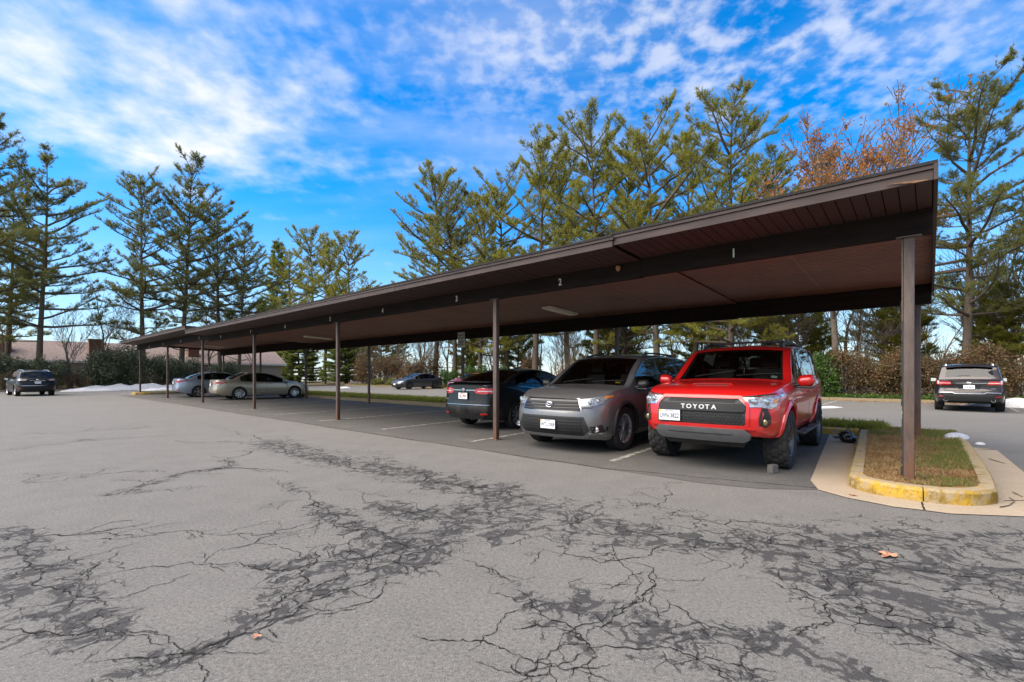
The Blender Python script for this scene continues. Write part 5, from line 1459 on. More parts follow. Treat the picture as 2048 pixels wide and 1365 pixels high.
# ---------------- sedans
def sedan_spec(L, W, H, wb, fo, r, deck, deckx, rgf, ws0, ws1, roofx, rg0, rg1, belt0=.90, belt1=1.0, nose=.70, bot=.20, **k):
    ro = L - wb - fo; xr = -(wb + ro)
    top = [(fo, nose), (fo - .07, nose + .05), (fo - .25, nose + .115), (.2, .90 * H / 1.46), (ws0 + .12, .985 * H / 1.46), (ws0, 1.01 * H / 1.46), ((ws0 + ws1) / 2, (1.01 * H / 1.46 + H * .965) / 2 + .02), (ws1, H * .965), (ws1 - .22, H * .99), (roofx, H), (rg0 + .25, H * .985), (rg0, H * .955), ((rg0 + rg1) / 2, (H * .955 + deck) / 2 + .025), (rg1, deck + .01), (deckx, deck), (xr + .06, deck - .015), (xr, deck - .06)]
    bl = [(fo, nose - .05), (fo - .3, nose + .06), (0, belt0 - .02), (ws0 - .15, belt0), (-1.5, belt0 + .04), (rg0, belt1 - .02), (rg1, deck - .04), (xr + .1, deck - .06), (xr, deck - .12)]
    d = dict(fo=fo, wb=wb, ro=ro, W=W, r=r, track=W - .27, arch=1.11, tumble=.215, top=top, belt=bl, bot=[(fo, bot + .02), (fo - .4, bot - .02), (-.4, bot), (-wb + .4, bot), (xr + .4, bot + .02), (xr, bot + .10)],
      plan=PLAN_SED(fo, xr), crown=[(fo, .05), (0, .05), (ws0, .05), (ws1, .08), (roofx, .07), (rg0, .085), (rg1, .05), (xr, .035)],
      fprof=[(bot, .12), (bot + .15, .02), (bot + .3, 0), (nose - .1, .04), (nose + .1, .14)], rprof=[(bot, .12), (bot + .2, .015), (.5, 0), (.75, .03), (deck - .03, .05), (deck + .1, .05)],
      fsweep=.30, rsweep=.20, ws=[ws0 + .02, ws1 + .02], rg=[rg0, rg1 - .01], pillar=1, win=[(ws0 - .30, -1.28), (-1.37, -2.22)], doors=[ws0 - .12, -1.33, -2.25]); d.update(k); return d

# black sedan, tail to the camera
sp = sedan_spec(4.54, 1.82, 1.465, 2.65, .89, .325, 1.115, -3.42, 0, -.18, -1.12, -1.75, -2.35, -3.10, .90, 1.01, .70, .21, win=[(-.48, -1.26), (-1.35, -2.12), (-2.18, -2.66)], doors=[-.30, -1.31, -2.30])
pR = G(1024, 857); hd = math.atan2(.764, .645)
p = at(pR, hd, sp['wb'], .775); p = p + U * -.10
foc = Car('sedan', 'black sedan parked nose in beside the dark grey SUV, red tail lamps showing', 'sedan', p, hd, sp, M['blackp']); c = foc
for sg in (1, -1):
    f_ = lambda P: [(sg * y, z) for y, z in P]
    tl = c.patch(f_([(.36, .955), (.50, .99), (.80, .985), (.815, .95), (.80, .87), (.60, .84), (.40, .865), (.34, .91)]), c.rear, .014, 'tail_lamp', M['tail'], nr=7, nc=12, th=.05)
    c.patch(f_([(.45, .925), (.82, .93), (.80, .905), (.45, .90)]), c.rear, .020, 'reversing_lamp', M['tailw'], parent=tl, nr=2, nc=8, th=.02)
    c.patch(f_([(.52, .40), (.70, .41), (.70, .37), (.53, .36)]), c.rear, .020, 'reflector', M['tail'], nr=2, nc=4)
    c.strip([(-.5, float(c.zbelt(-.5)) - .004), (-1.6, float(c.zbelt(-1.6)) - .004), (-2.6, float(c.zbelt(-2.6)) - .004)], .012, c.side(sg), .005, 'belt_moulding', M['chrome'])
    c.patch(f_([(.45, .66), (.80, .70), (.86, .62), (.50, .58)]), c.front, .01, 'headlight', M['lens'], nr=4, nc=6)
sp_ = MB(); pts = [(c.rear(y, 1.08)[0] + .02, y, 1.125 - .012 * abs(y)) for y in np.linspace(-.72, .72, 11)]
for a, b in zip(pts[:-1], pts[1:]): sp_.hexa([(a[0] - .06, a[1], a[2]), (b[0] - .06, b[1], b[2]), (b[0] + .22, b[1], b[2] - .015), (a[0] + .22, a[1], a[2] - .015)], [(a[0] - .06, a[1], a[2] + .022), (b[0] - .06, b[1], b[2] + .022), (b[0] + .22, b[1], b[2] + .004), (a[0] + .22, a[1], a[2] + .004)])
sp_.build('trunk_spoiler', M['blackp'], c.root, fix=True)
c.patch([(-.34, .90), (.34, .90), (.36, .70), (-.36, .70)], c.rear, .004, 'plate_recess', M['blkgloss'], nr=4, nc=6)
c.strip([(-.36, .935), (.36, .935)], .018, c.rear, .016, 'trunk_garnish', M['chrome'])
c.emblem(0, .945, .115, True, 1, disc=True)
c.plate(.0, .80, '9LL 7907', True, 'platered', 'MARYLAND', sticker=False)
c.strip([(-.80, .60), (.80, .60)], .010, c.rear, .012, 'bumper_crease', M['chrome'])
c.badge('FOCUS', .60, .715, .05, True)
c.patch([(-.62, .36), (.62, .36), (.56, .26), (-.56, .26)], c.rear, .015, 'rear_valance', M['blk'], nr=3, nc=8); c.exhaust(-.45, .26)
c.seams([-.30, -1.31, -2.30], .34); c.handles([-2.15, -1.18], .82, M['blackp']); c.mirrors(-.40, .96, M['blackp'], .2, .14, .19)
c.wheels(10, M['alloy'], .215, False, .70, 0, .07); c.seats([-1.15, -2.0], .58, xdash=-.40)

# champagne sedan
sp = sedan_spec(4.855, 1.82, 1.45, 2.775, .98, .335, 1.06, -3.5, 0, -.30, -1.28, -1.9, -2.42, -3.12, .89, .96, .70, .21, win=[(-.62, -1.42), (-1.51, -2.26), (-2.30, -2.72)], doors=[-.40, -1.47, -2.42], trim='tan')
pR = G(478, 800); hd = math.atan2(.72, .695)
p = at(pR, hd, sp['wb'], .775)
lex = Car('sedan', 'champagne gold sedan parked in the carport with its right side showing', 'sedan', p, hd, sp, M['gold']); c = lex
for sg in (1, -1):
    f_ = lambda P: [(sg * y, z) for y, z in P]
    c.patch(f_([(.46, .93), (.76, .935), (.80, .915), (.81, .86), (.76, .76), (.50, .79)]), c.rear, .012, 'tail_lamp', M['tail'], nr=6, nc=10, th=.05)
    c.patch(f_([(.62, .83), (.80, .84), (.76, .77), (.62, .785)]), c.rear, .018, 'reversing_lamp', M['tailw'], nr=3, nc=4, th=.02)
    wr_ = [(-3.35, .90), (-3.05, .915), (-2.98, .90), (-3.10, .86), (-3.35, .80)]
    c.patch([(x - .38, z) for x, z in wr_], c.side(sg), .010, 'tail_lamp_side', M['tail'], nr=4, nc=6)
    c.strip([(-.52, .52), (-2.35, .52)], .028, c.side(sg), .012, 'door_moulding', M['gunmetal'])
    c.strip([(-.5, float(c.zbelt(-.5)) - .004), (-1.6, float(c.zbelt(-1.6)) - .004), (-2.72, float(c.zbelt(-2.72)) - .004)], .014, c.side(sg), .006, 'belt_moulding', M['chrome'])
    c.patch(f_([(.42, .66), (.80, .72), (.88, .68), (.84, .60), (.48, .57)]), c.front, .01, 'headlight', M['lens'], nr=4, nc=8)
c.patch([(-.28, .68), (.28, .68), (.22, .50), (-.22, .50)], c.front, .01, 'grille', M['chrome'], nr=4, nc=6)
c.plate(0, .78, '', True, sticker=False); c.emblem(0, .92, .11, True, 1)
c.seams([-.40, -1.47, -2.42], .36); c.handles([-2.28, -1.30], .81, M['chrome']); c.mirrors(-.50, .95, M['gold'], .2, .14, .19)
c.wheels(10, M['alloy'], .215, False, .69); c.seats([-1.3, -2.15], .58, 'tan', xdash=-.52); c.patch([(-.6, .34), (.6, .34), (.55, .27), (-.55, .27)], c.rear, .01, 'rear_valance', M['blk'], nr=2, nc=6)

# silver blue sedan
sp = sedan_spec(4.82, 1.835, 1.47, 2.795, .95, .33, 1.09, -3.55, 0, -.22, -1.22, -1.85, -2.55, -3.30, .90, 1.03, .68, .21, win=[(-.55, -1.40), (-1.48, -2.30), (-2.34, -2.85)], doors=[-.35, -1.44, -2.45])
pR = G(397, 795); p = at(pR, hd, sp['wb'], .78)
son = Car('sedan', 'silver blue sedan at the far end of the carport, behind the champagne sedan', 'sedan', p, hd, sp, M['blue']); c = son
for sg in (1, -1):
    f_ = lambda P: [(sg * y, z) for y, z in P]
    c.patch(f_([(.42, .97), (.76, .985), (.81, .97), (.80, .90), (.70, .83), (.50, .86)]), c.rear, .012, 'tail_lamp', M['tail'], nr=6, nc=10, th=.05)
    c.patch([(-3.72, .975), (-3.30, 1.0), (-3.38, .95), (-3.72, .88)], c.side(sg), .010, 'tail_lamp_side', M['tail'], nr=4, nc=6)
    c.patch(f_([(.55, .45), (.76, .50), (.76, .44), (.58, .40)]), c.rear, .014, 'reflector', M['tail'], nr=2, nc=4)
    c.patch(f_([(.42, .64), (.80, .72), (.86, .66), (.50, .56)]), c.front, .01, 'headlight', M['lens'], nr=4, nc=6)
c.patch([(-.60, .36), (.60, .36), (.55, .24), (-.55, .24)], c.rear, .012, 'rear_valance', M['blk'], nr=3, nc=8)
c.plate(0, .84, '', True, sticker=False); c.emblem(0, .99, .12, True, 2)
c.seams([-.35, -1.44, -2.45], .36); c.handles([-2.30, -1.28], .84, M['blue']); c.mirrors(-.45, .96, M['blue'], .2, .14, .19)
c.wheels(5, M['alloy'], .215, False, .70, 0, .12); c.seats([-1.25, -2.1], .58, xdash=-.46)

# dark grey sedan in the far row, nose to the camera
sp = sedan_spec(4.92, 1.84, 1.445, 2.825, .97, .345, 1.08, -3.6, 0, -.30, -1.30, -1.95, -2.55, -3.35, .90, 1.0, .68, .19, win=[(-.62, -1.48), (-1.56, -2.36), (-2.40, -2.90)], doors=[-.42, -1.52, -2.50], glass=['sideglass', 'privacy', 'privacy'])
pF = G(818, 779.5); hd2 = math.atan2(-.75, -.66); p = at(pF, hd2, 0, -.78)
cam_ = Car('sedan', 'dark grey sedan with black wheels parked nose out in the far row', 'sedan', p, hd2, sp, M['dgrey']); c = cam_
c.patch([(-.62, .50), (.62, .50), (.72, .26), (-.72, .26)], c.front, .01, 'grille', M['blk'], nr=5, nc=12); c.patch([(-.40, .64), (.40, .64), (.36, .59), (-.36, .59)], c.front, .01, 'upper_grille', M['blk'], nr=2, nc=8)
for sg in (1, -1):
    f_ = lambda P: [(sg * y, z) for y, z in P]
    c.patch(f_([(.40, .655), (.78, .735), (.81, .70), (.76, .63), (.45, .60)]), c.front, .012, 'headlight', M['lens'], nr=4, nc=8)
    c.patch(f_([(.66, .50), (.82, .54), (.84, .36), (.70, .32)]), c.front, .012, 'bumper_vent', M['blk'], nr=4, nc=4)
    c.patch(f_([(.45, .96), (.88, .97), (.88, .90), (.45, .90)]), c.rear, .012, 'tail_lamp', M['tail'], nr=3, nc=6)
c.plate(0, .47, '', sticker=False); c.seams([-.42, -1.52, -2.50], .34); c.handles([-2.35, -1.38], .82, M['dgrey']); c.mirrors(-.52, .95, M['dgrey'], .2, .14, .19)
c.wheels(5, M['dalloy'], .225, False, .72, 0, .13, M['alloy']); c.seats([-1.3, -2.15], .58, xdash=-.52)

# dark red sedan mostly hidden behind the black one
sp = sedan_spec(4.7, 1.82, 1.45, 2.75, .93, .33, 1.06, -3.45, 0, -.25, -1.2, -1.8, -2.45, -3.2)
p = ST(27.5, 18.2, .004)
rc = Car('sedan', 'dark red sedan in the far row, glimpsed beyond the black sedan roof', 'sedan', p, HEAD_OUT, sp, M['darkred']); c = rc
for sg in (1, -1):
    c.patch([(sg * .42, .66), (sg * .80, .72), (sg * .86, .66), (sg * .50, .57)], c.front, .01, 'headlight', M['lens'], nr=4, nc=6)
c.patch([(-.5, .55), (.5, .55), (.6, .3), (-.6, .3)], c.front, .01, 'grille', M['blk'], nr=4, nc=8); c.plate(0, .46, '', sticker=False)
c.mirrors(-.45, .95, M['darkred']); c.wheels(5, M['alloy'], .215, False, .68); c.seats([-1.3, -2.1], .58, xdash=-.5)

# ---------------- suvs seen from behind
def suv_spec(L, W, H, wb, fo, r, bot, **k):
    ro = L - wb - fo; xr = -(wb + ro); q = H / 1.80
    d = dict(fo=fo, wb=wb, ro=ro, W=W, r=r, track=W - .28, arch=1.12, tumble=.185,
      top=[(fo, .88 * q), (fo - .07, .95 * q), (fo - .3, 1.03 * q), (0, 1.10 * q), (-.2, 1.13 * q), (-.3, 1.16 * q), (-.95, 1.62 * q), (-1.15, 1.70 * q), (-1.6, 1.775 * q), (-2.2, 1.80 * q), (xr + .9, 1.775 * q), (xr + .42, 1.73 * q), (xr + .30, 1.665 * q), (xr + .16, 1.30 * q), (xr + .11, 1.20 * q), (xr, 1.15 * q)],
      belt=[(fo, .83 * q), (fo - .3, .97 * q), (0, 1.04 * q), (-.5, 1.08 * q), (-2.4, 1.13 * q), (xr + .5, 1.20 * q), (xr + .2, 1.17 * q), (xr, 1.11 * q)],
      bot=[(fo, bot + .03), (fo - .4, bot), (-wb, bot), (xr + .4, bot + .06), (xr, bot + .14)], plan=PLAN_SUV(fo, xr),
      crown=[(fo, .05), (-.2, .05), (-1.1, .08), (-2.2, .07), (xr + .42, .08), (xr + .2, .07), (xr, .05)],
      fprof=[(bot, .14), (bot + .2, .02), (.6, 0), (.8, .05), (1.0, .14)], rprof=[(bot, .12), (bot + .2, .03), (.60, 0), (.75, .02), (.85, .06), (1.1, .06), (1.3, .10)],
      fsweep=.25, rsweep=.15, ws=[-.26, -1.08], rg=[xr + .32, xr + .155], win=[(-.60, -1.55), (-1.63, -2.55), (-2.65, xr + .75)], doors=[-.42, -1.59, -2.60], glass=['sideglass', 'privacy', 'privacy'], rglass='privacy', pillar=2); d.update(k); return d
# dark brown suv by the hedge
sp = suv_spec(4.95, 1.93, 1.78, 2.89, .94, .37, .27)
pc = G(1937, 822); hd3 = HEAD_IN - .03; p = at(pc, hd3, sp['wb'], 0)
asc = Car('large_suv', 'dark brown SUV seen from behind, parked against the brown hedge on the right', 'suv', p, hd3, sp, M['maroon'], scale=.96); c = asc
for sg in (1, -1):
    f_ = lambda P: [(sg * y, z) for y, z in P]
    tl = c.patch(f_([(.50, 1.105), (.80, 1.12), (.89, 1.19), (.905, 1.05), (.88, .985), (.47, .99)]), c.rear, .014, 'tail_lamp', M['tail'], nr=6, nc=10, th=.06)
    c.patch(f_([(.80, 1.13), (.86, 1.15), (.86, 1.01), (.80, 1.01)]), c.rear, .020, 'turn_signal', M['tailw'], parent=tl, nr=4, nc=3, th=.02)
    c.strip(f_([(.48, 1.045), (.79, 1.045)]), .022, c.rear, .020, 'reversing_lamp', M['tailw'], parent=tl)
    c.patch(f_([(.66, .56), (.80, .575), (.84, .545), (.66, .535)]), c.rear, .030, 'reflector', M['tail'], nr=2, nc=4)
    c.exhaust(sg * .62, .43, .06)
c.strip([(-.47, 1.045), (.47, 1.045)], .026, c.rear, .016, 'tailgate_garnish', M['chrome']); c.emblem(0, 1.055, .15, True, 2)
c.patch([(-.34, .99), (.34, .99), (.26, .80), (-.26, .80)], c.rear, .003, 'plate_recess', M['blkgloss'], nr=4, nc=6); c.plate(0, .905, '1LE-9616', True, sticker=False)
c.badge('SUBARU', .60, .835, .05); c.badge('ASCENT', -.60, .845, .042)
c.strip([(-.66, .77), (.66, .77)], .016, c.rear, .014, 'tailgate_gap', M['blk']); c.strip([(-.82, .70), (-.45, .71), (-.38, .67), (.38, .67), (.45, .71), (.82, .70)], .018, c.rear, .022, 'bumper_trim', M['alloy'])
c.patch([(-.86, .69), (.86, .69), (.88, .55), (.70, .40), (-.70, .40), (-.88, .55)], c.rear, .012, 'bumper', M['trimgrey'], nr=6, nc=14, th=.04)
wp = MB(); a_ = c.rear(.05, 1.30)
rgx = sp['rg'][1]; zz = float(c.ztop(rgx)); wp.tube([tuple(c.topf(rgx + .01, y, .02)) for y in (-.03, .12, .30)], .012, 6); wp.build('rear_wiper', M['blk'], c.root)
c.seams([-.42, -1.59, -2.60], .50); c.handles([-2.42, -1.42], .98, M['maroon']); c.mirrors(-.55, 1.14, M['maroon'], .24, .16, .22); c.wheels(5, M['alloy'], .245, False, .66, 0, .1); c.seats([-1.3, -2.1], .7, xdash=-.5); c.rails(-1.3, -3.55, .62, .05, M['alloy']); c.flare(.05, M['blk'], .012)
spo = MB(); xq = sp['rg'][0]; pts = [c.topf(xq + .02, y, .005) for y in np.linspace(-.62, .62, 9)]
for a, b in zip(pts[:-1], pts[1:]): spo.hexa([(a[0] - .16, a[1], a[2] - .03), (b[0] - .16, b[1], b[2] - .03), (b[0] + .05, b[1], b[2] - .02), (a[0] + .05, a[1], a[2] - .02)], [(a[0] - .16, a[1], a[2] - .005), (b[0] - .16, b[1], b[2] - .005), (b[0] + .05, b[1], b[2] + .008), (a[0] + .05, a[1], a[2] + .008)])
spo.build('roof_spoiler', M['maroon'], c.root, fix=True)
# black suv at the far left
sp = suv_spec(4.63, 1.84, 1.66, 2.706, .93, .35, .24)
hd4 = math.atan2(U.y, U.x) + .10; pc = G(70, 792); p = at(pc, hd4, sp['wb'], 0)
rog = Car('crossover', 'black crossover SUV seen from behind at the far left of the lot', 'suv', p, hd4, sp, M['blackp'], scale=.96); c = rog
for sg in (1, -1):
    f_ = lambda P: [(sg * y, z) for y, z in P]
    tl = c.patch(f_([(.46, 1.03), (.78, 1.12), (.855, 1.07), (.855, .99), (.60, .97)]), c.rear, .014, 'tail_lamp', M['tailw'], nr=6, nc=10, th=.05)
    c.patch(f_([(.58, 1.05), (.78, 1.09), (.84, 1.06), (.80, 1.04)]), c.rear, .02, 'brake_lamp', M['tail'], parent=tl, nr=3, nc=5, th=.02); c.patch(f_([(.66, .50), (.82, .52), (.82, .48), (.66, .46)]), c.rear, .02, 'reflector', M['tail'], nr=2, nc=4)
c.strip([(-.35, .98), (.35, .98)], .03, c.rear, .016, 'tailgate_garnish', M['chrome']); c.emblem(0, 1.03, .13, True, 2, disc=True); c.plate(0, .86, '', True, sticker=False)
c.patch([(-.82, .56), (.82, .56), (.84, .45), (.66, .33), (-.66, .33), (-.84, .45)], c.rear, .012, 'bumper', M['trimgrey'], nr=6, nc=14, th=.04); c.strip([(-.75, .66), (.75, .66)], .02, c.rear, .012, 'bumper_trim', M['chrome'])
rgx = sp['rg'][1]; wp = MB(); wp.tube([tuple(c.topf(rgx + .01, y, .02)) for y in (0, -.15, -.33)], .012, 6); wp.build('rear_wiper', M['blk'], c.root)
c.seams([-.42, -1.59, -2.60], .46); c.handles([-2.42, -1.42], .92, M['blackp']); c.mirrors(-.55, 1.06, M['blackp'], .22, .15, .2); c.wheels(5, M['alloy'], .225, False, .68, 0, .12); c.seats([-1.3, -2.1], .66, xdash=-.5); c.rails(-1.3, -3.3, .58, .05, M['alloy']); c.flare(.045, M['blk'], .012)
# ------------------------------------------------------------------ trees, shrubs, grass, snow, house
def t_at(px, s):
    r = (px - 1024) / FPX
    return (r * (ORG.y + U.y * s) - ORG.x - U.x * s) / (V.x - r * V.y)
def leaf_mat(name, c1, c2, c3, trans=0.55, rough=0.6, nscale=0.9):
    b = NB(name); p = b.coord('Object')
    n1 = b.noise(p, nscale, 4, 0.6); n2 = b.voro(p, 14, 'F1', 1)
    sp_ = b.n('ShaderNodeSeparateXYZ'); b.put(sp_.inputs[0], n2)
    col = b.mix(b.map(n1, .35, .65), c1, c2); col = b.mix(b.map(sp_.outputs[0], .55, .9, 0, .8), col, c3)
    b.set(color=col, rough=rough, spec=0.3)
    tr = b.n('ShaderNodeBsdfTranslucent'); b.put(tr.inputs[0], col)
    mx = b.n('ShaderNodeMixShader'); mx.inputs[0].default_value = trans
    b.t.links.new(b.b.outputs[0], mx.inputs[1]); b.t.links.new(tr.outputs[0], mx.inputs[2]); b.t.links.new(mx.outputs[0], b.out.inputs[0])
    return b.m
def bark_mat(name, c1, c2):
    b = NB(name); p = b.coord('Object', (5, 5, 1.1)); n1 = b.noise(p, 3.5, 7, .7); n2 = b.noise(b.coord('Object'), .5, 3)
    c = b.ramp(n1, [(.3, c1), (.7, c2)]); c = b.mix(b.map(n2, .5, .7, 0, .4), c, (0.10, 0.105, 0.06))
    b.set(color=c, rough=.95, spec=.2); b.bump(n1, .9, .03); return b.m
M['needle_y'] = leaf_mat('pine_needles_yellow_green', (0.25, 0.245, 0.036), (0.31, 0.285, 0.045), (0.18, 0.19, 0.035))
M['needle_g'] = leaf_mat('pine_needles_green', (0.175, 0.185, 0.050), (0.215, 0.21, 0.058), (0.125, 0.14, 0.042))
M['needle_d'] = leaf_mat('spruce_needles', (0.16, 0.20, 0.045), (0.22, 0.24, 0.055), (0.11, 0.14, 0.04))
M['bark'] = bark_mat('pine_bark', (0.060, 0.045, 0.034), (0.145, 0.112, 0.085))
M['barkg'] = bark_mat('grey_bark', (0.085, 0.065, 0.05), (0.18, 0.15, 0.12))
M['oakleaf'] = leaf_mat('dry_oak_leaves', (0.42, 0.165, 0.035), (0.32, 0.12, 0.03), (0.46, 0.23, 0.06))
M['hedgeleaf'] = leaf_mat('brown_hedge_leaves', (0.105, 0.085, 0.030), (0.150, 0.085, 0.040), (0.22, 0.135, 0.075), .3, .6, 1.6)
M['holly'] = leaf_mat('holly_leaves', (0.060, 0.088, 0.034), (0.12, 0.125, 0.055), (0.22, 0.22, 0.17), .25, .35, 1.5)
M['greenbush'] = leaf_mat('green_shrub_leaves', (0.050, 0.110, 0.018), (0.085, 0.150, 0.025), (0.03, 0.06, 0.015), .3, .45, 1.5)
M['yellowbush'] = leaf_mat('yellow_green_shrub_leaves', (0.17, 0.18, 0.03), (0.13, 0.14, 0.03), (0.20, 0.17, 0.06), .3, .5, 1.5)
M['thicket'] = leaf_mat('dry_thicket_leaves', (0.19, 0.115, 0.055), (0.14, 0.09, 0.045), (0.24, 0.17, 0.10), .3, .7, 1.2)

def blades(C_, D_, n, length, width, spread, rs, droop=0.0):
    """n thin triangular needles per tuft (centres C_, directions D_)"""
    N = len(C_); C2 = np.repeat(C_, n, 0); D2 = np.repeat(D_, n, 0)
    d = D2 + rs.normal(0, spread, (N * n, 3)); d[:, 2] -= droop; d /= np.linalg.norm(d, axis=1)[:, None] + 1e-9
    L = length * rs.uniform(.65, 1.2, (N * n, 1)); sd = np.cross(d, rs.normal(0, 1, (N * n, 3))); sd /= np.linalg.norm(sd, axis=1)[:, None] + 1e-9
    base = C2 + rs.normal(0, length * .12, (N * n, 3))
    P = np.stack([base - sd * width / 2, base + sd * width / 2, base + d * L], 1).reshape(-1, 3)
    return P, np.arange(len(P)).reshape(-1, 3)
def quads(C_, size, rs, flat=0.0):
    N = len(C_); a = rs.normal(0, 1, (N, 3)); a[:, 2] *= (1 - flat); a /= np.linalg.norm(a, axis=1)[:, None] + 1e-9
    b = np.cross(a, rs.normal(0, 1, (N, 3))); b /= np.linalg.norm(b, axis=1)[:, None] + 1e-9
    s = size * rs.uniform(.6, 1.35, (N, 1))
    P = np.stack([C_ - a * s, C_ + b * s * .5, C_ + a * s, C_ - b * s * .5], 1).reshape(-1, 3)
    return P, np.arange(len(P)).reshape(-1, 4)
H0 = 20.0
def pine_variant(seed, base=.30, width=3.7, dens=1.0, up=1.0, shape='pine', mat='needle_y', tn=7, bl=1.0):
    rr = random.Random(seed); rs = np.random.RandomState(seed); tr = MB(); n = 14; lean = (rr.uniform(-.7, .7), rr.uniform(-.7, .7)); ph = rr.uniform(0, 6); pine = shape == 'pine'
    axis = []
    for i in range(n + 1):
        f = i / n; axis.append(Vector((lean[0] * f * f + .25 * math.sin(ph + 4 * f), lean[1] * f * f + .25 * math.cos(ph + 3.3 * f), H0 * f)))
    rad = [.29 * (1 - .93 * (i / n) ** .85) + (.10 if i == 0 else 0) for i in range(n + 1)]
    tr.tube(axis, rad, 9)
    def ax(f):
        f = min(max(f, 0), 1) * n; i = min(int(f), n - 1); return axis[i].lerp(axis[i + 1], f - i)
    C_, D_ = [], []
    def spray(pts, L, live, w0):
        """twigs with needle tufts along a limb"""
        m_ = len(pts) - 1
        for q in range(int(L * (8.2 if live else 2.4) * dens) + 3):
            w_ = w0 + (1 - w0) * rr.random() ** .75; i = min(int(w_ * m_), m_ - 1); b = pts[i].lerp(pts[i + 1], w_ * m_ - i); dd = (pts[i + 1] - pts[i]).normalized()
            sd = dd.cross(Vector((0, 0, 1)))
            sd = (sd.normalized() if sd.length > .05 else Vector((1, 0, 0))) * rr.choice((-1, 1)); tl = (.28 + .8 * (1 - w_)) * rr.uniform(.4, 1.3) * (1.0 if pine else .75)
            td = (dd * rr.uniform(.4, 1.0) + sd * rr.uniform(.2, 1.0) + Vector((0, 0, rr.uniform(-.05, .75) if pine else rr.uniform(-.35, .1)))).normalized(); e = b + td * tl
            if q % 2 == 0: tr.tube([b, e], [.010, .004], 3, False)
            if not live and rr.random() < .88: continue
            for z in range(max(1, int(1.6 + 3.4 * tl))): C_.append(b.lerp(e, rr.uniform(.3, 1.05))); D_.append(td)
        if live:
            d = (pts[-1] - pts[-2]).normalized()
            for z in range(4): C_.append(pts[-1] - d * rr.uniform(0, .35)); D_.append(d)
    f = base * .5
    while f < .985:
        live = f > base; nb = (rr.choice((2, 3, 4, 4)) if pine else rr.choice((5, 6))) if live else rr.choice((0, 1, 2, 2))
        a0 = rr.uniform(0, 6.28); g = (f - base) / (1 - base) if live else 0
        if pine: Lm = width * ((.62 + .38 * min(1, g / .3)) * (1 - max(0, g - .15) ** 1.5 * .86)) if live else width * .5
        else: Lm = width * (1 - g) ** .85 * .9 + .25
        for k in range(nb):
            an = a0 + 6.283 * k / max(nb, 1) + rr.uniform(-.5, .5); L = Lm * ((rr.uniform(.30, 1.25) if rr.random() < .8 else rr.uniform(1.1, 1.5)) if pine else rr.uniform(.85, 1.1)); el = ((.05 + .82 * g ** 1.3) * up + rr.uniform(-.2, .2)) if pine else (-.18 + .5 * g + rr.uniform(-.06, .06))
            if not live: el = rr.uniform(-.15, .25)
            d = Vector((math.cos(an) * math.cos(el), math.sin(an) * math.cos(el), math.sin(el))); pts = [ax(f)]; m_ = 6
            for i in range(m_):
                d = (d + Vector((rr.uniform(-.16, .16), rr.uniform(-.16, .16), rr.uniform(-.08, .15) if pine else .05))).normalized(); pts.append(pts[-1] + d * L / m_)
            r0 = max(.018, .021 * L); tr.tube(pts, [r0 * (1 - .85 * i / m_) for i in range(m_ + 1)], 5, False)
            spray(pts, L, live, .22 if pine else .12)
            if pine and live and L > 1.2:                      # side limbs
                for q in range(rr.choice((1, 2, 2, 3))):
                    i = rr.choice((2, 3, 4)); dd = (pts[i + 1] - pts[i]).normalized(); sd = dd.cross(Vector((0, 0, 1))) * rr.choice((-1, 1)); d2 = (dd + sd * rr.uniform(.5, 1.0) + Vector((0, 0, rr.uniform(0, .4)))).normalized(); L2 = L * rr.uniform(.28, .5); p2 = [pts[i]]
                    for z in range(3): d2 = (d2 + Vector((0, 0, rr.uniform(0, .18)))).normalized(); p2.append(p2[-1] + d2 * L2 / 3)
                    tr.tube(p2, [.018, .014, .010, .005], 4, False); spray(p2, L2, True, .2)
        f += (rr.uniform(.020, .046) if pine else rr.uniform(.016, .034)) * (1.0 if live else 1.5)
    top = ax(1.0)
    for z in range(14): C_.append(top + Vector((rr.uniform(-.12, .12), rr.uniform(-.12, .12), rr.uniform(-.7, .15)))); D_.append(Vector((0, 0, 1)))
    C_ = np.array([tuple(q) for q in C_]); D_ = np.array([tuple(q) for q in D_])
    P, F = blades(C_, D_, tn, (.22 if pine else .18) * bl, .028 * bl, .85, rs)
    crown = mesh_tri('crown', P, F); trunk = tr.mesh('trunk', True); trunk.materials.append(M['bark']); crown.materials.append(M[mat])
    return trunk, crown
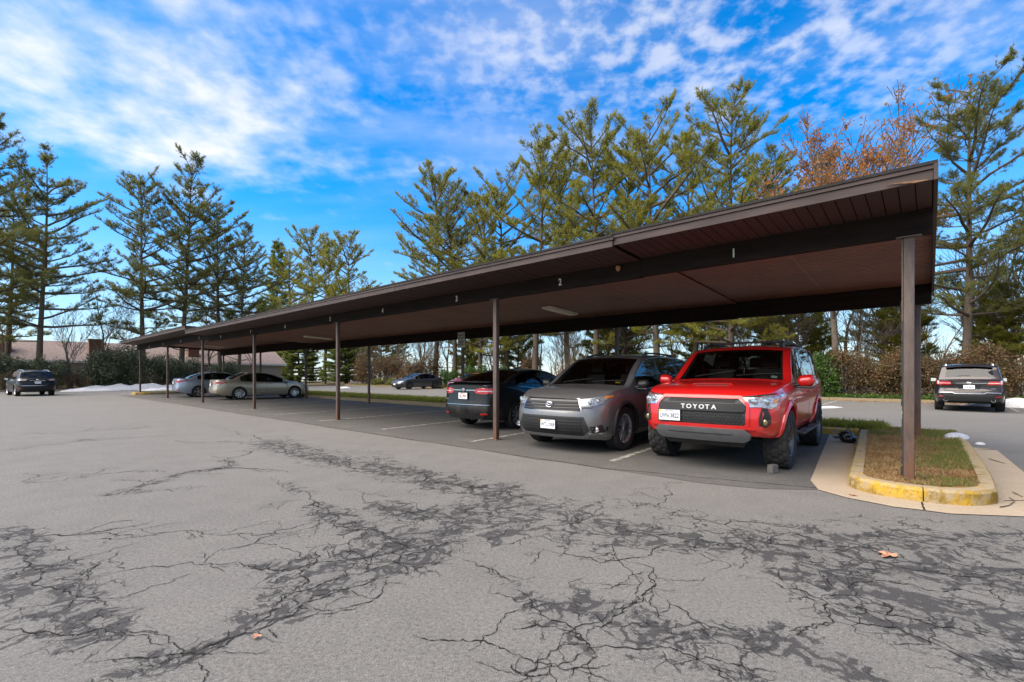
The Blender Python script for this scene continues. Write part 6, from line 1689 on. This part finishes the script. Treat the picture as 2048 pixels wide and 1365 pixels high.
def bare_variant(seed, h=9.0, levels=4, leaves=0, spread=.55, thick=1.0, fork=None):
    rr = random.Random(seed); rs = np.random.RandomState(seed); tr = MB(); tips = []
    def grow(p, d, L, r, lev):
        pts = [p]; m_ = 5 if lev < 2 else 3
        for i in range(m_):
            d = (d + Vector((rr.uniform(-.16, .16), rr.uniform(-.16, .16), rr.uniform(-.04, .12)))).normalized(); pts.append(pts[-1] + d * L / m_)
        tr.tube(pts, [max(.011, r * (1 - .5 * i / m_)) for i in range(m_ + 1)], 7 if lev == 0 else 4 if lev < 3 else 3, False)
        if lev >= levels: tips.append((pts[-1], d)); tips.append((pts[1], d)); return
        nb = rr.choice((4, 5, 6)) if lev == 0 else rr.choice((3, 4, 4))
        for k in range(nb):
            f = rr.uniform(.42 if lev == 0 else .25, 1.0); i = min(int(f * m_), m_ - 1); b = pts[i].lerp(pts[i + 1], f * m_ - i); an = rr.uniform(0, 6.283)
            side = Vector((math.cos(an), math.sin(an), rr.uniform(0, .5))); nd = (d * (1 - spread * .55) + side * spread).normalized(); grow(b, nd, L * rr.uniform(.45, .72), r * (1 - .5 * f) * rr.uniform(.42, .62), lev + 1)
        grow(pts[-1], (d + Vector((rr.uniform(-.2, .2), rr.uniform(-.2, .2), .1))).normalized(), L * .6, r * .5, lev + 1)
    grow(Vector((0, 0, 0)), Vector((rr.uniform(-.06, .06), rr.uniform(-.06, .06), 1)).normalized(), h * .52, .013 * h * thick, 0)
    trunk = tr.mesh('trunk', True); trunk.materials.append(M['barkg']); crown = None
    if leaves:
        C_ = np.array([tuple(q[0]) for q in tips]); k = rs.choice(len(C_), int(len(C_) * .5), replace=False); C_ = np.repeat(C_[k], leaves, 0) + rs.normal(0, .07, (len(k) * leaves, 3))
        P, F = quads(C_, .060, rs); crown = mesh_tri('crown', P, F); crown.materials.append(M['oakleaf'])
    return trunk, crown
def shrub_variant(seed, rx, ry, h, n, size, mat, stems=14, lobes=9, low=.0, bark='barkg'):
    rr = random.Random(seed); rs = np.random.RandomState(seed); C_ = []
    cs = [(rr.uniform(-.6, .6) * rx, rr.uniform(-.6, .6) * ry, rr.uniform(.30, .78) * h, rr.uniform(.30, .5)) for _ in range(lobes)] + [(0, 0, .42 * h, .62), (-.3 * rx, 0, .25 * h, .6), (.35 * rx, 0, .25 * h, .6)]
    per = n // len(cs)
    for (x, y, z, q) in cs:
        v = rs.normal(0, 1, (per, 3)); v /= np.linalg.norm(v, axis=1)[:, None]; rad = rs.uniform(.35, 1.0, (per, 1)) ** .45 * (1 + .18 * rs.normal(0, 1, (per, 1)))
        C_.append(np.array([x, y, z]) + v * rad * np.array([rx, ry, h * .62]) * q)
    C_ = np.concatenate(C_); C_ = C_[(C_[:, 2] > .03 + low)]
    P, F = quads(C_, size, rs); fol = mesh_tri('foliage', P, F); fol.materials.append(M[mat])
    st = MB()
    for k in range(stems):
        an = rr.uniform(0, 6.283); p = Vector((rr.uniform(-.3, .3) * rx, rr.uniform(-.3, .3) * ry, 0)); e = Vector((math.cos(an) * rx * rr.uniform(.3, .95), math.sin(an) * ry * rr.uniform(.3, .95), h * rr.uniform(.6, 1.08))); mid = p.lerp(e, .5) + Vector((rr.uniform(-.15, .15), rr.uniform(-.15, .15), .1 * h))
        st.tube([p, mid, e], [.022, .014, .004], 4, False)
        for q in range(3):
            b = mid.lerp(e, rr.random()); st.tube([b, b + Vector((rr.uniform(-.4, .4), rr.uniform(-.4, .4), rr.uniform(.1, .5)))], [.007, .003], 3, False)
    stm = st.mesh('stem', False); stm.materials.append(M[bark])
    return stm, fol
_HC = {}
def stand(name, var, loc, h, label, cat, group, rz=None, h0=H0, pn=('trunk', 'crown'), sxy=1.0):
    h0 = max(float(np.array([v.co.z for v in me.vertices]).max()) for me in var if me) if id(var) not in _HC else _HC[id(var)]
    _HC[id(var)] = h0; k = h / h0; o = empty(name, loc, RNG.uniform(0, 6.28) if rz is None else rz); o.scale = (k * sxy, k * sxy, k)
    for nm, me in zip(pn, var):
        if me: link(nm, me, None, o)
    return tag(o, label, cat, group)
PY = [pine_variant(11, .18, 5.6, 1.0, 1.0), pine_variant(12, .22, 5.2, 1.0, 1.05), pine_variant(13, .15, 6.2, 1.0, .9), pine_variant(14, .20, 5.8, 1.0, 1.0)]
PG = [pine_variant(21, .22, 5.6, 1.0, .7, 'pine', 'needle_g'), pine_variant(22, .24, 5.2, 1.0, .85, 'pine', 'needle_g'), pine_variant(23, .18, 5.2, 1.0, .7, 'pine', 'needle_g')]
PS = [pine_variant(31, .06, 3.6, 1.9, 1.0, 'spruce', 'needle_d', 7, 1.5), pine_variant(32, .03, 5.6, 1.3, .9, 'spruce', 'needle_d', 6, 2.6)]
def back(px, t, top):
    s = s_at(px, t); p = ST(s, t, zback(s, t) - .05); return p, (HOR - top) * p.y / FPX + CAM_H - p.z
def left(px, s, top):
    t = t_at(px, s); p = ST(s, t, .10); return p, (HOR - top) * p.y / FPX + CAM_H - p.z
GB, GL = 'pines behind the back kerb', 'pines by the brick house'
for px, t, top, v, lab in ((872, 27, 330, PY[0], 'pine left of centre whose crown ends the gap of open sky'), (905, 25.5, 345, PG[1], 'pine close behind the leftmost pine of the middle row'), (962, 24.6, 372, PY[2], 'low yellow-green pine with drooping boughs in the middle row'),
        (1075, 25.5, 258, PY[1], 'tall yellow-green pine above bay number 2'), (1186, 26, 213, PY[0], 'slender tall pine above the fascia joint'), (1310, 25, 197, PY[3], 'tall pine with dark trunk above bay number 1'),
        (1455, 25, 168, PY[2], 'tallest yellow-green pine of the middle row'), (1385, 29, 250, PY[1], 'pine set back between the two tallest middle pines'), (1545, 31, 330, PG[0], 'short pine to the left of the orange-leaved oak'), (1760, 33, 470, PG[1], 'distant pine low behind the oak and the carport end'),
        (1010, 28, 320, PY[3], 'pine between the low yellow-green pine and the tall one above bay 2'), (1132, 29, 285, PY[1], 'pine set back between the pines above bays 1 and 2'), (1248, 29, 262, PY[2], 'pine set back left of the pine above bay number 1'), (1528, 29, 300, PY[0], 'yellow-green pine just left of the oak'),
        (1925, 24.6, 130, PG[0], 'tall sparse green pine beyond the right end of the carport'), (2090, 26.5, 330, PG[2], 'dark green pine at the right edge of the picture')):
    p, h = back(px, t, top); stand('pine_tree', v, p, h, lab, 'pine', GB)
for px, s, top, v, lab in ((-55, 54.5, 175, PG[1], 'tall pine cut by the left edge of the picture'), (85, 54.5, 283, PG[0], 'big leaning pine behind the black crossover'), (292, 56, 320, PG[2], 'pine left of the trio above the far end of the carport'), (364, 57, 298, PG[1], 'tallest pine of the trio above the far end of the carport'), (20, 60, 330, PG[2], 'pine at the left edge behind the big leaning pine'), (478, 60, 440, PG[1], 'shorter pine right of the trio above the carport end'), (442, 58, 385, PG[0], 'right pine of the trio above the far end of the carport')):
    p, h = left(px, s, top); stand('pine_tree', v, p, h, lab, 'pine', GL, sxy=.92)
for px, t, top, v, lab in ((548, 35, 470, PS[0], 'dense dark spruce rising above the middle of the carport'), (622, 38, 450, PY[0], 'rounded pine behind the dense spruce'), (652, 33, 470, PY[1], 'small rounded pine right of the dense spruce'), (580, 33, 488, PY[3], 'yellow-green pine touching the dense spruce'), (694, 34, 455, PY[2], 'yellow-green pine at the left side of the gap of open sky'), (600, 24.5, 610, PS[1], 'low broad spruce with boughs to the ground near the lamp post'), (690, 25.5, 600, PS[1], 'low green spruce right of the lamp post'), (520, 24.5, 600, PS[1], 'broad spruce behind the champagne sedan')):
    p, h = back(px, t, top); stand('spruce_tree' if v in PS else 'pine_tree', v, p, h, lab, 'spruce' if v in PS else 'pine', GB, sxy=1.25 if v in PS and top > 580 else 1.0)
OAK = bare_variant(41, 10, 5, 4, .58, 1.1); BARE = [bare_variant(42, 9, 4, 0, .55, 1.2), bare_variant(43, 9, 4, 0, .45, 1.2), bare_variant(44, 9, 4, 0, .7, 1.1)]
p, h = back(1665, 24.8, 165); o_ = stand('oak_tree', OAK, p, h, 'oak with sparse orange-brown leaves above the right part of the roof', 'oak', None, 2.2, 13.2)
_bt = [(1240, 29, 560, 'left of the tallest pines'), (1350, 33, 560, 'between the tall middle pines'), (1500, 28, 540, 'beside the tallest middle pine'), (1590, 27, 560, 'just left of the oak trunk'), (1715, 27, 545, 'just right of the oak trunk'), (1790, 29, 520, 'right of the oak over the hedge'), (1985, 30, 420, 'right of the sparse green pine'), (2035, 28, 400, 'at the right edge of the picture'),
       (760, 26, 600, 'left of the grey sedan in the far row'), (800, 29, 590, 'above the grey sedan bonnet'), (842, 25.5, 600, 'right behind the grey sedan'), (1010, 29, 590, 'above the black sedan roof'), (1150, 27, 580, 'above the grey SUV roof'), (725, 30, 590, 'between the spruce and the thicket')]
for i, (px, t, top, w_) in enumerate(_bt):
    p, h = back(px, t, top); stand('bare_tree', BARE[i % 3], p, h, 'thin leafless tree ' + w_, 'tree', 'leafless trees behind the lot', None, 11.5)
for i, (px, s, top, w_) in enumerate(((145, 54.5, 600, 'left of the chimney by the brick house'), (205, 55, 540, 'with tall thin leader left of the carport end'), (10, 56, 480, 'at the left edge of the picture'), (505, 62, 600, 'behind the champagne sedan roof'), (415, 58, 560, 'beside the pine trio'))):
    p, h = left(px, s, top); stand('bare_tree', BARE[(i + 1) % 3], p, h, 'thin leafless tree ' + w_, 'tree', 'leafless trees behind the lot', None, 11.5)
YP = [pine_variant(35, .08, 5.6, .9, .6, 'pine', 'needle_y', 6, 2.3), pine_variant(36, .10, 6.0, .9, .5, 'pine', 'needle_y', 6, 2.3)]
for i, (px, t, top, w_) in enumerate(((1035, 30, 590, 'above the black sedan roof'), (1215, 30, 570, 'above the grey SUV roof'), (1400, 31, 560, 'above the red SUV windshield'), (1600, 31, 545, 'left of the oak trunk'), (1800, 28, 560, 'seen past the near post'), (1995, 27.5, 560, 'above the dark brown SUV'), (935, 30, 595, 'by the parking sign'), (760, 33, 600, 'in the gap of open sky'))):
    p, h = back(px, t, top); stand('young_pine', YP[i % 2], p, h, 'small bushy young pine ' + w_, 'pine', 'young pines behind the back kerb')
# the far wood that reads as one mass beyond the trunks
def far_wood():
    src = [bare_variant(45 + k, 9, 3, 0, .5, 1.3)[0] for k in range(3)]; arr = []
    for me in src:
        v = np.empty(len(me.vertices) * 3, np.float32); me.vertices.foreach_get('co', v); f = [tuple(p.vertices) for p in me.polygons if len(p.vertices) == 4]; arr.append((v.reshape(-1, 3), np.array(f, np.int32)))
    rr = random.Random(17); VV, FF, nb = [], [], 0
    for i in range(110):
        px = rr.uniform(680, 2150); t = rr.uniform(31, 60); s = s_at(px, t); p = ST(s, t, zback(s, t) - .1); v, f = arr[i % 3]; k = rr.uniform(.7, 1.25); a = rr.uniform(0, 6.28); ca, sa = math.cos(a) * k, math.sin(a) * k
        w_ = np.column_stack([v[:, 0] * ca - v[:, 1] * sa + p.x, v[:, 0] * sa + v[:, 1] * ca + p.y, v[:, 2] * k + p.z]); VV.append(w_); FF.append(f + nb); nb += len(v)
    return mesh_tri('far_wood', np.concatenate(VV), np.concatenate(FF))
tag(link('far_wood', far_wood(), M['barkg']), 'distant leafless wood beyond the trunks', 'wood', None, 'stuff')
# hedge and shrubs
HG = [shrub_variant(51 + k, 1.5, 1.1, 2.7, 11000, .055, 'hedgeleaf', 26, 12) for k in range(3)]
def _ord(i): return ('first', 'second', 'third', 'fourth', 'fifth', 'sixth', 'seventh', 'eighth', 'ninth', 'tenth', 'eleventh', 'twelfth', 'thirteenth', 'fourteenth', 'fifteenth')[i]
for i in range(13):
    s = 3.2 - i * 1.75; p = ST(s, 23.6 + RNG.uniform(-.15, .25), .10)
    px = 1024 + FPX * p.x / p.y; side = 'left of the near post' if px < 1800 else ('behind the dark brown SUV' if px < 2010 else 'right of the dark brown SUV')
    stand('hedge_shrub', HG[i % 3], p, RNG.uniform(2.5, 3.1), 'brown hedge shrub, ' + _ord(i) + ' from the green shrub, ' + side, 'shrub', 'brown hedge shrubs ' + side, None, 2.7, ('stem', 'foliage'))
GBU = [shrub_variant(61, 1.2, 1.1, 2.4, 7000, .055, 'greenbush', 10), shrub_variant(62, 1.5, 1.1, 1.7, 7000, .055, 'greenbush', 10)]
for px, t, top, v, h0, lab in ((1637, 23.2, 700, GBU[0], 2.4, 'bright green shrub right behind the red SUV'), (900, 23.2, 733, GBU[1], 1.7, 'green laurel shrub at the tail of the dark grey sedan'), (950, 23.4, 722, GBU[1], 1.7, 'green laurel shrub above the black sedan boot'), (1005, 23.6, 728, GBU[0], 2.4, 'green shrub behind the black sedan roof'), (1190, 23.6, 728, GBU[1], 1.7, 'green shrub behind the grey SUV roof'), (1345, 23.4, 725, GBU[1], 1.7, 'green shrub between the grey SUV and the red SUV')):
    p, h = back(px, t, top); stand('green_shrub', v, p, max(h, 1.5), lab, 'shrub', 'green shrubs behind the back kerb', None, h0, ('stem', 'foliage'))
TH = [shrub_variant(71, 1.6, 1.0, 2.6, 3800, .055, 'thicket', 40, 10), shrub_variant(72, 1.4, 1.0, 2.2, 3800, .055, 'thicket', 36, 10)]
for i, px in enumerate((742, 775, 800, 825, 850, 1060, 1145, 1280, 1440, 1540)):
    p, h = back(px, 24.2 + (i % 3) * 1.3, 690 + (i % 4) * 7); stand('thicket_shrub', TH[i % 2], p, h, 'leafless brown thicket shrub, ' + _ord(i) + ' from the left behind the back kerb', 'shrub', 'thicket shrubs behind the back kerb', None, 2.4, ('stem', 'foliage'))
YB = shrub_variant(81, 1.4, .8, 1.0, 3000, .055, 'yellowbush', 6)
for px, lab in ((757, 'low yellow-green shrub left of the dark grey sedan'), (785, 'low yellow-green shrub touching the nose of the dark grey sedan')):
    p, h = back(px, 23.0, 748); stand('low_shrub', YB, p, 1.25, lab, 'shrub', 'low shrubs behind the back kerb', None, 1.0, ('stem', 'foliage'))
HO = [shrub_variant(91, 1.9, 1.5, 3.0, 9000, .07, 'holly', 12), shrub_variant(92, 1.6, 1.4, 2.6, 9000, .07, 'holly', 12)]
for i, (px, s, top, lab) in enumerate(((-20, 55, 690, 'dark holly bush at the left edge behind the crossover'), (70, 57, 706, 'holly bush behind the big leaning pine'), (355, 55, 712, 'holly bush above the silver blue sedan boot'), (35, 55, 705, 'dark holly bush beside the big leaning pine'), (105, 54.2, 708, 'grey-green holly bush left of the house window'), (196, 54, 690, 'holly bush over the low snow bank'), (232, 54.3, 678, 'tallest holly bush by the carport end'), (275, 54, 688, 'holly bush behind the end post of the carport'), (318, 54.5, 700, 'holly bush between the last two posts'), (385, 56, 705, 'holly bush behind the silver blue sedan'), (450, 57, 715, 'holly bush behind the champagne sedan boot'))):
    p, h = left(px, s, top); stand('holly_bush', HO[i % 2], p, h, lab, 'bush', 'holly bushes by the brick house', None, 2.9, ('stem', 'foliage'))
for i, (px, s, top, lab) in enumerate(((10, 53.4, 735, 'dry brown shrub left of the black crossover'), (138, 53.6, 738, 'dry brown shrub right of the black crossover'), (165, 53.5, 742, 'low dry shrub in front of the brick wall'), (300, 53.3, 738, 'brown shrub between the last two posts'), (405, 54.5, 730, 'tan shrub behind the silver blue sedan roof'))):
    p, h = left(px, s, top); stand('dry_shrub', TH[i % 2], p, h, lab, 'shrub', 'dry shrubs by the brick house', None, 2.4, ('stem', 'foliage'))
# ivy, fallen leaves, grass
rs = np.random.RandomState(5)
def scatter(name, label, cat, S, T, n, zf, size, mat, flat=.75, hz=.12):
    s = rs.uniform(S[0], S[1], n); t = rs.uniform(T[0], T[1], n) + .12 * np.sin(s * 2.1); C_ = np.array([tuple(ST(a, b, zf + abs(rs.normal(0, hz)))) for a, b in zip(s, t)]); P, F = quads(C_, size, rs, flat)
    tag(link(name, mesh_tri(name, P, F), M[mat]), label, cat, None, 'stuff')
scatter('ivy', 'green ivy spilling over the back kerb under the hedge', 'ivy', (-20, 6), (22.1, 23.0), 9000, .15, .06, 'greenbush', .5, .09)
scatter('fallen_leaves', 'brown fallen leaves along the back kerb', 'leaves', (-20, 45), (21.7, 22.5), 4200, .012, .05, 'oakleaf', .95, .004)
scatter('ground_leaves', 'fallen leaves under the trees behind the back kerb', 'leaves', (-20, 50), (22.4, 28), 14000, .16, .06, 'thicket', .8, .05)
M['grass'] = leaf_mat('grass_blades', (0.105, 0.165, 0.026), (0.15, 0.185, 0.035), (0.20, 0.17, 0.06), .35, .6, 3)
M['grassy'] = leaf_mat('painted_sun_grass_blades', (0.22, 0.24, 0.036), (0.27, 0.27, 0.048), (0.17, 0.19, 0.035), .4, .6, 3)  # lighter grass colour, sunlight painted in for the strip the roof shades
M['straw'] = leaf_mat('dry_grass_blades', (0.30, 0.20, 0.09), (0.22, 0.125, 0.055), (0.36, 0.27, 0.13), .25, .7, 3)
def grass(name, label, pts, h, wdt, mat, n=3, spread=.55, dz=0.0):
    C_ = np.array(pts); D_ = np.tile([0, 0, 1.0], (len(C_), 1)); P, F = blades(C_, D_, n, h, wdt, spread, rs); P[:, 2] = np.maximum(P[:, 2], .10)
    tag(link(name, mesh_tri(name, P, F), M[mat]), label, 'grass', None, 'stuff')
def isl(n, fn):
    out = []
    while len(out) < n:
        t = rs.uniform(-.3, 6.4); s = rs.uniform(-.6, .85)
        l = .55 + (.945 - .55) * (t + .1) / 5.5 - .17; r_ = -.56 if t > .1 else -.56 + (.1 - t) * 1.0
        if t < -.12: l = .30 - (-.12 - t) * 1.4
        if r_ < s < l and rs.rand() < fn(s, t): out.append(tuple(ST(s, t, .138)))
    return out
from mathutils import noise as _nz
def patchy(s, t, k=1.7): return .5 + .5 * _nz.noise(Vector((s * k, t * k, 3.7)))
grass('grass', 'green grass on the right side of the near island', isl(9000, lambda s, t: min(1, max(0.0, (.02 - s) * 1.6 + .12) + (.7 if t > 4.6 else 0)) * max(0, patchy(s, t) * 2.2 - .62)), .055, .009, 'grass', 3, .8)
grass('dry_grass', 'dry straw-coloured grass on the near island round the post', isl(14000, lambda s, t: .3 + .7 * patchy(s + 9, t, 2.3)), .05, .008, 'straw', 3, 1.4)
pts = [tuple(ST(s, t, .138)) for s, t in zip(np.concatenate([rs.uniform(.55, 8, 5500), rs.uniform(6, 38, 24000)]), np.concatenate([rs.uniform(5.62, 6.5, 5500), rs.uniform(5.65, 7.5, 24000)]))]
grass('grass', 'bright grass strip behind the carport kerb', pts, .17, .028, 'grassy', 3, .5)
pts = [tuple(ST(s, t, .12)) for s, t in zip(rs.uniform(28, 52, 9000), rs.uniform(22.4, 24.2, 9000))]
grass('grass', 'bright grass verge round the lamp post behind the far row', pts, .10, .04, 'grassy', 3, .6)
pts = [tuple(ST(s, t, .138)) for s, t in zip(rs.uniform(38.05, 39.2, 1500), rs.uniform(0, 5.4, 1500))]
grass('grass', 'grass on the island at the far end of the carport', pts, .07, .02, 'grass', 3, .6)
# snow
def snow_mat():
    b = NB('old_snow'); p = b.pos(); n1 = b.noise(p, 7, 6, .7); n2 = b.noise(p, 38, 4, .7)
    c = b.mix(b.map(n1, .52, .74), (0.50, 0.50, 0.515), (0.30, 0.285, 0.27)); c = b.mix(b.map(n2, .58, .68), c, (0.12, 0.10, 0.085)); b.set(color=c, rough=.8); b.bump(n1, .6, .05); return b.m
M['snow'] = snow_mat()
def snow(p, rx, ry, h, seed, label, rz=0.0, z0=0.0):
    rr = random.Random(seed); vs = []; fs = []; n, k = 9, 28
    for i in range(n + 1):
        f = i / n
        for j in range(k):
            a = 6.283 * j / k; e = 1 + .28 * _nz.noise(Vector((math.cos(a) * 1.6, math.sin(a) * 1.6, seed * 3.1))); r_ = (1 - f) * e; x, y = rx * r_ * math.cos(a), ry * r_ * math.sin(a)
            vs.append((x, y, (h * (1 - (1 - f) ** 2) ** .8 * (1 + .55 * _nz.noise(Vector((x * 1.3 + seed, y * 1.3, 0))))) if i else -.02))
    for i in range(n):
        for j in range(k): fs.append((i * k + j, i * k + (j + 1) % k, (i + 1) * k + (j + 1) % k, (i + 1) * k + j))
    o = MB().add(vs, fs).build('snow_pile', M['snow'], None, True, loc=(p.x, p.y, z0), rot=(0, 0, rz)); return tag(o, label, 'snow', 'leftover snow piles')
g = G(182, 782.5); av = math.atan2(V.y, V.x)
snow(g, 2.0, .7, .22, 1, 'small lumpy snow heap right of the black crossover', av); g = G(272, 779.5); snow(g, 4.6, 1.2, .45, 2, 'long low snow bank behind the end post of the carport', av, .0)
snow(G(322, 781), 1.5, .6, .18, 3, 'snow heap between the last two posts of the carport', av); snow(G(2060, 815), 1.9, .8, .30, 4, 'dirty snow heap right of the dark brown SUV', -av * .8)
snow(G(1652, 816), .75, .28, .06, 5, 'flat patch of snow behind the red SUV rear wheel', .2); g = ST(-.52, 5.15); snow(g, .42, .13, .09, 6, 'little strip of snow on the grass behind the near posts', .5, .138)
snow(G(1960, 889), .09, .06, .04, 7, 'tiny lump of snow on the lane right of the near island'); snow(G(690, 777), .5, .25, .16, 8, 'tiny snow lump at the far kerb left of the grey sedan')
# lamp post
lp = tag(empty('lamp_post', back(651, 22.9, 700)[0]), 'thin black lamp post on the grass verge behind the far row', 'lamp post')
mb = MB(); mb.tube([(0, 0, 0), (0, 0, .5)], [.11, .09], 10); mb.build('base', M['blk'], lp, True, 50); mb = MB(); mb.tube([(0, 0, .45), (0, 0, 4.2)], [.06, .05], 10); mb.build('pole', M['blk'], lp, True, 50)
mb = MB(); mb.lathe([(4.2, .06), (4.25, .16), (4.55, .20), (4.62, .24), (4.75, .10), (4.8, .01)], 12, 'z'); mb.build('lantern', M['blk'], lp)

# ------------------------------------------------------------------ brick house on the left
def brick_mat():
    b = NB('brick_wall'); p = b.coord('Object'); q = b.n('ShaderNodeTexBrick'); mp = b.n('ShaderNodeMapping'); b.put(mp.inputs[0], p)
    mp.inputs['Rotation'].default_value = (R(90), 0, R(90)); b.put(q.inputs['Vector'], mp.outputs[0]); q.inputs['Scale'].default_value = 1.0; q.inputs['Brick Width'].default_value = .21; q.inputs['Row Height'].default_value = .075; q.inputs['Mortar Size'].default_value = .008
    q.inputs['Color1'].default_value = (0.24, 0.115, 0.06, 1); q.inputs['Color2'].default_value = (0.30, 0.15, 0.075, 1); q.inputs['Mortar'].default_value = (0.30, 0.25, 0.2, 1)
    b.set(color=q.outputs[0], rough=.9); b.bump(q.outputs[1], .4, .01); return b.m
M['brick'] = brick_mat(); M['roofh'] = simple('house_roof_shingles', (0.20, 0.155, 0.14), .9, 0, .25, 5, 0, .3, .4); M['trimw'] = simple('white_trim', (0.62, 0.60, 0.56), .6, 0, .06, 4); M['pane'] = simple('window_pane', (0.02, 0.025, 0.03), .06, 0, .3, 2); M['chim'] = simple('chimney_brick', (0.16, 0.085, 0.06), .9, 0, .3, 14, 0, .3, .6)
hs_ = tag(empty('brick_house', ST(63, 0, .12), CP_ROT), 'low brick house with pale roof and chimneys behind the bushes on the left', 'house')
def hbox(n_, x0, x1, y0, y1, z0, z1, m_, par=None): return MB().box(x0, x1, y0, y1, z0, z1).build(n_, m_, par or hs_)
hbox('wall', -8, 0, -14, 19, 0, 2.5, M['brick'])
rf = MB(); rf.hexa([(.45, -14.5, 2.42), (.45, 19.5, 2.42), (-4, 19.5, 4.5), (-4, -14.5, 4.5)], [(.47, -14.5, 2.56), (.47, 19.5, 2.56), (-4, 19.5, 4.66), (-4, -14.5, 4.66)])
rf.hexa([(-4, -14.5, 4.5), (-4, 19.5, 4.5), (-8.5, 19.5, 2.42), (-8.5, -14.5, 2.42)], [(-4, -14.5, 4.66), (-4, 19.5, 4.66), (-8.5, 19.5, 2.56), (-8.5, -14.5, 2.56)])
ro_ = rf.build('roof', M['roofh'], hs_, fix=True)
for y in (-5.6, .9, 9.5): hbox('chimney', -1.9, -1.0, y - .55, y + .55, 2.9, 4.75, M['chim'], ro_); hbox('chimney_cap', -1.98, -.92, y - .63, y + .63, 4.752, 4.87, M['kerbfar'], ro_)
hbox('fascia', .472, .50, -14.5, 19.5, 2.36, 2.56, M['trimw'])
for y in (-8.5, -2.1, 3.2, 7.5, 13.0):
    wv = MB(); wv.box(.002, .05, y - .62, y + .62, .62, 1.95); wf = wv.build('window', M['trimw'], hs_); hbox('pane', .051, .056, y - .52, y - .03, .72, 1.85, M['pane'], wf); hbox('pane', .051, .056, y + .03, y + .52, .72, 1.85, M['pane'], wf); hbox('sill', .051, .14, y - .70, y + .70, .54, .615, M['trimw'], wf)

# ------------------------------------------------------------------ small things on the ground
g = G(1774, 1113); lf = MB(); pts = []
for k in range(22):
    a = 6.283 * k / 22; r_ = .045 * (1 + .45 * math.cos(3.5 * a + .6) * (1 if k % 2 else .55)); pts.append((r_ * math.cos(a) * 1.35, r_ * math.sin(a), .006 + .016 * abs(math.sin(2 * a))))
lf.add(pts + [(0, 0, .004)], [(k, (k + 1) % 22, 22) for k in range(22)])
M['leafbrown'] = simple('dry_leaf', (0.36, 0.17, 0.10), .8, 0, .3, 40)
tag(lf.build('fallen_leaf', M['leafbrown'], None, loc=(g.x, g.y, .002), rot=(0, 0, .5)), 'curled brown oak leaf lying on the cracked asphalt at the right', 'leaf')
for px, py, k, lab in ((1705, 993, .55, 'small red leaf on the gutter pan in front of the yellow kerb'), (512, 1278, .35, 'tiny tan leaf at the dark crack on the left')):
    g = G(px, py); o = link('fallen_leaf', lf.mesh('fallen_leaf'), M['leafbrown'], None, (g.x, g.y, .010), (0, 0, px)); o.scale = (k,) * 3; tag(o, lab, 'leaf')
def twig(pp, lab, r_=.006, z=.012):
    rr = random.Random(len(lab)); P = [G(x, y) + Vector((0, 0, z + rr.uniform(0, .012))) for x, y in pp]; tag(MB().tube(P, [r_, r_ * .9] + [r_ * .6] * (len(P) - 2) if len(P) > 2 else [r_, r_ * .6], 5).build('twig', M['barkg'], None), lab, 'twig')
twig([(1978, 920), (1995, 925), (2010, 930)], 'dark twig on the concrete right of the near island'); twig([(2000, 1018), (2018, 1014), (2030, 1006), (2018, 998)], 'bent twig at the right corner of the yellow kerb'); twig([(2025, 988), (2045, 997)], 'short twig on the gutter pan at the right edge')
# black bag and weed in the gutter corner
bg_ = tag(empty('black_bag', ST(1.0, 4.15, .010), CP_ROT), 'crumpled black bag lying in the gutter against the kerb', 'bag')
bm = bmesh.new(); bmesh.ops.create_icosphere(bm, subdivisions=3, radius=.14)
for v in bm.verts: v.co = v.co * (1 + .35 * _nz.noise(v.co * 9)); v.co.z = max(v.co.z * .85 + .10, 0)
me = bpy.data.meshes.new('bag'); bm.to_mesh(me); bm.free(); link('bag', me, M['blkgloss'], bg_)
MB().tube([(-.05, .02, .20), (0, .05, .27), (.06, .03, .21)], .012, 6).build('handle', M['blk'], bg_)
wd = shrub_variant(99, .34, .22, .16, 900, .030, 'holly', 5, 6); stand('weed', wd, ST(1.25, 4.75, .008), .17, 'low grey-green weed in the gutter behind the red SUV', 'weed', None, None, .16, ('stem', 'foliage'))
